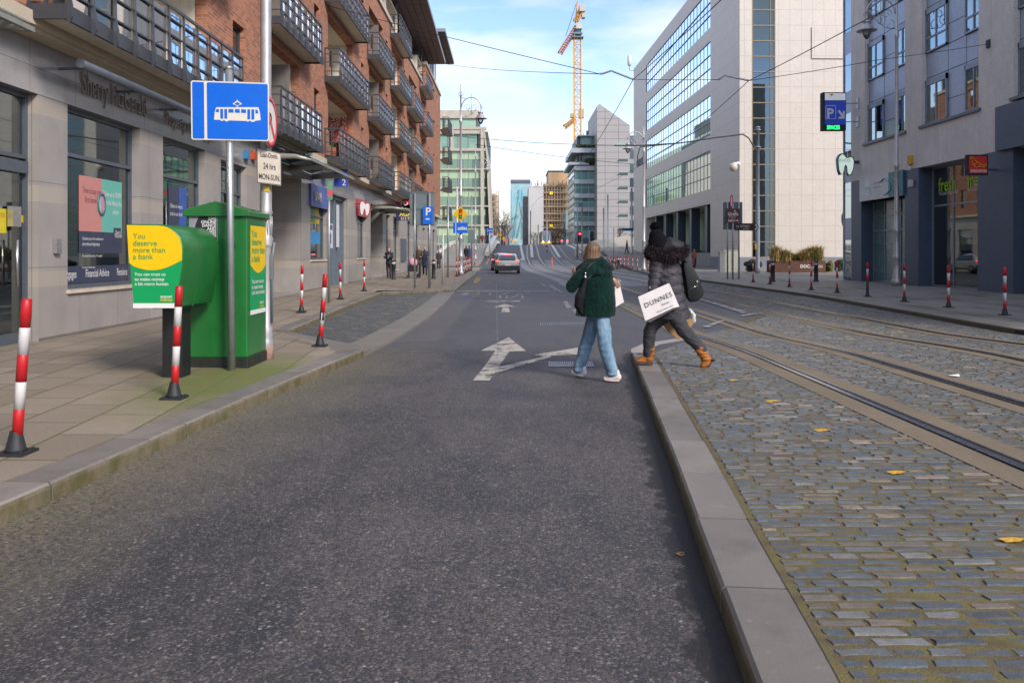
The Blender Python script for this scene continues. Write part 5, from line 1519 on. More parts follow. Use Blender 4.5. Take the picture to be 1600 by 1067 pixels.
sw([(1516, 246), (1519, 252), (1524, 251), (1522, 247), (1517, 246)]); sw([(1519, 252), (1521, 259), (1526, 262), (1531, 260), (1532, 256), (1528, 254), (1523, 256), (1524, 260)]); sw([(1524, 251), (1530, 255), (1536, 259), (1541, 261), (1537, 262), (1532, 260)]); sw([(1536, 259), (1541, 257), (1542, 261)])
T.part('swirl', f, mat('cafe_yellow', (.75, .45, .02), .4))
f = G(); f.box(at(1544, 0, 28.9).x, XR, 28.85, 28.9, a_.z + .1, a_.z + .16); T.part('bracket', f, M_DKM)
T = Thing('parking_sign', (15.8, 40.3, 7.5), 'blue parking sign box with white P, arrow and green lit letters on wall brackets', 'sign')
Yq = 40.3
def pb(g, x0, x1, y0, y1, d0=0.0, d1=.01): a = at(x0, y1, Yq); b = at(x1, y0, Yq); g.box(a.x, b.x, Yq + d0, Yq + d1, a.z, b.z)
f = G(); pb(f, 1285.5, 1322, 144.5, 204, .01, .35); T.part('case', f, M_DARK)
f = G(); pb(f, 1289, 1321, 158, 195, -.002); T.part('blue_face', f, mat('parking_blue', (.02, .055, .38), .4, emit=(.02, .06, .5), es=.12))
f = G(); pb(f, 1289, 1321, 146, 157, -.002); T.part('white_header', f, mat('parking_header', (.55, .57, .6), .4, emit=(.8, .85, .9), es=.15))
f = G(); pb(f, 1289, 1321, 195.5, 203.5, -.002); T.part('display', f, M_DARK)
f = text_g('SPACES', 8.2 * Yq / FPX, (at(1292, 202, Yq).x, Yq - .012, at(0, 202.2, Yq).z), (1, 0, 0), (0, 0, 1), bold=.025, xs=.74); T.part('lit_letters', f, mat('led_green', (.02, .6, .1), .5, emit=(.02, 1, .15), es=1.6))
f = text_g('P', 21 * Yq / FPX, (at(1291.5, 184, Yq).x, Yq - .012, at(0, 184.5, Yq).z), (1, 0, 0), (0, 0, 1), bold=.03); T.part('letter', f, WH)
f = G()
for (x0, x1, y0, y1) in ((1289.8, 1306, 165, 165.8), (1289.8, 1306, 185.5, 186.3), (1289.8, 1290.6, 165, 186), (1305.2, 1306, 165, 186)): pb(f, x0, x1, y0, y1, -.01, -.004)
P_ = [at(x, y, Yq - .005) for x, y in ((1309, 174), (1311.5, 172), (1317, 178.5), (1317.5, 173.5), (1320, 174), (1319.8, 186), (1310, 186), (1310, 183), (1314.5, 182.5))]
f.prism(P_, (0, .004, 0)); T.part('arrow', f, WH)
f = G(); f.prism([at(x, y, Yq - .005) for x, y in ((1296, 147), (1303, 147), (1299.5, 151))], (0, .003, 0)); T.part('emblem', f, mat('gold', (.6, .4, .05), .4))
M_GV = mat('galvanised', (.35, .37, .38), .4, .6)
for y_ in (161, 190): a = at(1322, y_, Yq); f = G(); f.tube([(a.x, Yq + .15, a.z), (XR, Yq + .15, a.z)], .025, 6); f.box(XR - .04, XR, Yq, Yq + .3, a.z - .25, a.z + .25); T.part('bracket', f, M_GV)
for (px, py, w_, h_, m, lb) in ((1424.5, 250, .3, .36, mat('alarm_amber', (.62, .30, .02), .5), 'amber alarm box on the grey wall above the navy pier'), (1425, 286.5, .26, .3, mat('alarm_white', (.5, .5, .5), .5), 'white intercom box on the navy pier')):
    Y = YR(px); p = at(px, py, Y); T = Thing('alarm_box', p, lb, 'alarm box'); f = G(); f.box(XR - .12, XR, Y - w_ / 2, Y + w_ / 2, p.z - h_ / 2, p.z + h_ / 2); f.box(XR - .13, XR - .12, Y - w_ / 3, Y + w_ / 3, p.z - h_ / 4, p.z + h_ / 5); T.part('case', f, m)
T = Thing('security_camera', (XR, YR(1428), 4.9), 'small white camera at the head of the navy pier under the amber box', 'camera')
Y = YR(1428); z_ = CAMZ + (395 - 264.5) * Y / FPX; f = G(); f.tube([(XR, Y, z_ + .05), (XR - .15, Y, z_ + .05), (XR - .3, Y - .15, z_)], [.04, .04, .07], 8); T.part('body', f, mat('cctv_white', (.65, .65, .63), .4))
# ================================================================ STREET FURNITURE
ORD = ['first', 'second', 'third', 'fourth', 'fifth', 'sixth', 'seventh', 'eighth', 'ninth', 'tenth', 'eleventh', 'twelfth', 'thirteenth']
M_GREEN = mat('post_green_paint', (0.012, 0.140, 0.028), 0.36, var=0.16, vs=2.5, coat=0.15, dirt=0.10)
M_GREEN2 = mat('bright_green_vinyl', (0.0, 0.30, 0.085), 0.35, var=0.04)
M_YV = mat('yellow_vinyl', (0.78, 0.50, 0.0), 0.35, var=0.04)
M_RED = mat('reflective_red', (0.50, 0.012, 0.018), 0.38, var=0.10, dirt=0.25)
M_WHT = mat('reflective_white', (0.60, 0.59, 0.58), 0.4, var=0.06, dirt=0.35)
M_BLK = mat('black_rubber', (0.018, 0.02, 0.024), 0.6)
M_GALV = mat('galvanised_steel', (0.36, 0.385, 0.40), 0.42, 0.65, 0.12, dirt=.1)
M_LAMP = mat('silver_lamp_paint', (0.46, 0.45, 0.46), 0.38, 0.45, 0.10, dirt=0.25)
M_SBACK = mat('grey_sign_back', (0.15, 0.19, 0.20), 0.5, 0.2, 0.08)
M_SBLUE = mat('traffic_blue', (0.0, 0.125, 0.66), 0.32, var=0.05)
M_SWHITE = mat('sign_white', (0.70, 0.66, 0.58), 0.4, var=0.04)
M_SBRN = mat('tourist_brown', (0.16, 0.035, 0.02), 0.4)

# --- flexible red and white posts
_bol = {}
def bollard(x, y, z, label, group, lean=None, worn=False):
    if lean is None: lean = R(random.uniform(-.9, .9))
    if 'g' not in _bol:
        g = G(); r = 0.036
        for k in range(5):
            g.mi = 0 if k % 2 == 0 else 1
            z0 = 0.13 + 0.194 * k
            g.lathe([(r, z0), (r, z0 + 0.192), (r - .0015, z0 + 0.194)], n=14)
        g.mi = 0; g.lathe([(r, 1.10), (r - .012, 1.112)], n=14)
        b = G(); b.lathe([(0.075, 0.022), (0.068, 0.04), (0.042, 0.15), (0.040, 0.165)], n=16); b.box(-.105, .105, -.105, .105, 0.0, 0.022)
        for sx in (-1, 1):
            for sy in (-1, 1): b.lathe([(.012, .022), (.012, .032)], (sx * .08, sy * .08, 0), 6)
        m1 = g.mesh('post'); m2 = b.mesh('base')
        for m_ in (M_RED, M_WHT): m1.materials.append(m_)
        m2.materials.append(M_BLK)
        _bol['g'] = (m1, m2)
    o = bpy.data.objects.new('marker_post', None); o.location = (x, y, z); COL.objects.link(o)
    tag(o, label, 'bollard', group)
    for nm, me, ry in (('post', _bol['g'][0], lean), ('base', _bol['g'][1], 0)):
        c = bpy.data.objects.new(nm, me); COL.objects.link(c); c.parent = o; c.rotation_euler = (0, ry, 0)
    return o
GL_ = 'red and white marker posts along the left pavement'
zl = TOPZ + .004
for (px, py, lean, lb) in ((25, 710, R(4), 'leaning red and white marker post nearest us at the left edge of the photograph'), (272, 623.5, R(2.6), 'red and white marker post in front of the green post box'),
                           (500, 541.5, R(4.2), 'scuffed leaning marker post at the corner of the sett bay, lower band scraped black')):
    x, y = gp(px, py, TOPZ); o = bollard(x, y, zl, lb, GL_, lean)
    if px == 500:
        s = G(); s.lathe([(.0375, .40), (.0375, .52)], n=14); s.f = [f for i, f in enumerate(s.f) if i % 3 != 1]; s.m = [0] * len(s.f); s.sm = [True] * len(s.f); s.fc = [None] * len(s.f)
        c = put('scrape', s, M_BLK, o); c.rotation_euler = (0, lean, 0)
for (px, py, lb) in ((471, 487.5, 'upright marker post nearest the recessed entrance on the left pavement'), (532, 467, 'marker post before the blue grey gates'), (569, 454.5, 'marker post by the far corner of the sett bay, below the tooth sign')):
    x, y = gp(px, py, TOPZ + .03); bollard(x, y, TOPZ + .025, lb, GL_)
cl = [(713.5, 432.6), (717.5, 431.2), (720.8, 430), (724.6, 428.5), (727.5, 427), (730, 425.5), (732.5, 424.2), (734.7, 423), (741.5, 417.5)]
for i, (px, py) in enumerate(cl):
    x, y = gp(px, py, TOPZ); bollard(x, y, gz(y) + TOPZ + .004, ('%s marker post counted from us in the tight row beside the diamond signal sign' % ORD[i]) if i < 8 else 'lone marker post beyond the tight row at the far kerb corner', 'red and white marker posts in the tight row on the left')
rt = [((1570, 493), 'marker post in front of the navy pier at the right edge'), ((1482, 481), 'marker post in front of the window lettered fresh'), ((1413, 472), 'marker post just right of the ornate lamp foot'),
      ((1355.4, 464), 'marker post in front of the clinic door with black lower sleeve'), ((1308, 458), 'marker post in front of the far glazed corner of the grey block'), ((1267.6, 453.5), 'marker post in front of the rusty planter, right of its lettering'),
      ((1233.5, 448.6), 'marker post in front of the middle of the rusty planter'), ((1203, 444.5), 'marker post touching the left end of the rusty planter in view'), ((1176.7, 441.3), 'marker post just left of the tall grey tram pole')]
for (p, lb) in rt:
    x, y = gp(p[0], p[1], TOPZ); o = bollard(x, y, gz(y) + TOPZ + .004, lb, 'red and white marker posts along the right kerb', 0.0)
    if p[0] == 1355.4:
        s = G(); s.lathe([(.040, .13), (.040, .52)], n=14); put('sleeve', s, M_BLK, o)
x, y = gp(1320, 456, TOPZ)
fr = [949, 954, 959.3, 964, 969.8, 975.4, 981.7, 988.8, 996, 1004, 1012.4]
for i, px in enumerate(fr):
    py = 416.0 + (px - 949) * 0.125
    h = TOPZ; 
    for _ in range(6): x, y = gp(px, py, h); h = TOPZ + gz(y)
    bollard(x, y, h + .004, '%s marker post from the left in the long row along the far right kerb' % ORD[i], 'red and white marker posts in the far right row')
# row beside the stair kerb: black bollards with white collars
def black_bollard(px, py, label, h0=TOPZ + .05, hh=1.0):
    h = h0
    for _ in range(5): x, y = gp(px, py, h); h = h0 + gz(y)
    T = Thing('black_bollard', (x, y, h), label, 'bollard', 'black bollards with white collars')
    g = G(); s = hh
    g.lathe([(.13, 0), (.13, .05), (.10, .08), (.095, .72 * s), (.12, .74 * s), (.12, .77 * s), (.095, .79 * s), (.095, .80 * s)], (x, y, h), 14)
    g.lathe([(.094, .90 * s), (.11, .91 * s), (.11, .94 * s), (.07, .99 * s), (.02, 1.03 * s)], (x, y, h), 14); T.part('post', g, M_BLK)
    g = G(); g.lathe([(.096, .80 * s), (.096, .90 * s)], (x, y, h), 14); T.part('collar', g, M_WHT)
black_bollard(615, 436.8, 'black bollard with white collar beside the woman in the black jacket')
black_bollard(677.5, 435.2, 'black bollard with white collar right of the pram and the twin post sign')
black_bollard(1207.5, 440.5, 'black bollard behind the marker post at the left end of the rusty planter')
black_bollard(1275, 440, 'black bollard in front of the right end of the rusty planter')
black_bollard(966, 420.5, 'small black bollard by the far kerb under the white bridge beam')

# --- post box on its stand
PBX = Thing('post_box', (-3.93, 9.6, TOPZ), 'rounded green post box on a black stand with a yellow and green advert', 'post box')
yA, yB = 9.0, 10.12
def boxprof(s=1.0, d=0.0):
    """front outline (x, z): square upper left corner, big rounded upper right corner, sides tapering in below"""
    pts = [(-4.215, 1.875)]
    cx, cz, r = -3.86, 1.60, 0.27
    for i in range(9):
        a = PI / 2 - i * PI / 16; pts.append((cx + r * math.cos(a), cz + r * math.sin(a)))
    pts += [(-3.60, 1.40), (-3.672, 0.955), (-4.135, 0.955)]
    return pts
pr = boxprof()
g = G(); g.prism([(x, yA + .02, z) for x, z in pr], (0, yB - yA - .02, 0)); 
me = realize(g, [('BEVEL', dict(width=0.018, segments=3, limit_method='ANGLE'))], 'body')
for v_ in me.vertices: v_.co -= PBX.loc
for p_ in me.polygons: p_.use_smooth = True
me.materials.clear(); body = put('body', me, M_GREEN, PBX.o)
g = G(); c0 = Vector((-3.9, 0, 1.41))
for yy in (9.50,): g.prism([(c0.x + (x - c0.x) * 1.012, yy, c0.z + (z - c0.z) * 1.012) for x, z in pr], (0, .02, 0))
PBX.part('seam_band', g, M_GREEN)
# advert panel on the front
ins = [(c0.x + (x - c0.x) * .965, c0.z + (z - c0.z) * .97) for x, z in pr]
g = G(); g.prism([(x, yA + .012, z) for x, z in ins], (0, .007, 0)); PBX.part('advert_green', g, M_GREEN2)
def clip_above(pl, f):
    out = []
    for i in range(len(pl)):
        a, b = pl[i], pl[(i + 1) % len(pl)]; fa, fb = a[1] - f(a[0]), b[1] - f(b[0])
        if fa >= 0: out.append(a)
        if fa * fb < 0: t_ = fa / (fa - fb); out.append((a[0] + (b[0] - a[0]) * t_, a[1] + (b[1] - a[1]) * t_))
    return out
arc = [(-4.175 + i * .573 / 12, 1.455 - .10 * math.sin(PI * (.08 + .9 * i / 12)) + .03 * i / 12) for i in range(13)]
topp = [p for p in ins if p[1] > 1.5]
yl2 = clip_above(ins, lambda x: 1.50)
poly = [(ins[0][0], ins[0][1])] + [p for p in ins[1:10] if p[1] > 1.47] + [(arc[-1][0] - .0, arc[-1][1])] + arc[::-1][1:]
poly[-1] = (-4.178, 1.45)
g = G(); g.prism([(x, yA + .008, z) for x, z in poly], (0, .003, 0)); PBX.part('advert_yellow', g, M_YV)
def ptxt(rows, X0, Y, m, U=(1, 0, 0)):
    g = G()
    for (s, px, py, size, kw) in rows:
        p = at(px, py, Y); g.merge(text_g(s, size * Y / FPX, (p.x, Y, p.z), U, (0, 0, 1), **kw))
    return g
Y0 = yA + .004
g2 = ptxt([(s_, 207.5, y_, 12.0, dict(bold=.006)) for s_, y_ in (('You', 373), ('deserve', 384), ('more than', 394.7), ('a bank', 405))], 0, Y0, None)
PBX.part('lettering', g2, M_GREEN2)
g = ptxt([('You can trust us', 210, 431, 7.3, dict(bold=.006)), ('to make money', 210.3, 438.7, 7.3, dict(bold=.006)), ('a bit more human', 210.6, 446, 7.3, dict(bold=.006)), ('anpost', 250.5, 465.5, 6.8, dict(bold=.012))], 0, yA + .009, None)
PBX.part('lettering', g, WH)
g = ptxt([('money', 250.5, 470.5, 6.8, dict(bold=.015))], 0, yA + .009, None); PBX.part('lettering', g, M_YV)
g = G(); a = at(207.5, 481.5, yA); b = at(272.5, 474, yA); g.box(a.x, b.x, yA + .006, yA + .011, a.z, b.z); PBX.part('white_strip', g, WH)
g = G(); g.box(-3.99, -3.76, 9.42, 9.66, TOPZ, 0.97); g.box(-4.05, -3.70, 9.3, 9.85, 0.93, 0.96); 
PBX.part('stand', g, mat('black_stand', (.012, .013, .014), .45))

# --- tall green cabinet
CAB = Thing('green_cabinet', (-3.66, 10.65, TOPZ), 'tall dark green post cabinet with low ridged roof and an advert on its side', 'cabinet')
cx0, cx1, cy0, cy1 = -4.04, -3.285, 10.25, 11.03
def bev(g, w, T, name, m, seg=2):
    me = realize(g, [('BEVEL', dict(width=w, segments=seg, limit_method='ANGLE'))], name)
    for v_ in me.vertices: v_.co -= T.loc
    me.materials.clear(); return put(name, me, m, T.o)
g = G(); g.box(cx0, cx1, cy0, cy1, TOPZ + .14, 2.02); bev(g, .012, CAB, 'body', M_GREEN)
g = G(); g.box(cx0 - .012, cx1 + .012, cy0 - .012, cy1 + .012, TOPZ, TOPZ + .14); bev(g, .008, CAB, 'plinth', mat('green_black_plinth', (.012, .016, .013), .55, dirt=.3))
mx_ = (cx0 + cx1) / 2 - .02
g = G(); g.prism([(cx0 - .035, cy0 - .045, 2.01), (cx1 + .035, cy0 - .045, 2.01), (cx1 + .035, cy0 - .045, 2.075), (mx_, cy0 - .045, 2.20), (cx0 - .035, cy0 - .045, 2.085)], (0, cy1 - cy0 + .09, 0)); bev(g, .008, CAB, 'roof', M_GREEN)
g = G(); g.box(cx1, cx1 + .004, cy0 + .06, cy1 - .05, .28, 1.98); d_ = CAB.part('door', g, M_GREEN)
g = G(); g.tube([(-3.46, cy0 - .01, 1.68), (-3.45, cy0 - .03, 1.68), (-3.43, cy0 - .035, 1.62)], .012, 6); CAB.part('lock_cover', g, M_BLK)
# advert on the side (faces the road)
sx_ = cx1 + .006
yS0, yS1 = cy0 + .09, cy1 - .07
g = G(); g.box(sx_, sx_ + .004, yS0, yS1, 0.78, 1.90); CAB.part('advert_green', g, M_GREEN2)
arc = [(yS0 + (yS1 - yS0) * i / 10, 1.42 - .12 * math.sin(PI * (.05 + .9 * i / 10))) for i in range(11)]
g = G(); g.prism([(sx_ + .005, yS0, 1.90)] + [(sx_ + .005, y, z) for y, z in arc] + [(sx_ + .005, yS1, 1.90)], (.003, 0, 0)); CAB.part('advert_yellow', g, M_YV)
g = G()
for s, z, h in (('You', 1.76, .13), ('deserve', 1.655, .13), ('more than', 1.55, .13), ('a bank', 1.445, .13)): g.merge(text_g(s, h, (sx_ + .010, yS0 + .03, z), (0, 1, 0), (0, 0, 1), bold=.012))
CAB.part('lettering', g, M_GREEN2)
g = G()
for s, z, h in (('You can trust us', 1.17, .075), ('to make money', 1.10, .075), ('a bit more human', 1.03, .075), ('anpost', .90, .06)): g.merge(text_g(s, h, (sx_ + .010, yS0 + (.03 if h > .07 else .36), z), (0, 1, 0), (0, 0, 1), bold=.01))
CAB.part('lettering', g, WH); g = G(); g.box(sx_ + .004, sx_ + .008, yS0, yS1, .78, .835); CAB.part('white_strip', g, WH)
g = text_g('money', .06, (sx_ + .010, yS0 + .36, .85), (0, 1, 0), (0, 0, 1), bold=.01); CAB.part('lettering', g, M_YV)
# stuck-on bill
T = Thing('paper_bill', (at(318, 397, 10.24).x, 10.24, at(318, 397, 10.24).z), 'black and white dance class bill pasted on the front of the green cabinet', 'poster')
def fb(g, x0, x1, y0, y1, Y=10.24, th=.002): a = at(x0, y1, Y); b = at(x1, y0, Y); g.box(a.x, b.x, Y - th, Y, a.z, b.z)
g = G(); fb(g, 296, 339.5, 336.5, 397, 10.247); T.part('paper', g, mat('bill_paper', (.50, .49, .54), .6))
g = G(); fb(g, 304, 339, 338, 391, 10.244); T.part('black_print', g, mat('bill_black', (.015, .015, .018), .6))
g = G(); g.prism([at(x, y, 10.241) for x, y in ((296.5, 337.5), (311, 337.5), (305, 352), (305, 392), (296.5, 392))][::-1], (0, .001, 0)); T.part('grey_print', g, mat('bill_stripe', (.25, .24, .30), .6))
g = ptxt([(s, 338.0, y, 6.6, dict(align='RIGHT', bold=.02)) for s, y in (('LIVE', 344), ('ONLINE', 349.3), ('DANCE', 354.6), ('AND', 359.8), ('FITNESS', 365), ('CLASSES', 370.3))], 0, 10.2395, None)
g.merge(ptxt([('BOOK NOW', 322, 395.5, 3.2, {}), ('7', 325, 388, 17, dict(bold=.03))], 0, 10.2395, None)); T.part('lettering', g, WH)
T.part('foot_line', ptxt([('WWW.DANCELIVE.IE', 312, 395.6, 2.8, {})], 0, 10.2395, None), mat('bill_black', (.015, .015, .018), .6)) if False else None

# --- tram lane sign on a galvanised pole
def cyl(g, x, y, z0, z1, r, n=12): g.tube([(x, y, z0), (x, y, z1)], r, n)
TS = Thing('tram_lane_sign', (-3.41, 10.04, TOPZ), 'large blue tram lane sign on a galvanised pole in front of the green cabinet', 'sign')
YS = 9.985
g = G(); a = at(362, 580, 10.04); b = at(357.5, 109, 10.04); g.tube([(a.x, 10.04, TOPZ), (b.x, 10.04, b.z)], .043, 14); g.lathe([(.046, 0), (.046, .03), (.02, .045)], (b.x, 10.04, b.z), 12); TS.part('pole', g, M_GALV)
TL, TR, BR, BL = (298, 126), (420, 130), (420.5, 221), (299, 218.5)
def bil(u, v): x = TL[0] * (1 - u) * (1 - v) + TR[0] * u * (1 - v) + BL[0] * (1 - u) * v + BR[0] * u * v; y = TL[1] * (1 - u) * (1 - v) + TR[1] * u * (1 - v) + BL[1] * (1 - u) * v + BR[1] * u * v; return x, y
def rr(u0, u1, v0, v1, Y, r=0.0, n=5):
    pts = []
    for (cu, cv, a0) in ((u1 - r, v0 + r * 1.3, -90), (u1 - r, v1 - r * 1.3, 0), (u0 + r, v1 - r * 1.3, 90), (u0 + r, v0 + r * 1.3, 180)):
        for i in range(n if r > 0 else 1):
            t_ = R(a0 + 90 * i / max(1, n - 1)) if r > 0 else 0
            pts.append(at(*bil(cu + r * math.cos(t_), cv + r * 1.3 * math.sin(t_)), Y))
    return pts
g = G(); g.prism(rr(0, 1, 0, 1, YS, .03), (0, .012, 0)); TS.part('panel', g, M_SWHITE)
g = G(); g.prism(rr(.018, .168, .022, .978, YS - .003, .015), (0, .003, 0)); g.prism(rr(.205, .985, .022, .978, YS - .003, .02), (0, .003, 0)); TS.part('blue_field', g, M_SBLUE)
def tp(pl, Y=YS - .006): return [at(280 + x / 3.679, y / 3.679, Y) for x, y in pl]
g = G(); g.prism(tp([(200, 690), (204, 645), (213, 618), (455, 618), (464, 650), (468, 692), (436, 696), (432, 702), (414, 702), (410, 696), (400, 697), (394, 703), (388, 697), (284, 694), (280, 699), (266, 699), (262, 693), (254, 692), (250, 697), (240, 697), (236, 690)]), (0, .002, 0))
g.prism(tp([(336, 618), (331, 618), (331, 610), (306, 599), (331, 580), (331, 575), (336, 575), (336, 580), (362, 599), (336, 610)]), (0, .002, 0)); TS.part('tram_symbol', g, M_SWHITE)
g = G()
for q in ([(209, 645), (214, 628), (228, 628), (228, 646)], [(236, 628), (252, 628), (253, 683), (237, 683)], [(259, 628), (275, 628), (276, 683), (260, 683)], [(283, 628), (312, 629), (312, 649), (283, 648)], [(320, 629), (348, 629), (348, 650), (320, 649)], [(356, 629), (384, 630), (384, 651), (356, 650)], [(392, 630), (408, 630), (408, 687), (392, 687)], [(415, 630), (431, 630), (432, 688), (415, 688)], [(438, 631), (450, 632), (455, 654), (439, 653)], [(317, 599), (334, 587), (351, 599), (334, 607)]):
    g.prism(tp(q, YS - .0085), (0, .002, 0))
TS.part('symbol_openings', g, M_SBLUE)
g = G(); p = at(359, 150, 10.0); q = at(359, 200, 10.0)
for z_ in (p.z, q.z): g.box(p.x - .06, p.x + .06, 9.998, 10.09, z_ - .02, z_ + .02)
TS.part('clamp', g, M_GALV)

# --- tall silver column with its plates
LC = Thing('lamp_column', (-3.31, 11.1, TOPZ), 'thick silver street column with ringed base just behind the green cabinet', 'lamp post')
g = G(); x, y = -3.315, 11.12
prof = [(.098, 0), (.098, .26), (.085, .30), (.095, .34), (.085, .38), (.09, .42), (.075, .46), (.075, 1.50), (.082, 1.52), (.10, 1.55), (.085, 1.58), (.10, 1.62), (.080, 1.66), (.078, 1.95), (.092, 1.98), (.078, 2.02), (.078, 2.25), (.072, 2.3), (.070, 4.6), (.062, 12.0)]
g.lathe(prof, (x, y, TOPZ), 20); LC.part('column', g, M_LAMP)
g = G(); g.lathe([(.100, 0.0), (.1005, .16), (.099, .18)], (x, y, TOPZ + .001), 20); LC.part('rusty_foot', g, mat('rusty_paint', (.36, .22, .18), .7, var=.4, vs=9))
g = G(); g.tube([(x + .09, y - .03, TOPZ + .5), (x + .09, y - .03, 1.45), (x + .12, y - .02, 1.7)], .018, 8); g.box(x + .07, x + .11, y - .05, y - .0, 1.2, 1.55); LC.part('cable_duct', g, mat('grey_duct', (.16, .17, .19), .5))
g = G(); 
for k in range(12): a_ = 2 * PI * k / 12; g.tube([(x + .082 * math.cos(a_), y + .082 * math.sin(a_), TOPZ + 1.68), (x + .082 * math.cos(a_), y + .082 * math.sin(a_), TOPZ + 1.93)], .008, 5)
LC.part('fluting', g, M_LAMP)
T = Thing('time_plate', at(420, 290, 11.0), 'white plate reading 24 hrs MON-SUN on the silver column', 'sign')
# turned a little, right side farther
def pl3(px, py, off=0.0):
    f = (px - 401) / 38.5; Y = 10.90 + .16 * f; v_ = at(px, py, Y); return v_ + Vector((.44, -.9, 0)) * off
c4 = [(401, 230.5), (439, 240), (439.5, 291), (402, 286)]
g = G(); g.prism([pl3(*p) for p in c4], (-.008, .016, 0)); T.part('plate_back', g, mat('plate_edge', (.10, .10, .10), .5))
c5 = [(402.3, 232.5), (438, 241.5), (438.3, 289), (403, 284.5)]
g = G(); g.prism([pl3(px, py, .004) for px, py in c5], (-.001, .002, 0)); T.part('plate', g, mat('plate_cream', (.50, .44, .37), .5, dirt=.15))
U_ = (pl3(438, 289) - pl3(403, 284.5)).normalized(); V_ = Vector((0, 0, 1))
g = G()
for s, px, py, sz in (('Luan-Domh.', 420.5, 247, .093), ('24 hrs', 421, 265, .115), ('MON-SUN.', 421, 281.5, .105)):
    p = pl3(px, py, .009); g.merge(text_g(s, sz, p, U_, V_, align='CENTER', xs=.50 if len(s) > 8 else .56, bold=.012))
T.part('lettering', g, M_BLK)
T = Thing('no_parking_sign', at(425, 190, 11.0), 'round red ringed parking sign seen almost edge on above the white plate', 'sign')
cN = at(421.5, 191, 10.95)
g = G(); g.lathe([(.335, -.008), (.335, .008)], n=32); M4 = Matrix.Translation(cN) @ Matrix.Rotation(R(91), 4, 'Z') @ Matrix.Rotation(R(90), 4, 'X')
g.xf(M4); T.part('disc', g, M_SWHITE)
g = G(); g.lathe([(.27, .009), (.335, .009), (.335, .012), (.27, .012), (.27, .009)], n=32, cap=False); g.xf(M4); g2 = G(); g2.obox((0, 0, .0105), .28, .035, .002, R(-45)); g2.xf(M4); g.merge(g2); T.part('red_ring', g, mat('sign_red', (.55, .03, .05), .4))
g = text_g('P', .34, (-.10, -.12, .0085), (1, 0, 0), (0, 1, 0), bold=.02); g.xf(M4); T.part('letter', g, M_BLK)
g = G(); p = at(408, 234, 11.0); q = at(340, 234, 11.6); g.box(q.x, p.x - .1, 11.3, 11.5, q.z - .02, q.z + .11) if False else None
sticker = Thing('column_sticker', (x, y - .08, 2.5), 'small yellow sticker on the silver column just below the white plate', 'sticker')
p = at(417.5, 294, 11.05); g = G(); g.box(p.x - .035, p.x + .03, p.y - .012, p.y - .005, p.z - .05, p.z + .03); sticker.part('sheet', g, mat('notice_amber', (0.62, 0.42, 0.02), 0.5))

# --- pole helper: generic sign on pole
def pole_sign(name, px, py, top, label, h0=TOPZ, r=.038, group=None, cat='sign', m=None, Y=None):
    h = h0
    if Y is None:
        for _ in range(6): x, y = gp(px, py, h); h = h0 + gz(y)
    else: x, y = (px - 800) / FPX * Y, Y; h = h0 + gz(Y)
    T = Thing(name, (x, y, h), label, cat, group)
    g = G(); zt = at(px, top, y).z; g.tube([(x, y, h), (x, y, zt)], r, 10); T.part('pole', g, m or M_GALV)
    return T, x, y
def board(T, x0, x1, y0, y1, Y, m, name='panel', th=.015, pts=None):
    g = G()
    P_ = [at(x0, y0, Y), at(x1, y0, Y), at(x1, y1, Y), at(x0, y1, Y)] if pts is None else [at(a, b, Y) for a, b in pts]
    g.prism(P_, (0, th, 0)); return T.part(name, g, m)
T, x, y = pole_sign('parking_plate', 514, 472.5, 283, 'slim pole with a small green and red parking plate before the small blue shopfront', TOPZ + .03)
board(T, 511.5, 519.5, 283, 297, y - .05, mat('plate_green', (.12, .30, .20), .4)); board(T, 511.5, 519.5, 297, 307, y - .05, mat('plate_red', (.55, .10, .12), .4), 'red_panel'); board(T, 511.5, 519.5, 307, 313, y - .05, mat('plate_green2', (.10, .25, .18), .4), 'green_panel')
T, x, y = pole_sign('twin_post_sign', 648, 450.6, 302, 'grey back of a large traffic sign on two posts beside the pram', TOPZ)
g = G(); q = at(671, 450.6, y); g.tube([(q.x, y, TOPZ), (q.x, y, at(671, 302, y).z)], .05, 10); T.part('pole', g, M_GALV)
board(T, 640.5, 679.5, 300, 352.5, y + .06, M_SBACK, 'panel', .02)
for yy in (301, 327, 351.5): g = G(); a = at(641, yy, y + .05); b = at(679, yy, y + .05); g.box(a.x, b.x, y + .04, y + .058, a.z - .03, b.z + .03); T.part('stiffener', g, mat('sign_rail', (.12, .15, .16), .5, .2))
T = Thing('parking_sign', at(668, 350, y - .06), 'small blue P sign fixed on the right post of the twin post sign', 'sign')
board(T, 660.5, 676, 323, 350.5, y - .07, M_SBLUE); 
g = ptxt([('P', 664.5, 336.5, 17, dict(bold=.02))], 0, y - .075, None); a = at(665.5, 343.5, y); b = at(671.5, 341.5, y); g.box(a.x, b.x, y - .076, y - .071, a.z, b.z); T.part('lettering', g, M_SWHITE)
T, x, y = pole_sign('slim_pole', 700, 434, 312, 'plain slim grey pole standing between the twin post sign and the lamp', TOPZ, .05, cat='pole')

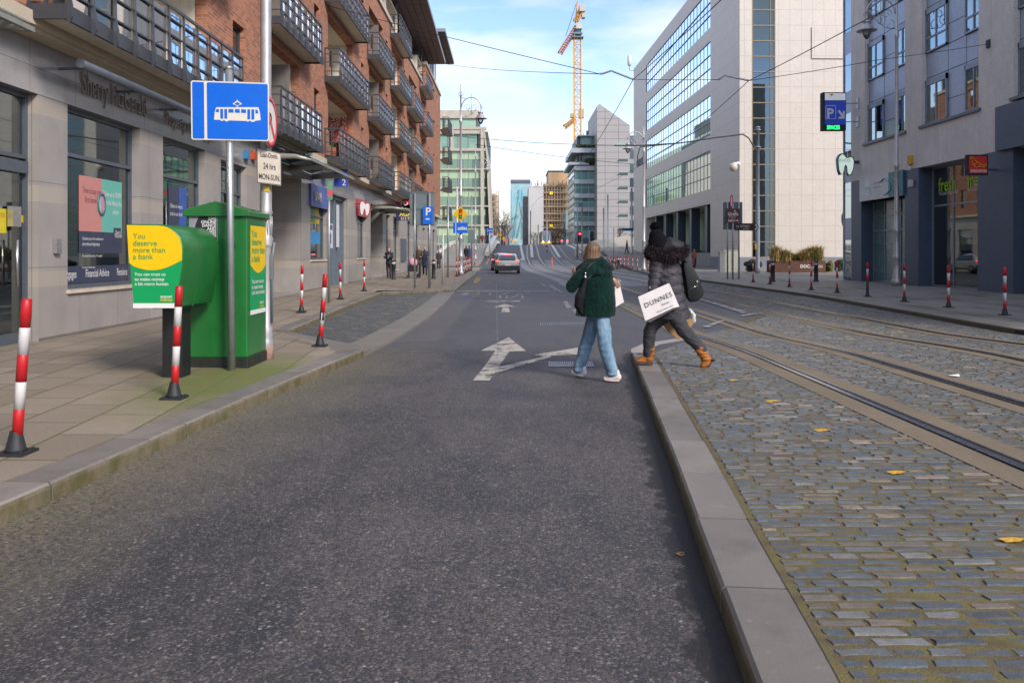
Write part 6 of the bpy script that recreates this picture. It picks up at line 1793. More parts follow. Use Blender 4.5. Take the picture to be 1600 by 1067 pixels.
# --- ornate lamps
def ornate_lamp(px, py, top, brim, side, label, h0=TOPZ, Y=None, arm_px=None):
    h = h0
    if Y is None:
        for _ in range(6): x, y = gp(px, py, h); h = h0 + gz(y)
    else: y = Y; x = (px - 800) / FPX * Y; h = h0 + gz(Y)
    zt = at(px, top, y).z; zb = at(px, brim, y).z
    T = Thing('ornate_lamp', (x, y, h), label, 'street lamp', 'ornate silver street lamps')
    g = G(); g.lathe([(.20, 0), (.20, .22), (.15, .28), (.17, .38), (.13, .45), (.12, 1.1), (.15, 1.15), (.15, 1.25), (.12, 1.3), (.115, 2.2), (.15, 2.3), (.15, 2.42), (.10, 2.5), (.085, 5.0), (.11, 5.05), (.11, 5.15), (.08, 5.2), (.07, zb - h - .3), (.10, zb - h - .25), (.10, zb - h - .1), (.06, zb - h), (.05, zt - h - .8), (.09, zt - h - .75), (.03, zt - h - .7), (.05, zt - h - .35), (.02, zt - h - .3), (.045, zt - h - .12), (.01, zt - h)], (x, y, h), 12)
    T.part('column', g, M_LAMP)
    L_ = 1.28; s = side
    g = G()
    ca = Vector((x + s * .68, y, zb + .75)); R_ = .62
    arcp = [ca + Vector((s * R_ * 1.0 * -math.cos(t_), 0, R_ * math.sin(t_))) for t_ in [i * PI / 14 for i in range(15)]]
    g.tube(arcp, .035, 6)
    g.tube([(x, y, zb + .75)] + [(x + s * .06, y, zb + .75)], .03, 5)
    g.tube([arcp[-1], (x + s * L_, y, zb + .35)], .03, 6)
    def scroll(c, r0, turns, a0, dirn, r_=.016, n=22):
        g.tube([(c[0] + s * (r0 * (1 - .85 * i / n)) * math.cos(a0 + dirn * turns * 2 * PI * i / n), c[1], c[2] + (r0 * (1 - .85 * i / n)) * math.sin(a0 + dirn * turns * 2 * PI * i / n)) for i in range(n + 1)], r_, 5)
    scroll((x, y, zb + 1.55), .20, 1.6, 0, 1, .02); scroll((x + s * .42, y, zb + .72), .22, 1.3, PI, -1); scroll((x + s * .92, y, zb + .72), .22, 1.3, 0, 1); scroll((x + s * .68, y, zb + .45), .25, 1.3, PI / 2, 1); scroll((x + s * 1.36, y, zb + .72), .10, 1.2, PI, 1)
    scroll((x + s * .30, y, zb + .25), .25, 1.0, PI / 2, 1)
    g.tube([(x + s * .68, y, zb + .3), (x + s * .68, y, zb + 1.6)], .02, 5); g.tube([(x + s * .05, y, zb + .1), (x + s * .5, y, zb + .15), (x + s * .9, y, zb + .5), (x + s * 1.2, y, zb + .9)], .018, 5)
    g.tube([(x, y, zb + 1.4), (x + s * .3, y, zb + 1.28)], .02, 5)
    T.part('scroll_bracket', g, M_LAMP)
    c = (x + s * L_, y, zb)
    g = G(); g.lathe([(.42, 0), (.43, .02), (.25, .09), (.23, .2), (.15, .28), (.13, .33), (.19, .36), (.17, .44), (.05, .46)], c, 16); hd = T.part('lantern_hood', g, M_LAMP)
    g = G(); g.lathe([(.03, -.36), (.13, -.24), (.21, -.05), (.22, 0)], c, 14); T.part('lantern_glass', g, glass_mat('lantern_glass', (.75, .8, .8), 1.2, .15), hd)
    return T, x, y
T, x, y = ornate_lamp(720, 430, 131, 186, 1, 'ornate scroll lamp standing by the tight row of marker posts, nearer of the left pair')
def attach(name, label, x0, x1, y0, y1, Y, m, cat='sign', pts=None): 
    T = Thing(name, at((x0 + x1) / 2, y1, Y), label, cat); board(T, x0, x1, y0, y1, Y, m, pts=pts); return T
M_SYEL = mat('warning_yellow', (.72, .42, .0), .4)
T = attach('signals_ahead_sign', 'yellow diamond sign with a traffic light symbol on the nearer left lamp', 708, 731, 323, 346, y - .2, M_SYEL, pts=[(719.5, 322.5), (731, 334.5), (719.5, 346), (708, 334.5)])
board(T, 0, 0, 0, 0, y - .22, M_BLK, 'symbol_body', pts=[(717, 326.5), (722, 326.5), (722, 342), (717, 342)])
for k, (yy, m_) in enumerate(((329.5, mat('symbol_red', (.6, .02, .02), .4)), (334.3, mat('symbol_amber', (.7, .3, .0), .4)), (339, mat('symbol_green', (.0, .35, .05), .4)))):
    p = at(719.5, yy, y - .23); g = G(); g.prism([(p.x + .075 * math.cos(i * PI / 6), p.y, p.z + .075 * math.sin(i * PI / 6)) for i in range(12)], (0, .005, 0)); T.part('symbol_lamp', g, m_)
def small_tram(T, x0, x1, y0, y1, Y):
    w, h = x1 - x0, y1 - y0
    board(T, 0, 0, 0, 0, Y - .02, M_SWHITE, 'edge_line', pts=[(x0 + w * .16, y0), (x0 + w * .20, y0), (x0 + w * .20, y1), (x0 + w * .16, y1)], th=.005)
    g = G(); g.prism([at(x0 + w * a, y0 + h * b, Y - .02) for a, b in ((.30, .68), (.32, .45), (.92, .45), (.95, .68))], (0, .005, 0)); g.prism([at(x0 + w * a, y0 + h * b, Y - .02) for a, b in ((.55, .44), (.62, .34), (.69, .44))], (0, .005, 0)); T.part('tram_symbol', g, M_SWHITE)
    g = G()
    for a in (.36, .48, .60, .72, .84): g.prism([at(x0 + w * (a - .03), y0 + h * .5, Y - .027), at(x0 + w * (a + .04), y0 + h * .5, Y - .027), at(x0 + w * (a + .04), y0 + h * .58, Y - .027), at(x0 + w * (a - .03), y0 + h * .58, Y - .027)], (0, .003, 0))
    T.part('symbol_openings', g, M_SBLUE)
T = attach('tram_lane_sign', 'blue tram lane sign right under the yellow diamond on the left lamp', 708, 731, 348, 364.5, y - .2, M_SBLUE); small_tram(T, 708, 731, 348, 364.5, y - .2)
T, x, y = ornate_lamp(743, 412, 234, 266, 1, 'ornate scroll lamp farther off in front of the green glass office', Y=92)
T, x, y = pole_sign('back_turned_sign', 737, 424, 306, 'small grey back of a sign on a pole behind the tight row of marker posts', TOPZ, .05)
board(T, 731.5, 741.5, 359, 380, y - .1, M_SBACK)
for (px, py, tp_, r_, lb) in ((714, 424, 292, .07, 'white pole rising left of the yellow diamond sign'), (692, 414, 365, .05, 'short pole far left at the mouth of the side street')):
    pole_sign('street_pole', px, py, tp_, lb, TOPZ, r_, cat='pole', m=mat('white_pole', (.55, .55, .54), .45, .2))
T, x, y = ornate_lamp(1401, 446, -60, 49, -1, 'ornate scroll lamp against the grey corner block, its lantern over the tracks', Y=35.3, h0=TOPZ + .05)
g = G(); g.box(x - .08, x + .0, y - .13, y - .11, at(0, 331, y).z, at(0, 334, y).z); T.part('yellow_tag', g, mat('notice_amber', (0.62, 0.42, 0.02), 0.5))
ornate_lamp(1006, 418, 200, 233, -1, 'ornate scroll lamp by the far end of the pale office block', Y=66)

# --- right hand sign group
GX = at(1136.7, 436, 44.9)
T = Thing('sign_cluster', (GX.x, 44.9, TOPZ), 'group of three posts with a grey sign back before the pale office corner', 'sign')
for px in (1136.7, 1154.5):
    g = G(); q = at(px, 436, 44.9); g.tube([(q.x, 44.9, TOPZ), (q.x, 44.9, at(px, 316, 44.9).z)], .045, 10); T.part('pole', g, M_GALV)
board(T, 1130, 1160, 316, 359, 44.97, M_SBACK, 'panel', .03)
T, x, y = pole_sign('direction_post', 1145, 436.6, 306, 'middle post carrying two brown direction signs and a round sign', TOPZ, .045, Y=44.6)
board(T, 1135.5, 1156, 326, 348.5, y - .1, M_SBRN)
g = ptxt([('Giraffe', 1137.2, 337, 7.4, dict(bold=.03, xs=.80)), ('Childcare', 1138.5, 340.5, 3.0, dict(bold=.01)), ('NCI', 1138, 346.8, 5.6, dict(bold=.04))], 0, y - .11, None); g.prism([at(a, b, y - .11) for a, b in ((1149, 344), (1152, 344), (1152, 342.8), (1154.5, 344.8), (1152, 346.6), (1152, 345.4), (1149, 345.4))][::-1], (0, .003, 0)); g.prism([at(a, b, y - .11) for a, b in ((1146.5, 332), (1148, 328.5), (1149, 328), (1149.6, 329.5), (1148, 330.5), (1148, 332))], (0, .003, 0)); T.part('lettering', g, WH)
T = attach('fitness_sign', 'long dark brown arrow sign pointing right beside the tall grey tram pole', 1148, 1186, 349, 361, y - .06, mat('dark_brown', (.06, .03, .02), .4), pts=[(1147.5, 349), (1182, 349), (1186, 355), (1182, 361), (1147.5, 360)])
g = ptxt([('SV FITNESS', 1150.5, 355.6, 5.0, dict(xs=.85)), ('0.8 KM', 1161, 359, 3.0, {})], 0, y - .07, None); g.prism([at(a, b, y - .07) for a, b in ((1179, 350.5), (1181.5, 350.5), (1184.5, 355), (1181.5, 359.5), (1179, 359.5), (1182, 355))], (0, .003, 0)); T.part('lettering', g, WH)
T = attach('round_sign', 'round red ringed sign seen edge on at the top of the direction post', 1140.5, 1145, 304.5, 325.5, y - .08, mat('sign_red', (.55, .03, .05), .4), pts=[(1143 + 2.4 * math.cos(i * PI / 8), 315 - 10.5 * math.sin(i * PI / 8)) for i in range(16)])
g = G(); g.prism([at(1143 + 1.4 * math.cos(i * PI / 8), 315 - 8 * math.sin(i * PI / 8), y - .09) for i in range(16)], (0, .005, 0)); T.part('face', g, M_SWHITE)
T, x, y = pole_sign('stop_sign_back', 1319, 435, 329, 'grey back of an octagonal sign beside the glazed corner of the grey block', TOPZ + .05, .04, Y=43.5)
board(T, 0, 0, 0, 0, y - .06, M_SBACK, pts=[(1319.5 + 5.2 * math.cos(R(22.5 + 45 * i)), 342.5 - 13 * math.sin(R(22.5 + 45 * i))) for i in range(8)])
# service cabinets
T = Thing('service_cabinet', (at(1140, 428, 60).x, 60, TOPZ), 'white service cabinet beside a shorter grey one, behind the sign posts', 'cabinet')
g = G(); a = at(1131, 428, 60); b = at(1155, 392, 60); g.box(a.x, b.x, 60, 60.6, TOPZ, b.z); g.box(a.x - .03, b.x + .03, 59.97, 60.63, b.z, b.z + .06); T.part('body', g, mat('cabinet_cream', (.46, .45, .38), .5, dirt=.4)); g = G(); g.box((a.x + b.x) / 2 - .01, (a.x + b.x) / 2 + .01, 59.99, 60, TOPZ + .1, b.z); T.part('door_gap', g, M_DARK)
T = Thing('service_cabinet', (at(1128, 428, 59.5).x, 59.5, TOPZ), 'shorter grey service cabinet with a capped top left of the white one', 'cabinet')
g = G(); a = at(1125, 428, 59.5); b = at(1133, 393, 59.5); g.box(a.x, b.x, 59.5, 60, TOPZ, b.z - .1); g.box(a.x - .05, b.x + .03, 59.45, 60.03, b.z - .1, b.z); T.part('body', g, mat('cabinet_grey', (.28, .28, .27), .5, dirt=.4))
# corten planter with grasses
PLN = Thing('planter', (at(1248, 427, 58).x, 58, TOPZ), 'long rusty steel planter of straw coloured grasses beside the pale office', 'planter')
a = at(1207.5, 428, 58); b = at(1290, 407.5, 58)
g = G(); g.box(a.x, b.x, 58, 59.4, TOPZ + .02, b.z); PLN.part('trough', g, mat('corten_steel', (.09, .034, .022), .75, var=.35, vs=1.2, dirt=.3))
g = ptxt([('DOCK', 1250.3, 418.5, 6.6, dict(bold=.02)), ('LANDS', 1268, 418.5, 5.6, {})], 0, 57.985, None); PLN.part('lettering', g, WH)
def blades(n, x0, x1, y0, y1, z0, h, lean, w, seed):
    g = G(); rn = random.Random(seed)
    cl_ = [(rn.uniform(x0, x1), rn.uniform(y0, y1)) for _ in range(max(4, int((x1 - x0) * 6)))]
    for i in range(n):
        cx, cy = rn.choice(cl_); bx, by = cx + rn.gauss(0, .12), cy + rn.gauss(0, .1)
        a = rn.uniform(0, 2 * PI); L_ = h * rn.uniform(.35, 1.25) * (.8 + .3 * math.sin(cx * 2.1)); l = lean * rn.uniform(.2, 1.2)
        d = Vector((math.cos(a), math.sin(a), 0)); p0 = Vector((bx, by, z0)); p1 = p0 + d * l * .35 + Vector((0, 0, L_ * .7)); p2 = p0 + d * l + Vector((0, 0, L_ * rn.uniform(.75, 1.0)))
        s_ = Vector((-d.y, d.x, 0)) * w
        g.add([p0 - s_, p0 + s_, p1 + s_ * .7, p1 - s_ * .7, p2], [(0, 1, 2, 3), (3, 2, 4)])
    return g
g = blades(6000, a.x + .1, b.x - .05, 58.1, 59.3, b.z - .05, 1.0, .7, .026, 2); PLN.part('grasses', g, mat('straw_grass', (.36, .28, .11), .8, var=.4, vs=3))
g = blades(1500, a.x + .1, b.x - .05, 58.2, 59.2, b.z - .05, .7, .5, .02, 4); PLN.part('green_grasses', g, mat('olive_grass', (.12, .13, .035), .8, var=.3, vs=3))
def leafy(T, name, c, r, n, size, m, seed, squash=1.0):
    g = G(); rn = random.Random(seed)
    lob = [(Vector((rn.uniform(-.6, .6) * r[0], rn.uniform(-.6, .6) * r[1], rn.uniform(-.5, .5) * r[2])), rn.uniform(.35, .6)) for _ in range(9)]
    for i in range(n):
        l, q = rn.choice(lob); d = Vector((rn.gauss(0, 1), rn.gauss(0, 1), rn.gauss(0, 1))).normalized() * rn.uniform(.6, 1.0)
        p = Vector(c) + l + Vector((d.x * r[0] * q, d.y * r[1] * q, d.z * r[2] * q))
        u = Vector((rn.gauss(0, 1), rn.gauss(0, 1), rn.gauss(0, 1))).normalized() * size * rn.uniform(.6, 1.3); w_ = u.orthogonal().normalized() * size * .5
        g.add([p - u, p - w_, p + u, p + w_], [(0, 1, 2, 3)])
    return T.part(name, g, m)
for (px0, px1, Y, lb, m_, sd) in ((1159, 1195, 60.5, 'dark clipped shrub behind the foot of the tall grey tram pole', mat('dark_shrub', (.022, .035, .016), .7, var=.3), 11), (1291, 1304, 60, 'yellow green grassy shrub at the right end of the rusty planter', mat('lime_shrub', (.16, .15, .03), .7, var=.3), 12), (1303, 1324, 61, 'dark shrub half hidden by the glazed corner of the grey block', mat('dark_shrub2', (.03, .05, .02), .7, var=.3), 13)):
    a = at(px0, 428, Y); b = at(px1, 404, Y); T = Thing('shrub', ((a.x + b.x) / 2, Y, TOPZ), lb, 'shrub', 'shrubs beside the pale office')
    leafy(T, 'foliage', ((a.x + b.x) / 2, Y, (TOPZ + b.z) / 2), ((b.x - a.x) / 2 * .9, .7, (b.z - TOPZ) / 2 * 1.05), 4500, .055, m_, sd)

# --- tram poles
M_CPOLE = mat('tram_pole_grey', (.33, .35, .39), .4, .4, .08, dirt=.1)
def tram_pole(px, py, top, label, r=.14, Y=None, m=None):
    h = TOPZ
    if Y is None:
        for _ in range(6): x, y = gp(px, py, h); h = TOPZ + gz(y)
    else: y = Y; x = (px - 800) / FPX * y; h = TOPZ + gz(y)
    T = Thing('tram_pole', (x, y, h), label, 'pole', 'overhead line poles of the tramway')
    zt = at(px, top, y).z; g = G(); g.lathe([(r * 1.25, 0), (r * 1.25, .4), (r * 1.05, .5), (r * 1.02, (zt - h) * .45), (r * .85, (zt - h) * .47), (r * .8, zt - h), (r * 1.2, zt - h + .01), (r * 1.2, zt - h + .06), (r * .3, zt - h + .1)], (x, y, h), 12); T.part('shaft', g, m or M_CPOLE)
    return T, x, y, zt
T, x, y, zt = tram_pole(1184, 428, 200, 'tall grey tram pole in front of the stair window of the pale office')
g = G()
for yy in (204, 231): z_ = at(0, yy, y).z; g.lathe([(.22, 0), (.22, .06), (.15, .08)], (x, y, z_), 10)
T.part('collar', g, M_CPOLE)
g = G(); p = at(1182, 385, y - .16); g.box(p.x - .1, p.x + .02, p.y, p.y + .02, p.z - .2, p.z + .2); T.part('yellow_tag', g, mat('notice_amber', (0.62, 0.42, 0.02), 0.5))
PB_ = mat('white_tram_pole', (.62, .62, .60), .4, .1, .05)
T, x, y, zt = tram_pole(949.7, 400, 305, 'white tram pole left of the slotted grey tower front', .13, Y=118, m=PB_)
tram_pole(943, 400, 326, 'shorter white pole with a camera head near the bridge', .10, Y=112, m=PB_)
tram_pole(987, 404, 295, 'white pole at the far end of the pale office, carrying a camera', .13, Y=104, m=PB_)
tram_pole(909.5, 400, 317, 'thin beige pole right of the red signal', .10, Y=104, m=mat('beige_pole', (.40, .36, .28), .5))
for i, (px, tp_, Y) in enumerate(((841, 352, 172), (854.5, 318, 165), (882, 350, 185), (829, 330, 190))): tram_pole(px, 400, tp_, 'distant tram pole %s the tram on the bridge' % ('left of', 'directly above', 'right of', 'far left behind')[i], .12, Y=Y)

# --- traffic lights
def signal(px, py, Y, label, lit, top, base=True):
    x = (px - 800) / FPX * Y; h = TOPZ + gz(Y)
    T = Thing('traffic_light', (x, Y, h), label, 'traffic light', 'traffic lights at the bridge')
    g = G(); g.tube([(x - .28, Y + .15, h), (x - .28, Y + .15, at(0, top, Y).z)], .07, 8); T.part('pole', g, M_CPOLE)
    z_ = at(0, py, Y).z; g = G(); g.box(x - .2, x + .2, Y, Y + .2, z_ - .55, z_ + .55); T.part('housing', g, M_BLK)
    for k, (dz, c) in enumerate(((.33, (.9, .03, .06)), (0, (.3, .2, 0)), (-.33, (0, .3, .05)))):
        g = G(); g.prism([(x + .13 * math.cos(i * PI / 6), Y - .02, z_ + dz + .13 * math.sin(i * PI / 6)) for i in range(12)], (0, .02, 0))
        on = (k == 0 and lit); T.part('lens', g, mat('lens_%s_%s' % (('red', 'amber', 'green')[k], 'lit' if on else 'off'), c if on else tuple(q * .15 for q in c), .4, emit=c if on else None, es=4))
signal(906, 370, 96, 'traffic light showing red above the head of the woman in green', True, 318)
signal(925, 369, 97, 'unlit traffic light heads right of the red signal', False, 360)
# small signs and posts near the bridge
T, x, y = pole_sign('street_name_sign', 959, 419, 356, 'slim pole with a long teal street name blade over the far marker posts', TOPZ, .05, Y=78)
board(T, 974, 989, 356.5, 361, 100, mat('street_name_teal', (.02, .10, .20), .4)) if False else None
T = attach('street_name_sign', 'dark teal street name blade high beside the white pole at the office end', 972, 990, 356.5, 361, 103.5, mat('street_name_teal', (.02, .10, .20), .4))
T = Thing('flexible_post', (at(862.5, 409, 82).x, 82, gz(82)), 'bright orange flexible post standing between the tracks', 'bollard')
g = G(); p = T.loc; g.lathe([(.10, 0), (.10, .03), (.055, .06), (.05, .85), (.03, .88)], p, 10); T.part('post', g, mat('orange_plastic', (.85, .12, .04), .5))
T = Thing('keep_post', (at(854.7, 399, 112).x, 112, gz(112)), 'small red and white post with grey foot in the middle of the bridge approach', 'bollard')
g = G(); p = T.loc; g.lathe([(.09, 0), (.09, .35)], p, 10); T.part('foot', g, M_SBACK); g = G(); g.lathe([(.09, .35), (.09, .65)], p, 10); T.part('white_band', g, M_WHT); g = G(); g.lathe([(.12, .65), (.12, .95), (.05, 1.0)], p, 10); T.part('red_cap', g, M_RED)
T = attach('tram_lane_sign', 'small blue tram lane sign on a white post before the bridge footway', 760, 770, 356.5, 364, 100, M_SBLUE); small_tram(T, 760, 770, 356.5, 364, 100)
g = G(); p = at(765, 390, 100.1); g.tube([(p.x, 100.1, gz(100)), (p.x, 100.1, at(0, 357, 100).z)], .09, 8); T.part('post', g, PB_)
T = attach('warning_sign', 'small yellow diamond sign at the left end of the bridge parapet', 779, 785, 362, 370, 118, M_SYEL, pts=[(782, 363), (785, 367.2), (782, 371.5), (779, 367.2)])
g = G(); p = at(782, 390, 118.1); g.tube([(p.x, 118.1, gz(118)), (p.x, 118.1, at(0, 356, 118).z)], .06, 8); T.part('post', g, PB_)
T = attach('pink_sign', 'small pale red board above the yellow diamond at the bridge', 780.5, 785, 358.5, 362, 118.2, mat('pale_red', (.6, .2, .2), .5))
for (px, py, Y, c, lb) in ((787, 373, 140, (.7, .45, .02), 'yellow round light on roadworks barrier left of the road crest'), (790, 376, 150, (.7, .08, .05), 'red and blue roadworks sign at the road crest'), (800, 378, 160, (.03, .2, .6), 'blue round arrow sign at the road crest'), (802, 378, 158, (.72, .42, 0), 'yellow diamond at the road crest beside the blue arrow'), (806, 375, 165, (.6, .5, .5), 'white red ringed round sign at the road crest')):
    T = attach('roadworks_sign', lb, px - 1.8, px + 1.8, py - 2.4, py + 2.4, Y, mat('roadworks_%d' % px, c, .5), pts=[(px + 2.2 * math.cos(i * PI / 6), py - 2.6 * math.sin(i * PI / 6)) for i in range(12)])
    g = G(); p = at(px, py, Y + .05); g.tube([(p.x, Y + .05, gz(Y)), (p.x, Y + .05, p.z)], .05, 6); T.part('post', g, M_CPOLE)
for (px, py, Y) in ((878, 376.8, 150), (886.5, 376.8, 156)):
    T = Thing('signal_light', at(px, py, Y), 'small red signal light low on the %s side of the far right kerb' % ('left' if px < 880 else 'right'), 'traffic light'); p = at(px, py, Y)
    g = G(); g.ball(p, .17, 8, 6); T.part('lens', g, mat('lens_red_lit', (.9, .03, .06), .4)); g = G(); g.tube([(p.x, Y + .2, gz(Y)), (p.x, Y + .2, p.z + .3)], .06, 6); T.part('pole', g, M_CPOLE)

# --- overhead wires
M_WIRE = mat('copper_wire', (.05, .045, .055), .5, .4)
def wire(name, pts, r, label, m=None, group='overhead wires of the tramway', cat='wire'):
    g = G(); P_ = []
    pts = [Vector(p) for p in pts]
    for a, b in zip(pts, pts[1:]):
        n = 8; L_ = (b - a).length
        for i in range(n):
            t_ = i / n; q = a.lerp(b, t_); q.z -= 4 * t_ * (1 - t_) * L_ * .0035; P_.append(q)
    P_.append(pts[-1]); g.tube(P_, r, 5)
    o = put(name, g, m or M_WIRE); tag(o, label, cat, group); return o
J1 = at(989.5, 124.5, 23.6); J2 = at(1170, 126.5, 23.6); K = at(937, 116, 23.6)
tc = lambda i, y: (rail_x(i, y) + rail_x(i + 1, y)) / 2
wire('contact_wire', [(4.3, -4, 6.6), at(1127, 0, 16.1), J1, at(923, 238, 40.6), (tc(0, 60), 60, 6.6), (tc(0, 84), 84, 7.0), (tc(0, 118), 118, 8.3), (tc(0, 165), 165, 9)], .011, 'overhead contact wire of the nearer track')
wire('contact_wire', [(7.6, -4, 6.6), at(1410, 1, 16.1), at(1340, 38, 17.9), J2, at(1058.7, 223, 37), (tc(2, 60), 60, 6.6), (tc(2, 84), 84, 7.0), (tc(2, 118), 118, 8.3), (tc(2, 165), 165, 9)], .011, 'overhead contact wire of the farther track')
wire('span_wire', [(-7.0, 31.2, at(0, 9, 31.2).z), K], .011, 'upper stay wire from the left facade to the first bent arm')
wire('span_wire', [at(688, 99, 62), K], .011, 'lower stay wire from the left roof to the first bent arm')
wire('bent_arm', [K, at(942, 115.5, 23.6), at(955, 111, 23.6), J1], .028, 'short bent steel arm holding the nearer contact wire', mat('arm_steel', (.22, .24, .28), .4, .5), cat='arm')
wire('span_wire', [J1, at(1123, 125, 23.6)], .010, 'level wire linking the two bent arms')
wire('bent_arm', [at(1123, 125, 23.6), at(1132, 118, 23.6), J2], .028, 'short bent steel arm holding the farther contact wire', mat('arm_steel', (.22, .24, .28), .4, .5), cat='arm')
wire('span_wire', [J2, at(1379, 93, 26.5), (XR, 29.4, at(0, 69, 29.4).z)], .010, 'stay wire from the second bent arm to the grey render wall')
for (px, py, Y) in ((1545, 69, 29.35),):
    T = Thing('wire_anchor', (XR, Y, at(0, py, Y).z), 'small dark ring anchor of the stay wire on the grey render wall', 'anchor'); g = G(); g.box(XR - .05, XR, Y - .1, Y + .1, T.loc.z - .14, T.loc.z + .14); T.part('plate', g, M_BLK)
PX_ = at(1183, 238, 56)
wire('bracket_arm', [PX_, at(1170, 216, 56), at(1161, 210, 56), at(1120, 215, 56), at(1060, 224, 56), at(1000, 227.5, 56), at(960, 227.5, 56)], .05, 'dark curved bracket arm reaching from the tall grey tram pole', mat('dark_arm', (.05, .055, .06), .5), cat='arm')
wire('span_wire', [at(960, 227.5, 56), at(840, 223.5, 56), at(745, 216, 56), at(688, 210, 56)], .02, 'stay wire continuing the bracket arm to the left buildings')
wire('span_wire', [at(742, 226, 84), at(845, 241, 84), at(888, 246.5, 84), at(992, 257, 84)], .025, 'faint stay wire crossing the sky over the far street')
wire('registration_arm', [at(1060, 224, 56), at(1000, 230, 56), at(996, 246, 56), at(998, 258, 56)], .035, 'small hanging hook under the bracket arm', mat('dark_arm', (.05, .055, .06), .5), cat='arm')
for (px, py, Y) in ((1010, 10, 0),): pass
# litter
for (px, py, h, c, lb, s_) in ((1062, 867, 0, (.35, .16, .03), 'curled orange brown ribbon lying in the right gutter', .04), ):
    x, y = gp(px, py, h); T = Thing('litter_ribbon', (x, y, 0), lb, 'litter'); g = G(); g.tube([(x + .022 * math.cos(a), y + .014 * math.sin(a), .008 + .004 * math.sin(2 * a)) for a in [i * .45 for i in range(15)]], .0022, 5); T.part('loop', g, mat('litter_orange', c, .5))
def on_setts(px, py): 
    h = TOPZ
    for _ in range(5): x, y = gp(px, py, h + .03); h = plat(y)
    return x, y, h
for (px, py, L_, lb) in ((1583, 838, .08, 'long yellow leaf lying on the setts at the right edge'), (1401, 734, .07, 'yellow leaf lying on the setts beside the nearest rail'), (1285, 669, .08, 'yellow leaf on the setts between kerb and rail'), (1208, 624, .09, 'farthest yellow leaf on the setts near the two women'), (1147, 592, .07, 'small yellow leaf just behind the woman with boots')):
    x, y, h = on_setts(px, py); T = Thing('fallen_leaf', (x, y, h), lb, 'leaf', 'yellow leaves on the setts')
    g = G(); n = 9
    pts = [(x + L_ * math.cos(i * 2 * PI / 14) * (1 if i % 2 else .8), y + .03 * math.sin(i * 2 * PI / 14) * (1 if i % 2 else .7), h + .016 + .006 * math.cos(i)) for i in range(14)]
    g.add(pts + [(x, y, h + .028)], [(i, (i + 1) % 14, 14) for i in range(14)]); T.part('blade', g, mat('yellow_leaf', (.42, .25, .02), .6))
for (px, py, lb) in ((1490, 586, 'white scrap of paper between the tracks'),):
    x, y, h = on_setts(px, py); T = Thing('paper_scrap', (x, y, h), lb, 'litter'); g = G(); g.add([(x - .07, y - .02, h + .03), (x + .05, y - .04, h + .02), (x + .08, y + .03, h + .04), (x - .03, y + .04, h + .025)], [(0, 1, 2, 3)]); T.part('sheet', g, WH)
# drain gratings
for (x0, x1, y0, y1, lb) in ((858, 922, 566.5, 573.5, 'steel drain grating beside the woman in green, nearer one'), (845, 916, 505, 509.5, 'steel drain grating farther up the lane')):
    a = gp(x0, y1); b = gp(x1, y0); T = Thing('drain_grating', (a[0], a[1], 0), lb, 'drain', 'drain gratings in the lane')
    g = G(); g.box(a[0], b[0], a[1], b[1], .002, .006); T.part('pit', g, M_DARK); g = G(); n = 22
    for i in range(n + 1): xx = a[0] + (b[0] - a[0]) * i / n; g.prism([(xx - .009, a[1], .007), (xx + .009, a[1], .007), (xx + .03, b[1], .007), (xx + .012, b[1], .007)], (0, 0, .005))
    g.box(a[0] - .02, b[0] + .03, a[1] - .02, a[1], .0065, .013); g.box(a[0] - .02, b[0] + .03, b[1], b[1] + .02, .0065, .013)
    T.part('bars', g, mat('worn_iron', (.24, .24, .27), .45, .6))
# ================================================================ FAR BUILDINGS, BRIDGE, CRANE
def gridmat(name, glass, frame, w, h, mw=.12, alt=None, rough=.12, off=0.0, spand=None, mh=None):
    """curtain wall read as panes in a frame; joints laid out on (x+y, z)"""
    t = NT(name); v = t.pos(); sx = t.n('ShaderNodeSeparateXYZ'); t.l(v, sx.inputs[0])
    cv = t.n('ShaderNodeCombineXYZ'); t.l(t.math('ADD', sx.outputs[0], sx.outputs[1]), cv.inputs[0]); t.l(sx.outputs[2], cv.inputs[1])
    b = stone_joint(t, cv.outputs[0], w, h, mw, off, 1.0, glass, alt or glass, frame, 0.0)
    c = b.outputs['Color']; rg = t.mix(b.outputs['Fac'], (rough,) * 3, (.5,) * 3)
    n = t.noise(v, .35, 4, .6); c = t.mix(t.rng(n, .35, .7, 0, .4), c, tuple(q * .55 for q in glass))
    t.bsdf(c, rg, 0, None, .6)
    return t.m
# green glass office ------------------------------------------------
Yg = 150.0; zg0 = gz(108) 
GB = Thing('green_glass_office', (-12, Yg, 2), 'pale stone and green glass office with leaning flank at the end of the left side', 'building')
def X(px, Y=Yg): return (px - 800) / FPX * Y
def Z(py, Y=Yg): return CAMZ + (395 - py) / FPX * Y
M_GST = granite_mat('green_office_stone', (.50, .46, .38), fine=6, rough=.6)
floors = [234.1, 264.6, 294, 322.3, 352.5]
g = G(); g.box(X(600), X(762), Yg + .8, Yg + 22, 1.5, Z(205)); g.box(X(600), X(744), Yg + 2.2, Yg + 20, Z(205), Z(170))
GB.part('core', g, mat('office_dark_core', (.05, .07, .06), .6, world_c=True))
g = G()
for py in floors + [200.5, 385]: g.box(X(600), X(763.5 if py > 300 else 760), Yg - .15, Yg + .8, Z(py) - (.13 if py in floors[1:] else .24), Z(py) + (.13 if py in floors[1:] else .24))
for px in (605, 650, 706.5, 753.5): g.box(X(px) - (.3 if px > 750 else .14 if px < 700 else .28), X(px) + .3, Yg - .13, Yg + .75, 1.5 if px != 706.5 else Z(234), Z(200.5))
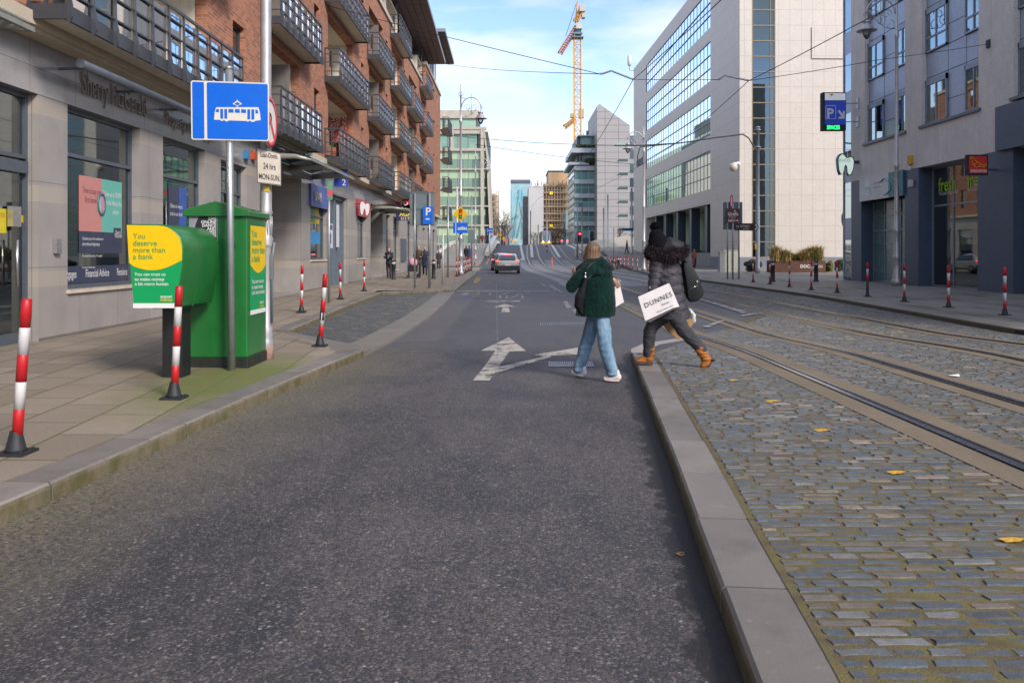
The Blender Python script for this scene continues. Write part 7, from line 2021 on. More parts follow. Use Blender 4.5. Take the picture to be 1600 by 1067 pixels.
for k in range(1): g.prism([(X(757), Yg - .2, Z(200)), (X(763), Yg - .2, Z(245)), (X(769), Yg - .2, 1.5), (X(766), Yg - .2, 1.5), (X(760), Yg - .2, Z(245)), (X(754.5), Yg - .2, Z(200))][::-1], (0, 18, 0))
g.box(X(600), X(748), Yg + 1.6, Yg + 2.4, Z(183), Z(170)); g.box(X(600), X(756), Yg, Yg + .8, Z(205) - .5, Z(200))
GB.part('stone_frame', g, M_GST)
g = G()
rows = [(385, 352.5), (352.5, 322.3), (322.3, 294), (294, 264.6), (264.6, 234.1)]
for (a, b) in rows:
    g.box(X(600), X(758), Yg + .45, Yg + .7, Z(a), Z(a) + (Z(b) - Z(a)) * .52)
GB.part('vision_glass', g, gridmat('office_vision_glass', (.20, .33, .22), (.25, .30, .27), 1.35, 20, .05, (.07, .14, .13)))
g = G()
for (a, b) in rows: g.box(X(600), X(758), Yg + .4, Yg + .7, Z(a) + (Z(b) - Z(a)) * .52, Z(b))
GB.part('spandrel_glass', g, gridmat('office_spandrel_glass', (.42, .56, .34), (.34, .40, .28), 1.35, 20, .05, (.35, .49, .30)))
g = G(); g.box(X(600), X(745), Yg + .5, Yg + .7, Z(232), Z(204)); GB.part('upper_glass', g, gridmat('office_upper_glass', (.17, .33, .26), (.3, .36, .33), 1.6, 2.4, .06, (.26, .44, .33)))
g = G(); g.box(X(600), X(743), Yg + 1.9, Yg + 2.1, Z(199), Z(183)); GB.part('attic_glass', g, gridmat('office_attic_glass', (.30, .48, .36), (.3, .36, .33), 1.6, 2.4, .06))
g = G(); g.prism([(X(600), Yg + 1.5, Z(183)), (X(745), Yg + 1.5, Z(183)), (X(742), Yg + 4, Z(169.5)), (X(600), Yg + 4, Z(169.5))], (0, .3, 0)); GB.part('louvres', g, gridmat('louvre_grey', (.27, .26, .24), (.15, .15, .14), 6, .5, .12))
g = G()
for px in (684, 700, 716, 732, 748): g.box(X(px), X(px) + .12, Yg + .3, Yg + .46, Z(385), Z(204))
GB.part('mullions', g, mat('mullion_green_grey', (.3, .36, .32), .5, world_c=True))
g = G(); g.box(X(600), X(765), Yg - .1, Yg + .5, 1.4, Z(385) - .2); GB.part('ground_floor', g, gridmat('ground_floor_dark', (.12, .12, .10), (.42, .38, .30), 4.5, 6, .9))
g = G(); g.box(-30, -11.5, 172, 300, 1.5, 27.5); GB.part('wing', g, gridmat('wing_glass', (.26, .40, .20), (.42, .42, .30), 3, 1.9, .14, (.10, .18, .10)))
# railing in front of it
T = Thing('railing', (X(690, 120), 120, gz(120)), 'low steel railing along the canal edge at the foot of the green glass office', 'railing')
g = G(); z0 = gz(112) + .1
for i in range(40): xx = -18 + i * .4; g.box(xx, xx + .05, 118, 118.05, z0, z0 + 1.1)
g.box(-18, -2.5, 118, 118.06, z0 + 1.05, z0 + 1.12); T.part('bars', g, PB_)

# tower on the right with slotted slab ---------------------------------
TW_ = Thing('glass_corner_office', (14, 170, 2), 'teal glass office with planted roof terraces beside a tall grey slab', 'building')
Yt = 170.0
g = G(); g.box(X(898, Yt), X(936, Yt), Yt + .6, 189, 0, Z(252, Yt)); g.box(X(903, Yt), X(936, Yt), Yt + 2, 187, Z(252, Yt), Z(212, Yt)); TW_.part('core', g, mat('tower_core', (.06, .09, .10), .5, world_c=True))
g = G(); fl = [263, 285, 306, 327.5, 349, 375]
for py in [263, 284, 306, 327.5, 349.5]: g.box(X(897.5, Yt), X(934, Yt), Yt - .15, Yt + .6, Z(py, Yt) - .45, Z(py, Yt) + .45); g.box(X(897.5, Yt) - .15, X(897.5, Yt) + .01, Yt + .0, 189, Z(py, Yt) - .3, Z(py, Yt) + .3)
g.box(X(892, Yt), X(934, Yt), Yt - 1.5, Yt + 18, Z(240, Yt), Z(233, Yt)); g.box(X(889, Yt), X(920, Yt), Yt - .5, Yt + 18, Z(258, Yt), Z(254, Yt)); g.box(X(903, Yt), X(934, Yt), Yt + .5, Yt + 16, Z(212.5, Yt), Z(210.5, Yt))
TW_.part('floor_bands', g, mat('silver_band', (.36, .38, .41), .4, .3, world_c=True))
g = G()
for a, b in ((375, 349.5), (349.5, 327.5), (327.5, 306), (306, 284), (284, 263)): g.box(X(898, Yt), X(934, Yt), Yt + .4, Yt + .6, Z(a, Yt) + .4, Z(b, Yt) - .4)
g.box(X(910, Yt), X(934, Yt), Yt + 1.2, Yt + 1.5, Z(254, Yt), Z(240, Yt)); g.box(X(908, Yt), X(934, Yt), Yt + 1.6, Yt + 1.9, Z(233, Yt), Z(212.5, Yt))
TW_.part('front_glass', g, gridmat('teal_curtain', (.17, .36, .34), (.28, .36, .36), 1.4, 1.5, .07, (.09, .17, .18)))
g = G(); g.box(X(898, Yt) - .1, X(898, Yt), Yt + .7, 188, 2, Z(263, Yt)); TW_.part('side_glass', g, gridmat('pale_side_glass', (.42, .55, .60), (.25, .3, .32), 4, 2.9, .3, (.38, .52, .58)))
g = G(); g.box(X(905, Yt), X(905, Yt) + .4, Yt + .3, Yt + .7, Z(254, Yt), Z(240, Yt)); g.tube([(X(922, Yt), Yt + 6, Z(212, Yt)), (X(922, Yt), Yt + 6, Z(198, Yt))], .28, 8); g.tube([(X(916, Yt), Yt + 6, Z(212, Yt)), (X(916, Yt), Yt + 6, Z(201, Yt))], .07, 6); TW_.part('flue', g, mat('slate_flue', (.12, .14, .17), .5))
T = Thing('roof_terrace_plants', (X(920, Yt), Yt, Z(233, Yt)), 'shrubs growing along the roof terraces of the teal glass office', 'shrub')
g = G(); rn = random.Random(6)
for i in range(900):
    r_ = rn.random() < .5
    p = Vector((X(rn.uniform(900 if r_ else 914, 932), Yt), Yt - rn.uniform(0, 1.0), (Z(233, Yt) if r_ else Z(254.5, Yt)) + rn.uniform(0, .8))); u = Vector((rn.gauss(0, 1), rn.gauss(0, 1), rn.gauss(0, 1))).normalized() * .25; w_ = u.orthogonal() * .5
    g.add([p - u, p - w_, p + u, p + w_], [(0, 1, 2, 3)])
T.part('foliage', g, mat('terrace_green', (.08, .11, .04), .7))
SL = Thing('slotted_grey_slab', (20, 165, 2), 'tall windowless grey slab building with slanted top and narrow slot windows', 'building')
Ys = 165.0
g = G(); g.prism([(X(933, Ys), Ys, 0), (X(984, Ys), Ys, 0), (X(984, Ys), Ys, Z(196, Ys)), (X(937, Ys), Ys, Z(163, Ys)), (X(933, Ys), Ys, Z(166, Ys))], (0, 20, 0))
SL.part('wall', g, granite_mat('grey_panel', (.40, .385, .385), joint=(2.7, 1.35, .06, 0), fine=8, rough=.55, dark=.15, var=.04))
for i, py in enumerate((225, 250.5, 272, 294, 315.5, 337, 358.5)):
    g = G(); g.prism([(X(963 - (4 if i == 0 else 0), Ys), Ys - .03, Z(py + 2.2, Ys)), (X(981, Ys), Ys - .03, Z(py + 2.2, Ys)), (X(981, Ys), Ys - .03, Z(py - 2, Ys)), (X(968, Ys), Ys - .03, Z(py - 2, Ys))], (0, .03, 0)); SL.part('slot_window', g, mat('slot_glass', (.08, .12, .12), .15) if i else mat('slot_glass_green', (.25, .42, .35), .2))
BK = Thing('dark_glazed_block', (26, 176, 2), 'sliver of a dark glazed block between the grey slab and the pale office', 'building')
g = G(); g.box(X(984, 176), X(1010, 176), 176, 190, 0, Z(212, 176)); BK.part('wall', g, gridmat('dark_glazed', (.07, .11, .13), (.32, .33, .34), 3.4, 3.0, .5, (.05, .08, .10)))
# crane -------------------------------------------------------------------
CR = Thing('tower_crane', (X(903, 235), 235, 3), 'tall yellow tower crane with a drooping red tipped jib over the street end', 'crane')
Yc = 235.0; cx = X(902.5, Yc); zt = Z(55, Yc); zb = 4.0; hw = .95
M_CRY = mat('crane_yellow', (.66, .34, .06), .5, dirt=.1)
g = G()
for sx_ in (-1, 1):
    for sy_ in (-1, 1): g.tube([(cx + sx_ * hw, Yc + sy_ * hw, zb), (cx + sx_ * hw, Yc + sy_ * hw, zt)], .14, 5)
z = zb; k = 0
while z < zt - 1.9:
    for (ax, ay, bx, by) in ((-1, -1, 1, -1), (1, -1, 1, 1), (1, 1, -1, 1), (-1, 1, -1, -1)):
        g.tube([(cx + ax * hw, Yc + ay * hw, z), (cx + bx * hw, Yc + by * hw, z)], .075, 4)
        a, b = ((ax, ay), (bx, by)) if k % 2 else ((bx, by), (ax, ay))
        g.tube([(cx + a[0] * hw, Yc + a[1] * hw, z), (cx + b[0] * hw, Yc + b[1] * hw, z + 1.9)], .075, 4)
    z += 1.9; k += 1
CR.part('mast', g, M_CRY)
g = G(); g.box(cx - 1.3, cx + 1.3, Yc - 1.3, Yc + 1.3, zt, zt + .5); g.lathe([(1.1, 0), (1.0, .9), (1.2, 1.0)], (cx, Yc, zt + .5), 12); g.box(cx - 1.6, cx + 1.6, Yc - 1.6, Yc + 1.6, zt - 1.0, zt - .8); CR.part('slewing_ring', g, mat('crane_slew', (.12, .20, .26), .5))
g = G(); g.box(cx - .5, cx + 1.2, Yc - 1.4, Yc - .2, Z(47, Yc), Z(38, Yc)); CR.part('cab', g, mat('crane_cab', (.5, .48, .42), .4))
def truss(T, a, b, w, r, m, name, n=9):
    g = G(); a, b = Vector(a), Vector(b); d = (b - a).normalized(); s_ = Vector((0, 1, 0)); u_ = d.cross(s_).normalized()
    pr_ = []
    for i in range(n + 1):
        c = a.lerp(b, i / n); pr_.append([c + s_ * w / 2, c - s_ * w / 2, c + u_ * w * .9])
    for k in range(3): g.tube([p[k] for p in pr_], r, 4)
    for i in range(n):
        for k in range(3): g.tube([pr_[i][k], pr_[i + 1][(k + 1) % 3]], r * .6, 4); g.tube([pr_[i][k], pr_[i][(k + 1) % 3]], r * .6, 4)
    return T.part(name, g, m)
P3 = lambda px, py, Y=Yc: (X(px, Y), Y, Z(py, Y))
truss(CR, P3(898, 41), P3(872, 83), 1.3, .16, mat('jib_faded_red', (.50, .20, .13), .5), 'jib', 12)
truss(CR, P3(902, 36), P3(914, 12), 1.4, .18, M_CRY, 'counter_jib', 6)
g = G(); g.box(X(905, Yc), X(914, Yc), Yc - 1.5, Yc + 1.5, Z(20, Yc), Z(10, Yc)); g.box(X(909, Yc), X(914, Yc), Yc - 1, Yc + 1, Z(29, Yc), Z(20, Yc)); CR.part('counterweight', g, mat('crane_block', (.45, .42, .38), .6))
g = G(); g.tube([P3(899, 37), P3(901.5, 2), P3(905, 12), P3(903, 36)], .16, 5); g.tube([P3(901.5, 2), P3(900, 36)], .12, 5); CR.part('head_frame', g, M_CRY)
g = G(); g.tube([P3(901.5, 3), P3(884, 57)], .07, 4); CR.part('luffing_rope', g, M_BLK)
CR2 = Thing('tower_crane', (X(903, 260), 260, 3), 'lower crane head with a short folded jib behind the tall crane mast', 'crane')
g = G()
for d in (-1, 1): g.tube([(X(903, 260) + d, 260, 3), (X(903, 260) + d, 260, Z(178, 260))], .25, 5)
CR2.part('mast', g, M_CRY)
truss(CR2, P3(897, 184, 260), P3(880, 197, 260), 1.3, .2, M_CRY, 'jib', 6)
g = G(); g.box(X(904, 260), X(912, 260), 259, 261, Z(185, 260), Z(171, 260)); g.box(X(891, 260), X(897, 260), 259, 261, Z(184, 260), Z(178, 260)); CR2.part('machine_deck', g, mat('crane_block2', (.42, .34, .2), .6))

# buildings closing the street ---------------------------------------------
def block(name, px0, px1, top, Y, dep, m, label, zb=2.0, pts=None):
    T = Thing(name, (X((px0 + px1) / 2, Y), Y, zb), label, 'building'); g = G(); g.box(X(px0, Y), X(px1, Y), Y, Y + dep, 0, Z(top, Y)); T.part('wall', g, m); return T
T = block('cyan_glass_office', 797.5, 829, 286, 300, 20, gridmat('cyan_glass', (.25, .47, .52), (.38, .52, .55), 3.0, 3.4, .5, (.36, .55, .58)), 'cyan glass office tower at the end of the street')
g = G(); g.box(X(797.5, 300), X(829, 300), 299.6, 320, Z(286, 300), Z(281, 300)); T.part('roof_plant', g, mat('plant_dark', (.10, .12, .16), .6))
g = G()
for a, b in (((813, 295), (803, 372)), ((817, 295), (817, 372)), ((811, 295), (822, 372)), ((800, 295), (800, 372)), ((819, 330), (806, 378))): g.tube([P3(*a, 299.3), P3(*b, 299.3)], .14, 4)
T.part('blue_stripes', g, mat('cyan_stripe', (.10, .50, .72), .5))
T = block('slim_dark_office', 817, 826, 307, 255, 20, gridmat('slim_dark', (.05, .07, .10), (.25, .25, .27), 2.4, 3.2, .4), 'slim dark grey building beside the cyan tower')
T = block('hoarded_building', 826, 849, 290.5, 240, 18, mat('white_sheeting', (.50, .49, .50), .7, var=.12, vs=.15, world_c=True), 'building wrapped in white scaffold sheeting')
g = G(); rn = random.Random(4)
for i in range(14): px = rn.uniform(826, 890); g.tube([P3(px, 290, 239.6), P3(px, 290 - rn.uniform(3, 9), 239.6)], .12, 4)
T.part('scaffold_tips', g, mat('scaffold_rust', (.30, .18, .10), .7))
SC_ = block('scaffolded_building', 849, 890, 288, 242, 18, gridmat('raw_frontage', (.10, .07, .05), (.36, .27, .19), 3.4, 3.1, 1.3), 'brown building behind a full height scaffold')
g = G(); g.box(X(857, 243), X(889, 243), 243, 258, Z(288, 243), Z(268.5, 243)); SC_.part('ochre_box', g, mat('ochre_sheet', (.50, .34, .19), .7, world_c=True)); g = G(); g.box(X(856, 242), X(890, 242), 242.8, 259, Z(268.5, 243), Z(266.8, 243)); SC_.part('roof_edge', g, M_DARK)
g = G()
for px in [849 + i * 4.4 for i in range(10)]: g.tube([P3(px, 384, 240.5), P3(px, 286, 240.5)], .11, 4)
for py in [290 + i * 11.0 for i in range(9)]: g.box(X(849, 240), X(889, 240), 240.2, 241.6, Z(py, 240) - .12, Z(py, 240) + .12); g.tube([P3(849, py - 4, 240.4), P3(889, py - 4, 240.4)], .07, 4)
SC_.part('scaffold', g, mat('scaffold_boards', (.40, .30, .20), .7))
for (px, py) in ((861.5, 301.5), (861.5, 353)): g = G(); g.box(X(px - 2.6, 239), X(px + 2.6, 239), 239.9, 240.1, Z(py + 2.3, 239), Z(py - 2.3, 239)); SC_.part('yellow_banner', g, mat('banner_yellow', (.8, .58, .02), .6))
SC2 = block('scaffolded_building', 764, 774, 303, 236, 14, gridmat('raw_frontage2', (.12, .09, .07), (.30, .26, .22), 3, 3.0, 1.0), 'narrow scaffolded building left of the road end')
g = G()
for px in (764, 768, 772, 775.5, 779): g.tube([P3(px, 384, 234), P3(px, 298, 234)], .12, 4)
for py in [306 + i * 9.0 for i in range(8)]: g.box(X(763, 234), X(779, 234), 233.8, 235.2, Z(py, 234) - .15, Z(py, 234) + .15)
SC2.part('scaffold', g, mat('scaffold_boards', (.40, .30, .20), .7))
block('sheeted_building', 773.5, 779, 307, 238, 14, mat('white_sheeting', (.5, .49, .5), .7), 'thin slice of a white sheeted building left of the bare trees')
block('pale_low_block', 780, 798, 352, 330, 20, gridmat('pale_low', (.35, .42, .45), (.45, .45, .46), 4, 4, 1.0), 'hazy low block behind the bare trees at the road end')
block('glass_low_block', 884, 902, 330, 215, 20, gridmat('low_teal', (.25, .38, .40), (.3, .34, .36), 3, 3.0, .3), 'low teal block behind the red signal')

# bare street trees ----------------------------------------------------------
def bare_tree(px, Y, top, label, seed, zb=None, col=(.10, .075, .06), n0=5, thin=1.0):
    rn = random.Random(seed); x = X(px, Y); z0 = gz(Y) if zb is None else zb; h = Z(top, Y) - z0
    T = Thing('bare_tree', (x, Y, z0), label, 'tree', 'bare winter trees')
    m_ = mat('winter_bark', col, .9); g = G(); tr = G()
    tr.tube([(x, Y, z0), (x + rn.uniform(-.1, .1), Y, z0 + h * .3), (x + rn.uniform(-.2, .2), Y, z0 + h * .5)], [.16 * thin, .12 * thin, .08 * thin], 6)
    T.part('trunk', tr, m_)
    def br(p, d, L_, r, k):
        q = p + d * L_; mid = p + d * L_ * .5 + Vector((rn.gauss(0, .05), rn.gauss(0, .05), .04)) * L_
        g.tube([p, mid, q], [r, r * .75, r * .5], 4, False)
        if k == 0: return
        for _ in range(3):
            dd = (d + Vector((rn.gauss(0, .5), rn.gauss(0, .5), rn.gauss(.1, .3)))).normalized()
            br(p.lerp(q, rn.uniform(.45, 1)), dd, L_ * rn.uniform(.55, .8), r * .6, k - 1)
    for i in range(n0):
        a = rn.uniform(0, 2 * PI); br(Vector((x, Y, z0 + h * rn.uniform(.25, .5))), Vector((math.cos(a) * .6, math.sin(a) * .6, 1)).normalized(), h * .3, .05 * thin, 3)
    T.part('crown', g, m_)
for i, (px, Y, top) in enumerate(((784, 200, 330), (789, 215, 322), (794, 240, 340), (777, 190, 345), (781, 230, 338))): bare_tree(px, Y, top, 'bare winter tree %s of the cluster left of the cyan tower' % ('nearest', 'tallest', 'rightmost', 'leftmost', 'middle')[i], 20 + i, zb=2.2, thin=1.4)
for i, (px, Y, top) in enumerate(((868, 205, 352), (875, 210, 350), (862, 215, 355), (882, 200, 356), (834, 210, 362))): bare_tree(px, Y, top, 'reddish bare tree %s in front of the scaffolded building' % ('first', 'second', 'third', 'fourth', 'leftmost')[i], 30 + i, zb=2.4, col=(.16, .08, .06), thin=1.3)
bare_tree(965, 150, 352, 'small bare tree above the white bridge beam', 45, zb=2.5)

# bridge ------------------------------------------------------------------------
M_BW = mat('white_bridge_steel', (.60, .58, .50), .5, .1, .05, dirt=.15, world_c=True)
def parapet(name, pts, label, hgt, w=.35, holes=True):
    T = Thing(name, pts[0], label, 'bridge beam')
    g = G(); top = []; bot = []
    n = len(pts)
    for i in range(n): top.append(Vector(pts[i]) + Vector((0, 0, hgt[i]))); bot.append(Vector(pts[i]))
    g.tube(top, [(w, .16)] * n, 8); T.part('top_chord', g, M_BW)
    g = G(); g.tube([b + Vector((0, 0, .2)) for b in bot], [(w, .14)] * n, 8); T.part('bottom_chord', g, M_BW)
    g = G()
    for i in range(n - 1):
        for k in (0, .5):
            a = bot[i].lerp(bot[i + 1], k); b = top[i].lerp(top[i + 1], min(1, k + .5)); g.tube([a, b], .09, 5)
    T.part('web', g, M_BW)
pp = [(-3.0 + .012 * (y - 100) , y, gz(y) + .1) for y in range(100, 160, 5)]
parapet('bridge_parapet', pp, 'white curved parapet beam left of the bridge roadway', [.2 + 1.15 * math.sin(PI * min(1, (i + .6) / 9) * .75) for i in range(len(pp))])
pp = [(-9.4, y, gz(y) + .1) for y in range(104, 160, 5)]
parapet('bridge_parapet', pp, 'second white parapet beam on the outer edge of the bridge footway', [.15 + .3 * math.sin(PI * min(1, (i + .6) / 9) * .75) for i in range(len(pp))])
T = Thing('bridge_beam', (X(950, 125), 125, 2), 'big white curved bridge beam to the right of the tram tracks', 'bridge beam')
Yb = 122.0
g = G(); g.prism([at(a, b, Yb) for a, b in ((918, 385), (921, 379), (932, 375), (948, 376), (962, 380), (966, 384), (1000, 389), (1000, 401), (962, 401), (962, 392), (935, 385), (925, 386))], (0, 1.2, 0)); T.part('beam', g, M_BW)
g = G(); g.prism([at(a, b, Yb + 4) for a, b in ((960, 371), (985, 369), (1000, 372), (1000, 392), (960, 384))], (0, 1, 0)); T.part('abutment', g, M_BW)
g = G()
for px in range(930, 990, 9): g.tube([at(px, 402, Yb - .5), at(px, 384, Yb - .5)], .07, 5)
g.tube([at(925, 386, Yb - .5), at(990, 389, Yb - .5)], .06, 5); g.tube([at(935, 394, Yb - .5), at(990, 396, Yb - .5)], .06, 5); T.part('handrail', g, PB_)
g = G(); g.prism([at(a, b, 98) for a, b in ((899, 385.5), (904.5, 385.5), (904.5, 400), (899, 400))], (0, .8, 0)); T2 = Thing('white_cabinet', (X(902, 98), 98, gz(98)), 'white box at the foot of the red signal', 'cabinet'); T2.part('body', g, M_BW)
g = G(); z_ = gz(118) + .1; T = Thing('low_wall', (X(960, 112), 112, gz(112)), 'low pale stone wall and steps below the big white bridge beam', 'wall')
g.box(X(925, 112), X(992, 112), 112, 112.5, z_ - .8, at(0, 399, 112).z); T.part('coping', g, M_GST)
# ================================================================ PEOPLE
SK = mat('skin', (.50, .29, .21), .5, var=.06)
def child(T, name, me, m, parent=None):
    me.materials.clear(); me.materials.append(m)
    o = bpy.data.objects.new(name, me); COL.objects.link(o); o.parent = parent or T.o; return o
def head_g(g, c, f, s=1.0):
    """head with face, ears; c centre, f facing direction (unit)"""
    c = Vector(c); f = Vector(f).normalized(); r = Vector((f.y, -f.x, 0)).normalized()
    u = Vector((0, 0, 1)); k = len(g.v)
    g.ball((0, 0, .02), (.074, .094, .10), 14, 10); g.ball((0, .028, -.06), (.052, .062, .058), 12, 8)
    g.limb([(0, .088, .012), (0, .106, -.022)], [.011, .016], 8); g.limb([(-.024, .088, -.062), (0, .096, -.060), (.024, .088, -.062)], [.009, .011, .009], 8)
    g.limb([(-.03, .080, .030), (.03, .080, .030)], [.014, .014], 8)
    for sx_ in (-1, 1): g.ball((sx_ * .076, .0, -.01), (.010, .02, .032), 8, 6)
    M_ = Matrix((r, f, u)).transposed().to_4x4(); M_ = Matrix.Translation(c) @ M_ @ Matrix.Scale(s, 4)
    g.xf(M_, k)
def hand_g(g, w, d, n, s=1.0):
    """hand from wrist w along d, palm normal n; fingers curled towards n"""
    w = Vector(w); d = Vector(d).normalized(); n = Vector(n); n = (n - d * n.dot(d)).normalized(); a = d.cross(n)
    g.limb([w, w + d * .05 * s, w + d * .085 * s], [(.022 * s, .016 * s), (.034 * s, .015 * s), (.036 * s, .013 * s)], 10, upv=tuple(n))
    for i, L_ in enumerate((.062, .072, .068, .052)):
        b = w + d * .085 * s + a * (i - 1.5) * .019 * s
        g.limb([b, b + (d * .8 + n * .45).normalized() * L_ * .5 * s, b + (d * .8 + n * .45).normalized() * L_ * .5 * s + (d * .35 + n).normalized() * L_ * .55 * s], [.009 * s, .0085 * s, .007 * s], 8)
    b = w + d * .03 * s - a * .03 * s
    g.limb([b, b + (d * .6 - a * .7 + n * .2) * .035 * s, b + (d * 1.2 - a * .7 + n * .7) * .045 * s], [.012 * s, .011 * s, .009 * s], 8)

def figure(name_lbl, base, H, yaw, look, stride=.0, arms=((.25, .1), (.25, .1)), vox=.022, cat='person', group=None, reach=None):
    """small background person: look=dict(coat,trousers,hair,shoes,hairlen,coatlen)"""
    T = Thing('person', base, name_lbl, cat, group); s = H / 1.7
    M_ = Matrix.Rotation(yaw, 4, 'Z') @ Matrix.Scale(s, 4)
    def done(g, v=vox, sm=2): g.xf(M_); return remesh(g, v * s, sm)
    st = stride
    legs = []
    for sx_, fw in ((-1, st), (1, -st)):
        hip = Vector((sx_ * .09, 0, .90)); kn = Vector((sx_ * .095, fw * .55 + .03, .49)); an = Vector((sx_ * .09, fw, .09 + (.05 if fw < 0 else 0)))
        legs.append((hip, kn, an))
    ar = []
    for sx_, (f1, f2) in zip((-1, 1), arms):
        sh = Vector((sx_ * .175, 0, 1.40)); el = sh + Vector((sx_ * .05, math.sin(f1) * .27, -math.cos(f1) * .27)); wr = el + Vector((-sx_ * .05 * (1 if f2 > 1 else 0), math.sin(f2) * .24, -math.cos(f2) * .24)); ar.append((sh, el, wr))
    g = G(); head_g(g, (0, .015, 1.585), (0, 1, 0)); g.limb([(0, 0, 1.40), (0, .01, 1.52)], [.055, .05], 10)
    g.limb([(0, 0, .92), (0, 0, 1.15), (0, 0, 1.38)], [(.14, .10), (.13, .09), (.15, .09)], 12, upv=(0, 1, 0))
    for l in legs: g.limb(l, [.07, .05, .04], 8)
    for a in ar: g.limb(a, [.045, .038, .028], 8); hand_g(g, a[2], a[2] - a[1], (0, .3, 1), 1.15)
    child(T, 'body', done(g, .016), SK)
    g = G()
    for l in legs: g.limb([l[0], l[1], l[2] + Vector((0, 0, .0))], [.095, .07, .055], 10)
    g.limb([(0, 0, .86), (0, 0, .98)], [(.155, .11)] * 2, 12, upv=(0, 1, 0)); child(T, 'trousers', done(g), look['tr'])
    g = G()
    for l in legs: g.limb([l[2] + Vector((0, -.05, -.045)), l[2] + Vector((0, .14, -.055))], [.045, .04], 8)
    child(T, 'shoes', done(g), look.get('sh', M_BLK))
    g = G(); cl_ = look.get('cl', .82)
    g.limb([(0, 0, cl_), (0, 0, 1.05), (0, 0, 1.25), (0, 0, 1.39), (0, .0, 1.46)], [(.19, .135), (.175, .125), (.195, .135), (.185, .115), (.08, .075)], 16, upv=(0, 1, 0))
    for a in ar: g.limb([a[0], a[1], a[1].lerp(a[2], .85)], [.068, .058, .045], 10)
    child(T, 'coat', done(g), look['co'])
    g = G(); hl = look.get('hl', 0); g.ball((0, -.018, 1.615), (.086, .098, .098), 12, 8)
    if hl: g.limb([(0, -.05, 1.60), (0, -.07, 1.60 - hl)], [(.085, .06), (.09, .045)], 10, upv=(0, 1, 0))
    child(T, 'hair', done(g, .016), look['ha'])
    e = G()
    for sx_ in (-1, 1): e.ball((sx_ * .03, .100, 1.60), .009, 6, 4)
    e.xf(M_); T2 = put('eyes', e, M_BLK, T.o)
    return T, M_
def mk(n, c, r=.7): return mat(n, c, r, var=.15, vs=9)
def pbase(px, py, h0=TOPZ):
    h = h0
    for _ in range(8): x, y = gp(px, py, h); h = h0 + gz(y)
    return (x, y, h)
HB, HD = mk('dark_brown_hair', (.03, .018, .012)), mk('fair_hair', (.30, .19, .10))
COK = mk('black_coat', (.014, .014, .018)); JN = mk('black_trousers', (.02, .02, .026))
b = pbase(608, 435.5, TOPZ + .04)
T, M_ = figure('woman with long dark hair in a black jacket, hands together, by the black bollard', b, 1.66, R(170), dict(co=COK, tr=JN, ha=HB, hl=.28), .05, ((.35, 1.9), (.35, 1.9)))
g = G(); g.limb([(0, .18, 1.12), (0, .20, 1.28)], [.05, .035], 8); g.xf(M_); put('blue_scarf', g, mk('blue_scarf', (.05, .25, .45)), T.o)
b2 = pbase(654, 434, TOPZ + .03)
T, M_ = figure('bearded man in an olive jacket pushing the pink pram', b2, 1.80, R(178), dict(co=mk('olive_jacket', (.055, .045, .025)), tr=JN, ha=HB), .12, ((.5, 1.35), (.5, 1.35)))
# pram
px_, py_, pz_ = b2[0] - .2, b2[1] - 1.0, b2[2]
T = Thing('pram', (px_, py_, pz_), 'pram with a pink hood and black wheels pushed along the left pavement', 'pram')
g = G(); g.lathe([(.02, -.10), (.21, -.08), (.24, .05), (.22, .22), (.13, .30), (.02, .33)], (px_, py_, pz_ + .78), 14); T.part('hood', g, mk('pram_pink', (.70, .34, .42)))
g = G(); g.box(px_ - .25, px_ + .25, py_ - .4, py_ + .3, pz_ + .38, pz_ + .70); T.part('carrycot', g, COK)
g = G()
for sx_ in (-.24, .24): g.tube([(px_ + sx_, py_ - .35, pz_ + .15), (px_ + sx_, py_, pz_ + .5), (px_ + sx_, py_ + .45, pz_ + 1.0)], .014, 6); g.tube([(px_ + sx_, py_ + .35, pz_ + .15), (px_ + sx_, py_, pz_ + .5)], .014, 6)
g.tube([(px_ - .24, py_ + .45, pz_ + 1.0), (px_ + .24, py_ + .45, pz_ + 1.0)], .016, 6); T.part('frame', g, M_GALV)
for sx_ in (-.27, .27):
    for yy, r_ in ((-.38, .11), (.36, .15)):
        g = G(); g.lathe([(r_ - .05, -.02), (r_, -.02), (r_, .02), (r_ - .05, .02)], n=16); g.xf(Matrix.Translation((px_ + sx_, py_ + yy, pz_ + r_)) @ Matrix.Rotation(R(90), 4, 'Y')); T.part('wheel', g, M_BLK)
b = pbase(664, 431, TOPZ + .02)
figure('dark haired man in a long navy coat walking behind the pram', b, 1.78, R(185), dict(co=mk('navy_coat', (.012, .018, .05)), tr=JN, ha=HB, cl=.6), .18, ((.2, 1.4), (.0, .2)), cat='person')
b = pbase(685.5, 421, TOPZ)
figure('fair haired woman in a black gilet beside the slim pole', b, 1.64, R(190), dict(co=mk('black_gilet', (.03, .03, .04)), tr=JN, ha=HD, hl=.15, cl=.6), .08)
wp = dict(co=COK, tr=JN, ha=HB)
figure('person in black walking away behind the diamond sign', (X(728.5, 88), 88, gz(88) + .12), 1.7, 0, wp, .15)
figure('taller person in a dark blue coat walking away behind the diamond sign', (X(733.5, 86), 86, gz(86) + .12), 1.78, 0, dict(co=mk('dark_blue_coat', (.03, .05, .12)), tr=mk('blue_jeans_far', (.06, .10, .2)), ha=HB, cl=.7), .1)
figure('person in a maroon coat on the bridge footway', (X(753.5, 132), 132, gz(132) + .1), 1.7, R(180), dict(co=mk('maroon_coat', (.20, .02, .05)), tr=JN, ha=HB, cl=.6), .15)
figure('person in black right of the maroon coat on the bridge footway', (X(761.5, 134), 134, gz(134) + .1), 1.75, R(180), wp, .15)
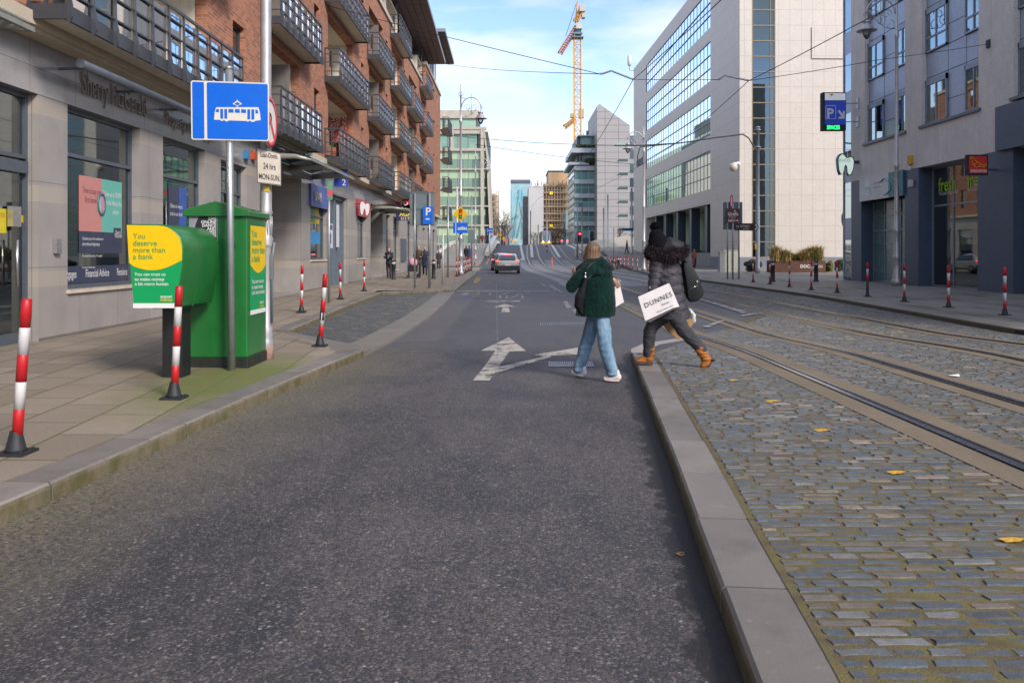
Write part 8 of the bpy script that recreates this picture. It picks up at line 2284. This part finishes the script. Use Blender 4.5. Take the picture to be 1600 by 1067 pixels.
figure('person carrying a bright blue bag on the bridge footway', (X(767, 136), 136, gz(136) + .1), 1.75, 0, dict(co=mk('bright_blue', (.03, .16, .55)), tr=JN, ha=HB), .1)
figure('person in black and yellow by the wall under the bridge beam', (X(979.5, 106), 106, gz(106) + .15), 1.7, R(90), dict(co=mk('black_yellow', (.08, .06, .02)), tr=JN, ha=mk('yellow_hat', (.5, .3, .05)), cl=.7), .22)
b = pbase(1085, 418.5, TOPZ + .02)
T, M_ = figure('woman in a long russet coat before the colonnade with a cream bag', b, 1.68, R(155), dict(co=mk('russet_coat', (.30, .095, .07)), tr=JN, ha=HB, cl=.38), .16, ((.9, 1.2), (.2, .3)))
g = G(); g.box(-.10, .10, -.05, .05, .62, .92); g.xf(Matrix.Rotation(R(155), 4, 'Z') @ Matrix.Translation((.28, .05, .05))); put('cream_bag', g, mk('cream_canvas', (.55, .50, .36)), T.o)

# ---------------------------------------------------------------- woman in green
Yw = 10.15
def A(px, py, dy=0.0): return at(px, py, Yw + dy)
W1 = Thing('person', (1.02, 10.15, 0), 'woman in a dark green furry coat and pale jeans crossing the lane', 'person')
off1 = W1.loc
g = G(); hc = A(924.5, 394); hc.z = 1.565; head_g(g, hc + Vector((-.01, .01, -.02)), (-.85, .5, -.1), 1.0)
g.limb([A(930, 415), A(927, 402)], [.055, .05], 10)
g.limb([A(934, 480), A(934, 460), A(934, 428)], [(.14, .10), (.13, .09), (.15, .09)], 12, upv=(0, 1, 0))
lh, lk_, la = A(930, 492, .08), A(917, 540, .14), A(905.5, 578, .17)
rh, rk, ra = A(941, 492, -.08), A(945, 540, -.15), A(957, 581, -.19)
g.limb([lh, lk_, la], [.06, .05, .04]); g.limb([rh + Vector((-.01, .05, 0)), rk, ra], [.055, .05, .04])
sL, eL, wL = A(918, 420, -.15), A(893, 449, -.16), A(903, 432, .06)
sR, eR, wR = A(940, 420, .17), A(954, 448, .20), A(958, 437, .08)
g.limb([sL, eL, wL], [.05, .04, .028]); g.limb([sR, eR, wR], [.05, .04, .028]); hand_g(g, wL, (-.5, .3, .6), (.6, .6, .2)); hand_g(g, wR, (.5, -.2, -.6), (-.3, -.8, 0))
child(W1, 'body', remesh(g, .008, 2, off=off1), SK)
def nz(sc, amp, sc2=0, amp2=0): return lambda c, n: amp * mnoise.noise(Vector(c) * sc) + (amp2 * mnoise.noise(Vector(c) * sc2) if amp2 else 0)
t = NT('pale_denim'); v = t.objc(); n1 = t.noise(t.vmul(v, (6, 6, 1.6)), 2.2, 6, .7); n2 = t.noise(v, 260, 3)
c = t.mix(t.rng(n1, .35, .68), (.10, .19, .28), (.29, .41, .50)); c = t.mix(t.rng(n2, .3, .7, 0, .3), c, (.10, .18, .27)); t.bsdf(c, .85, 0, t.bump(n1, .4, .02), .2); M_DEN = t.m
g = G()
g.limb([lh, lk_ + Vector((-.01, 0, 0)), la + Vector((0, 0, .05)), la + Vector((-.01, 0, .0))], [.098, .083, .074, .076], 16); g.limb([rh + Vector((-.01, .04, 0)), A(943.5, 517, -.11), rk, ra + Vector((-.015, 0, .06)), ra + Vector((-.005, 0, .01))], [.088, .092, .086, .076, .078], 16); g.limb([A(935.5, 487), A(935.5, 478)], [(.17, .13)] * 2, 14, upv=(0, 1, 0))
def folds(c, n):
    c = Vector(c); return .006 * mnoise.noise(Vector((c.x * 9, c.y * 9, c.z * 16))) + .007 * mnoise.noise(c * 7) + .004 * math.sin(c.z * 70 + 4 * mnoise.noise(c * 6)) * max(0, 1 - abs(c.z - .45) / .12) + .005 * math.sin(c.z * 85) * max(0, 1 - (c.z - .08) / .14)
child(W1, 'jeans', remesh(g, .008, 2, disp=folds, off=off1), M_DEN)
def shoe(T, heel, toe, z, m, tilt=0.0, name='shoe', off=None, sole=None):
    heel, toe = Vector((heel[0], heel[1], z)), Vector((toe[0], toe[1], z)); d = toe - heel
    g = G(); g.limb([heel + Vector((0, 0, .055)), heel + d * .35 + Vector((0, 0, .062)), heel + d * .7 + Vector((0, 0, .045)), toe + Vector((0, 0, .036))], [(.038, .05), (.040, .055), (.045, .038), (.038, .028)], 14, upv=(0, 0, 1)); g.limb([heel + d * .12 + Vector((0, 0, .06)), heel + d * .14 + Vector((0, 0, .115))], [.042, .040], 12)
    s = G(); s.limb([heel + Vector((0, 0, .014)), heel + d * .5 + Vector((0, 0, .014)), toe + Vector((0, 0, .014 + .01))], [(.042, .014), (.048, .014), (.042, .014)], 14, upv=(0, 0, 1))
    if tilt:
        M_ = Matrix.Translation(heel) @ Matrix.Rotation(tilt, 4, Vector((d.y, -d.x, 0)).normalized()) @ Matrix.Translation(-heel); g.xf(M_); s.xf(M_)
    o = child(T, name, remesh(g, .007, 2, off=off), m); child(T, 'sole', remesh(s, .006, 1, off=off), sole or m, o)
M_SN = mat('white_leather', (.62, .56, .54), .5, var=.06, dirt=.15); M_SOLE = mat('cream_sole', (.50, .43, .38), .6)
shoe(W1, (A(913, 585).x, Yw + .15), (A(896, 580).x, Yw + .20), 0.012, M_SN, R(10), off=off1, sole=M_SOLE); shoe(W1, (A(963, 590).x, Yw - .19), (A(943, 590).x, Yw - .17), 0.004, M_SN, 0, off=off1, sole=M_SOLE)
# furry coat
t = NT('green_faux_fur'); v = t.objc(); n1 = t.noise(t.vmul(v, (1, 1, .45)), 90, 4, .7, .6); n2 = t.noise(v, 5, 5, .6)
c = t.mix(t.rng(n1, .35, .7), (.002, .009, .008), (.005, .027, .022)); c = t.mix(t.rng(n2, .4, .65, 0, .5), c, (.007, .034, .028)); b_ = t.bsdf(c, .95, 0, t.bump(n1, .9, .012), .1); b_.inputs['Sheen Weight'].default_value = .12; b_.inputs['Sheen Roughness'].default_value = .4; M_FUR = t.m
g = G()
g.limb([A(930, 496), A(932, 465), A(933, 442), A(932, 424), A(930, 412)], [(.245, .20), (.235, .19), (.21, .175), (.195, .15), (.13, .11)], 20, upv=(0, 1, 0))
g.limb([sL + Vector((.02, 0, 0)), A(903, 437, -.16), eL, A(898, 441, -.06)], [.085, .085, .075, .065], 16); g.limb([sR, A(950, 437, .17), eR, A(957, 441, .12)], [.085, .08, .07, .06], 16)
g.limb([A(906, 421, -.06), A(921, 414, -.10), A(938, 412, -.09), A(951, 420, -.02)], [.05, .078, .085, .06], 14); g.limb([A(915, 428, -.12), A(934, 424, -.15), A(951, 428, -.08)], [.045, .06, .045], 12)
child(W1, 'coat', remesh(g, .008, 4, disp=lambda c, n: .012 * mnoise.noise(Vector(c) * 7) + .006 * mnoise.noise(Vector((c[0] * 45, c[1] * 45, c[2] * 25))), off=off1, floor=.79), M_FUR)
# hair: strands swept down over the back of the head
t = NT('light_brown_hair'); v = t.objc(); n1 = t.noise(t.vmul(v, (1, 1, .10)), 70, 4, .7); c = t.mix(t.rng(n1, .3, .72), (.050, .028, .015), (.22, .13, .072)); t.bsdf(c, .55, 0, t.bump(n1, .6, .01), .4); M_HAIR = t.m
g = G(); hz_ = hc + Vector((.012, -.012, 0))
g.ball(hz_ + Vector((0, 0, .022)), (.094, .104, .108), 16, 12); g.limb([hz_ + Vector((.0, -.02, -.01)), hz_ + Vector((.0, -.03, -.10)), hz_ + Vector((.01, -.03, -.17))], [(.098, .08), (.108, .075), (.095, .05)], 16, upv=(0, 1, 0)); g.limb([hz_ + Vector((-.045, -.035, .0)), hz_ + Vector((-.085, -.01, -.09)), hz_ + Vector((-.10, 0, -.17))], [.05, .035, .018], 10)
child(W1, 'hair', remesh(g, .007, 3, disp=lambda c, n: .004 * mnoise.noise(Vector((c[0] * 70, c[1] * 70, c[2] * 8))), off=off1), M_HAIR)
# carrier bag behind her and black drawstring bag
def dunnes_face(T, O, U, V, sc, extra=True):
    g = text_g('DUNNES', .078 * sc, O, U, V, align='CENTER', spacing=1.22); O = Vector(O); g.merge(text_g('Stores', .036 * sc, O - V * .055 * sc + U * .06 * sc, U, V, align='CENTER')); g.merge(text_g('Always better value', .026 * sc, O - V * .105 * sc + U * .03 * sc, U, V, align='CENTER')); return g
M_PAP = mat('white_paper_bag', (.60, .56, .56), .6, var=.06); 
T = Thing('carrier_bag', A(965, 480, .15), 'white paper carrier bag hanging behind the woman in green', 'bag')
q = [A(955, 440, .06), A(966.5, 436, .20), A(975, 472, .20), A(960, 481, .06)]
g = G(); g.prism(q, (-.0, .12, 0)); T.part('sides', g, M_PAP)
g = G(); g.tube([q[0] + Vector((.02, .05, 0)), wR + Vector((.04, -.02, -.07)), q[1] + Vector((-.02, .05, 0))], .004, 5); T.part('handle', g, M_BLK)
g = G(); k_ = [A(953, 442, .05), A(956.5, 441, .055), A(961.5, 480, .055), A(957, 478, .05)]; g.prism(k_, (0, .1, 0)); T.part('printed_side', g, mat('dark_bag_side', (.22, .22, .23), .6))
T = Thing('drawstring_bag', A(907, 490, -.22), 'black drawstring bag with tassel hanging at the side of the woman in green', 'bag')
g = G(); g.limb([A(914, 437, -.245), A(912, 448, -.26), A(906, 464, -.27), A(904, 478, -.26), A(908, 488, -.25)], [(.022, .02), (.034, .03), (.062, .045), (.055, .045), (.03, .03)], 12, upv=(0, 1, 0))
me = remesh(g, .007, 1, disp=lambda c, n: .006 * mnoise.noise(Vector((c[0] * 30, c[1] * 30, c[2] * 6))), off=T.loc); child(T, 'body', me, mat('black_soft_leather', (.007, .007, .009), .75, bs=.3, spec=.2))
g = G(); g.tube([A(914.5, 437, -.25), A(914.7, 428, -.24)], .008, 6); g.lathe([(.02, -.004), (.024, 0), (.02, .004)], A(914.7, 433.5, -.262), 10); g.ball(A(914.8, 427, -.255), .013, 8, 6); T.part('metal_clip', g, mat('bright_metal', (.6, .58, .52), .25, .9))
g = G(); g.tube([A(914, 425, -.24), A(922, 414, -.22), A(930, 409, -.16)], .010, 6); g.tube([A(903, 484, -.25), A(901, 491, -.26), A(905, 494, -.26), A(908, 488, -.25)], .008, 6); T.part('strap', g, M_BLK)

# ---------------------------------------------------------------- woman with pompom hat
Yv = 10.45
def B(px, py, dy=0.0): return at(px, py, Yv + dy)
W2 = Thing('person', (1.9, 10.45, TOPZ), 'woman in black pompom hat and grey padded coat striding off the kerb', 'person'); off2 = W2.loc
hc = B(1027.5, 384)
g = G(); head_g(g, hc, (-.95, .3, -.1), 1.0); g.limb([B(1036, 405), B(1031, 393)], [.055, .05], 10); g.limb([B(1050, 490), B(1046, 450), B(1041, 412)], [(.14, .10), (.13, .09), (.15, .09)], 12, upv=(0, 1, 0))
fh, fk, fa = B(1040, 488, .06), B(1015, 518, .10), B(1013, 552, .12)
bh, bk, ba = B(1054, 490, -.06), B(1066, 514, -.09), B(1097, 546, -.12)
sl, el, wl = B(1024, 412, -.17), B(1021, 441, -.20), B(1017, 450, -.24)
sr, er, wr_ = B(1056, 412, .17), B(1066, 445, .22), B(1062, 475, .22)
for l in ((fh, fk, fa), (bh, bk, ba)): g.limb(l, [.075, .05, .04])
g.limb([sl, el, wl], [.05, .04, .03]); g.limb([sr, er, wr_], [.05, .04, .028]); hand_g(g, wl, (-.1, -.1, -.9), (.9, 0, 0)); hand_g(g, wr_, (.1, 0, -.9), (-.9, 0, 0)); child(W2, 'body', remesh(g, .008, 2, off=off2), SK)
M_TR = mat('charcoal_jeans', (.035, .036, .042), .85, var=.25, vs=14, bs=.3, bscale=30)
g = G(); g.limb([fh, B(1021, 506, .09), fk, fa], [.11, .092, .082, .068], 16); g.limb([bh, bk, B(1082, 531, -.1), ba], [.11, .092, .078, .066], 16); g.limb([B(1048, 486), B(1048, 478)], [(.17, .13)] * 2, 14, upv=(0, 1, 0))
child(W2, 'trousers', remesh(g, .008, 2, disp=lambda c, n: .006 * mnoise.noise(Vector(c) * 11) + .002 * math.sin(c[2] * 75 + c[0] * 30 + 9 * mnoise.noise(Vector(c) * 6)), off=off2), M_TR)
M_SUE = mat('tan_suede', (.34, .115, .018), .8, var=.25, vs=7, bs=.4, bscale=90); M_HEEL = mat('boot_heel', (.05, .03, .02), .6)
wr2 = lambda c, n: .004 * math.sin(c[2] * 120 + 5 * mnoise.noise(Vector(c) * 8)) + .003 * mnoise.noise(Vector(c) * 30)
g = G(); zz = TOPZ + .035
g.limb([B(1015, 545, .12), B(1015, 555, .12), B(1013.5, 562, .13)], [.068, .062, .055], 16); g.limb([Vector((B(1017, 0).x, Yv + .12, zz + .05)), Vector((B(1006, 0).x, Yv + .13, zz + .04)), Vector((B(999, 0).x, Yv + .14, zz + .022))], [(.045, .055), (.042, .042), (.038, .026)], 14, upv=(0, 0, 1))
o = child(W2, 'boot', remesh(g, .007, 2, disp=wr2, off=off2), M_SUE)
g = G(); g.box(B(1015.5, 0).x, B(1021.5, 0).x, Yv + .085, Yv + .155, TOPZ + .004, TOPZ + .05); g.limb([Vector((B(1016, 0).x, Yv + .12, TOPZ + .018)), Vector((B(998, 0).x, Yv + .14, TOPZ + .014))], [(.038, .010), (.038, .010)], 12, upv=(0, 0, 1)); put('heel', g, M_HEEL, o, off2)
g = G(); g.limb([B(1093, 544, -.12), B(1098, 553, -.12), B(1103, 560, -.12)], [.068, .062, .055], 16); g.limb([B(1106, 560, -.12), B(1102, 567, -.12), B(1098, 573, -.12), B(1096.5, 576, -.12)], [(.045, .05), (.042, .05), (.04, .036), (.036, .022)], 14)
o = child(W2, 'boot', remesh(g, .007, 2, disp=wr2, off=off2), M_SUE)
g = G(); g.limb([B(1110.5, 561, -.12), B(1107, 569, -.12), B(1100, 577, -.12)], [(.03, .016), (.03, .012), (.03, .008)], 10); g.limb([B(1109, 558, -.12), B(1114.5, 562, -.12)], [.030, .028], 10); child(W2, 'heel', remesh(g, .007, 1, off=off2), M_HEEL, o)
# padded coat: quilted rings
def quilt(P0, P1, n, rad, bul=.018):
    """limb with n bulging channels; rad(t)->(a,b)"""
    P0, P1 = Vector(P0), Vector(P1); pts = []; rr_ = []
    for i in range(n):
        for k, e in enumerate((0.0, .25, .5, .75, .999)):
            t_ = (i + e) / n; q = math.sqrt(max(0, math.sin(PI * e))) * bul; a, b = rad(t_); pts.append(P0.lerp(P1, t_)); rr_.append((a - bul * .7 + q, b - bul * .7 + q))
    return pts, rr_
g = G()
p_, r_ = quilt(B(1053.5, 502), B(1038, 406), 7, lambda t_: (.205 - .02 * math.sin(PI * t_) + (.0 if t_ < .8 else -.22 * (t_ - .8)), .165 - (.0 if t_ < .8 else .1 * (t_ - .8))), .011)
g.limb(p_, r_, 24, upv=(0, 1, 0))
p_, r_ = quilt(B(1027, 410, -.15), B(1021.5, 446, -.20), 4, lambda t_: (.095 - .02 * t_,) * 2, .014); g.limb(p_, r_, 16)
g.limb([B(1021.5, 445, -.20), B(1020, 455, -.23)], [.07, .062], 12)
p_, r_ = quilt(sr, er, 4, lambda t_: (.09 - .02 * t_,) * 2, .014); g.limb(p_, r_, 16); g.limb([er, wr_ + Vector((0, 0, .06))], [.072, .055], 12)
t = NT('charcoal_padded_nylon'); v = t.objc(); n1 = t.noise(t.vmul(v, (1, 1, 2.2)), 16, 5, .65, .8); c = t.mix(t.rng(n1, .3, .7), (.030, .028, .036), (.058, .054, .066)); t.bsdf(c, .5, 0, t.bump(n1, .7, .02), .35); M_PAD = t.m
child(W2, 'coat', remesh(g, .008, 2, disp=lambda c, n: .007 * mnoise.noise(Vector((c[0] * 14, c[1] * 14, c[2] * 24))), off=off2, floor=.73), M_PAD)
# hood and fur trim
g = G(); g.limb([B(1034, 388), B(1047, 383), B(1061, 388), B(1066, 397)], [(.075, .10), (.105, .13), (.095, .13), (.06, .1)], 16, upv=(0, 1, 0)); hood = child(W2, 'hood', remesh(g, .009, 3, off=off2), mat('dark_hood_cloth', (.010, .010, .017), .7, var=.3, vs=12, bs=.4, bscale=50))
t = NT('plum_fur'); v = t.objc(); n1 = t.noise(v, 38, 4, .7); c = t.mix(t.rng(n1, .35, .68), (.008, .006, .009), (.060, .044, .050)); t.bsdf(c, .95, spec=.15); M_FURC = t.m
core = [B(1017, 395, -.10), B(1024, 398, -.19), B(1038, 401, -.22), B(1054, 400, -.19), B(1065, 395, -.10), B(1066, 388, .02), B(1050, 386, .16), B(1028, 389, .15), B(1017, 393, .03), B(1017, 396, -.10)]
g = G(); g.tube(core, .06, 10); rn = random.Random(9)
for i in range(7000):
    k = rn.randrange(len(core) - 1); c0_ = core[k].lerp(core[k + 1], rn.random()); d = Vector((rn.gauss(0, 1), rn.gauss(0, 1), rn.gauss(0, 1))).normalized(); p = c0_ + d * .06
    L_ = rn.uniform(.035, .075); dr = (d + Vector((rn.gauss(0, .35), rn.gauss(0, .35), -.35))).normalized(); sd = dr.cross(Vector((rn.gauss(0, 1), rn.gauss(0, 1), rn.gauss(0, 1)))).normalized() * .0035
    q = p + dr * L_ * .6; e = q + (dr + Vector((0, 0, -.4))).normalized() * L_ * .4
    g.add([p - sd, p + sd, q + sd * .7, q - sd * .7, e], [(0, 1, 2, 3), (3, 2, 4)], True)
put('fur_trim', g, M_FURC, hood, off2)
t = NT('black_knit'); v = t.objc(); w_ = t.n('ShaderNodeTexWave', Scale=40.0, Distortion=2.0); t.l(v, w_.inputs['Vector']); t.bsdf((.005, .005, .008), .95, 0, t.bump(w_.outputs['Fac'], .6, .006), .15); M_KNIT = t.m
g = G(); g.limb([hc + Vector((.005, 0, .01)), hc + Vector((.0, 0, .075)), hc + Vector((-.015, 0, .125))], [(.122, .126), (.122, .122), (.095, .095)], 18, upv=(0, 1, 0)); hat = child(W2, 'hat', remesh(g, .007, 2, disp=nz(12, .006), off=off2), M_KNIT)
pc = B(1023.5, 354.5); g = G(); g.ball(pc, .05, 12, 8)
for i in range(2600):
    d = Vector((rn.gauss(0, 1), rn.gauss(0, 1), rn.gauss(0, 1))).normalized(); p = pc + d * .04; sd = d.orthogonal().normalized() * .003; g.add([p - sd, p + sd, p + d * rn.uniform(.02, .038)], [(0, 1, 2)], True)
put('pompom', g, M_KNIT, hat, off2)
# her bags
T = Thing('carrier_bag', B(1030, 500, -.3), 'white paper carrier bag with black lettering held low by the woman in the hat', 'bag')
F = [at(996.5, 463.5, 10.02), at(1044, 442.5, 10.08), at(1053, 481, 10.08), at(1008, 502, 10.02)]
Bk = [at(999, 463, 10.20), at(1046, 443, 10.22), at(1061.5, 479, 10.22), at(1016, 503.5, 10.20)]
g = G(); g.add(F + Bk, [(0, 1, 2, 3)[::-1], (7, 6, 5, 4)[::-1], (1, 5, 6, 2)[::-1], (3, 2, 6, 7)[::-1], (0, 3, 7, 4)[::-1]], False); T.part('paper', g, M_PAP)
g = G(); eL_ = lambda a, b: g.tube([a + Vector((0, -.002, 0)), b + Vector((0, -.002, 0))], .0022, 4)
eL_(F[3], F[2]); eL_(F[0], F[3]); eL_(F[0], F[1]); T.part('black_edging', g, M_BLK)
g = G()
for off_ in (0, .17): a_ = F[0].lerp(F[1], .34) + Vector((0, off_, 0)); b_ = F[0].lerp(F[1], .56) + Vector((0, off_, 0)); g.tube([a_, wl + Vector((-.02, -.02, -.10)), wl + Vector((.02, -.02, -.10)), b_], .0035, 5)
T.part('handles', g, M_BLK)
Ud = (F[1] - F[0]).normalized(); Vd = (F[0] - F[3]); Vd = (Vd - Ud * Vd.dot(Ud)).normalized(); ctr = (F[0] + F[1] + F[2] + F[3]) / 4 + Vector((.035, -.006, .005)); T.part('lettering', dunnes_face(T, ctr, Ud, Vd, 1.08), M_BLK)
T = Thing('shoulder_bag', B(1085, 470, .05), 'big black leather bag slung behind the woman in the hat', 'bag')
o_ = [(1068, 404), (1074, 408), (1085, 420), (1094, 437), (1100, 455), (1099, 463), (1092, 470), (1080, 473), (1075, 465), (1072, 440), (1068, 420)]
g = G(); g.prism([B(a, b, -.08) for a, b in o_], (0, .15, 0)); me = realize(g, [('BEVEL', dict(width=.018, segments=3, limit_method='ANGLE'))], 'body'); 
for v_ in me.vertices: v_.co -= T.loc
for p in me.polygons: p.use_smooth = True
child(T, 'body', me, mat('black_leather', (.008, .011, .011), .5, var=.3, bs=.2, spec=.3)); g = G(); g.tube([B(1074, 412, -.06), B(1066, 402, -.12), B(1056, 403, -.18), B(1052, 412, -.19)], .014, 6); T.part('strap', g, M_BLK); g = G(); g.tube([B(1078, 452, -.085), B(1090, 446, -.085)], .003, 5); g.box(B(1086, 0).x, B(1088, 0).x, Yv - .095, Yv - .085, B(0, 441).z, B(0, 438).z); T.part('clasp', g, mat('bright_metal', (.6, .58, .52), .25, .9))
T = Thing('paper_bag', B(1060, 525, .2), 'brown paper bag with clear plastic top behind the legs of the hatted woman', 'bag')
g = G(); g.prism([B(a, b, .18) for a, b in ((1036, 506), (1052, 493), (1084, 499), (1083, 507), (1061, 531), (1050, 523))], (0, .12, 0)); T.part('paper', g, mat('kraft_paper', (.33, .19, .085), .7, var=.15))
g = G(); g.limb([B(1078, 484, .22), B(1083, 493, .22), B(1084, 502, .22)], [.02, .035, .025], 10); child(T, 'plastic', remesh(g, .008, 1, disp=lambda c, n: .01 * mnoise.noise(Vector(c) * 40), off=T.loc), mat('clear_plastic', (.45, .52, .50), .25, var=.2, vs=20))
# ================================================================ VEHICLES
def car(x, y, z, label, paint, W=1.80, L_=4.3, Hh=1.50, braking=True, name='car'):
    T = Thing('car', (x, y, z), label, 'car', 'cars waiting ahead of us')
    # rings along the length: (y, half width, zbot, zbelt, half roof, zroof)
    S = [(0.0, .70, .42, .86, .62, .92), (.06, .82, .34, .94, .62, 1.0), (.30, .88, .28, .98, .62, 1.24), (.75, .90, .26, .98, .63, 1.44), (1.4, .90, .25, .96, .65, 1.50), (2.2, .90, .25, .95, .65, 1.49), (2.9, .89, .25, .94, .60, 1.30), (3.35, .87, .26, .93, .60, 1.0), (4.0, .82, .28, .82, .5, .84), (4.3, .66, .36, .64, .4, .68)]
    g = G(); n = None; kw, kh = W / 1.80, Hh / 1.5
    for (yy, hw, zb, zm, hr, zr) in S:
        half = [(hw * .80, zb), (hw * .97, zb + .10), (hw, (zb + zm) / 2), (hw * .98, zm - .04), (hw * .93, zm), ((hw * .93 + hr) / 2 + .02, (zm + zr) / 2), (hr + .01, zr - .04), (hr * .8, zr)]
        ring = [(a * kw, yy, b * kh) for a, b in half] + [(-a * kw, yy, b * kh) for a, b in half[::-1]]; n = len(ring); g.v += ring
    for i in range(len(S) - 1):
        for j in range(n): g.f.append((i * n + j, (i + 1) * n + j, (i + 1) * n + (j + 1) % n, i * n + (j + 1) % n)); g.m.append(0); g.sm.append(True); g.fc.append(None)
    for i, d in ((0, 1), (len(S) - 1, -1)): g.f.append(tuple(i * n + j for j in range(n))[::d]); g.m.append(0); g.sm.append(True); g.fc.append(None)
    me = realize(g, [('SUBSURF', dict(levels=2, render_levels=2))], 'body'); me.materials.clear(); T_ = put('body', me, paint, T.o)
    gm = mat('car_glass', (.02, .05, .09), .06, spec=.8)
    def P(name, g, m, parent=None): return put(name, g, m, parent or T.o)
    g = G(); g.prism([(-.60 * kw, -.005, 1.03 * kh), (.60 * kw, -.005, 1.03 * kh), (.52 * kw, .40, 1.335 * kh), (-.52 * kw, .40, 1.335 * kh)], (0, -.035, .01)); g.xf(Matrix.Translation((0, .065, .02))); P('rear_window', g, gm)
    for sx_ in (-1, 1):
        g = G(); g.prism([(sx_ * .885 * kw, .55, 1.02 * kh), (sx_ * .885 * kw, 3.1, 1.0 * kh), (sx_ * .72 * kw, 2.6, 1.36 * kh), (sx_ * .70 * kw, .95, 1.40 * kh)], (sx_ * .02, 0, 0)); P('side_window', g, gm)
        g = G(); g.prism([(sx_ * .58 * kw, -.03, .87 * kh), (sx_ * .84 * kw, .06, .90 * kh), (sx_ * .86 * kw, .10, 1.0 * kh), (sx_ * .60 * kw, -.02, .99 * kh)], (0, .08, 0)); P('tail_light', g, mat('brake_lamp', (.6, .01, .01), .3, emit=(1, .05, .03), es=2.5))
        g = G(); g.limb([(sx_ * .92 * kw, 2.75, 1.0), (sx_ * 1.04 * kw, 2.75, 1.03)], [(.05, .07), (.05, .07)], 10); P('mirror', g, paint)
        for yy in (.72, 3.45):
            w = G(); w.lathe([(.19, -.09), (.31, -.10), (.325, -.06), (.325, .06), (.31, .10), (.19, .09)], n=24); w.xf(Matrix.Translation((sx_ * .80 * kw, yy, .325)) @ Matrix.Rotation(R(90), 4, 'Y')); wo = P('wheel', w, M_BLK)
            w = G(); w.lathe([(.19, -.092), (.03, -.1), (.03, .1), (.19, .092)], n=10); w.xf(Matrix.Translation((sx_ * .80 * kw, yy, .325)) @ Matrix.Rotation(R(90), 4, 'Y')); P('rim', w, mat('alloy', (.4, .4, .42), .3, .8), wo)
    g = G(); g.prism([(-.84 * kw, .04, .25), (.84 * kw, .04, .25), (.89 * kw, .04, .60), (-.89 * kw, .04, .60)], (0, -.11, 0)); P('bumper', g, mat('bumper_black', (.025, .025, .028), .5))
    g = G(); g.box(-.26, .26, -.095, -.071, .60, .71); pl = P('number_plate', g, mat('plate_yellow_white', (.6, .6, .58), .4)); g = G(); g.box(-.26, -.21, -.099, -.094, .60, .71); P('blue_band', g, mat('eu_blue', (.02, .08, .5), .4), pl)
    g = G(); g.box(-.25, .25, .36, .40, 1.41 * kh, 1.45 * kh); P('high_brake_light', g, mat('brake_lamp', (.6, .01, .01), .3))
    g = G(); g.tube([(0, .9, 1.49 * kh), (0, .75, 1.62 * kh)], .01, 5); P('aerial', g, M_BLK)
    return T
yc = 61.3; car(X(793, yc), yc, 0, 'silver hatchback with lit brake lights, last in the queue on the left lane', mat('silver_paint', (.46, .44, .42), .28, .4, .04, coat=.6), 1.86, braking=True)
yc = 70.5; car(X(783.5, yc), yc, gz(yc), 'dark blue hatchback just ahead of the silver one', mat('dark_blue_paint', (.03, .045, .09), .25, .4, .04, coat=.6), 1.80, Hh=1.52)
# ---- tram coming over the bridge
yt = 176.0; xt = X(853.3, yt); zt = gz(yt) + .05
T = Thing('tram', (xt, yt, zt), 'silver and yellow tram with lit headlamps coming over the bridge crest', 'tram')
g = G(); secs = []
prof_ = [(-1.2, .35), (-1.22, 1.0), (-1.2, 2.6), (-1.05, 3.25), (-.6, 3.45), (.6, 3.45), (1.05, 3.25), (1.2, 2.6), (1.22, 1.0), (1.2, .35)]
for (yy, s_, dz) in ((0, .80, .0), (.25, .92, 0), (.9, 1.0, 0), (30, 1.0, 0)):
    for (a, b) in prof_: g.v.append((a * s_, yy, .35 + (b - .35) * (s_ * .5 + .5)))
n = len(prof_)
for i in range(3):
    for j in range(n): g.f.append((i * n + j, (i + 1) * n + j, (i + 1) * n + (j + 1) % n, i * n + (j + 1) % n)); g.m.append(0); g.sm.append(False); g.fc.append(None)
g.f.append(tuple(range(n))); g.m.append(0); g.sm.append(False); g.fc.append(None)
put('body', g, mat('tram_silver', (.26, .25, .32), .35, .4), T.o)
g = G(); g.prism([(-.62, -.04, 1.35), (.62, -.04, 1.35), (.72, .02, 2.85), (-.72, .02, 2.85)], (0, .06, 0)); put('windscreen', g, mat('tram_glass', (.08, .17, .18), .1), T.o)
g = G(); g.prism([(-.80, -.02, 1.2), (-.64, -.05, 1.2), (-.74, .0, 2.95), (-.86, .03, 2.95)], (0, .05, 0)); g.prism([(.80, -.02, 1.2), (.64, -.05, 1.2), (.74, .0, 2.95), (.86, .03, 2.95)], (0, .05, 0)); put('pillars', g, mat('tram_white', (.6, .6, .58), .4), T.o)
g = G(); g.box(-1.15, 1.15, -.06, .2, .62, .98); put('yellow_skirt', g, mat('tram_yellow', (.8, .45, .01), .4), T.o)
for sx_ in (-1, 1):
    g = G(); g.ball((sx_ * .62, -.08, 1.02), (.16, .08, .12), 10, 6); put('headlamp', g, mat('headlamp_lit', (1, .85, .6), .3, emit=(1, .8, .5), es=3), T.o)
    g = G(); g.limb([(sx_ * 1.15, .2, 2.3), (sx_ * 1.45, .1, 2.2), (sx_ * 1.45, .1, 1.8)], [.04, .07, .07], 8); put('mirror', g, M_BLK, T.o)
for sx_ in (-1, 1):
    g = G(); g.box(sx_ * 1.235 - .005, sx_ * 1.235 + .005, 1.5, 29, 1.5, 2.6); put('side_glazing', g, mat('tram_glass', (.08, .17, .18), .1), T.o)
g = G(); g.tube([(-.5, 5, 3.5), (.5, 6, 4.4), (-.5, 7, 3.5)], .05, 5); g.tube([(-.8, 6, 4.45), (.8, 6, 4.45)], .05, 5); put('pantograph', g, M_BLK, T.o)
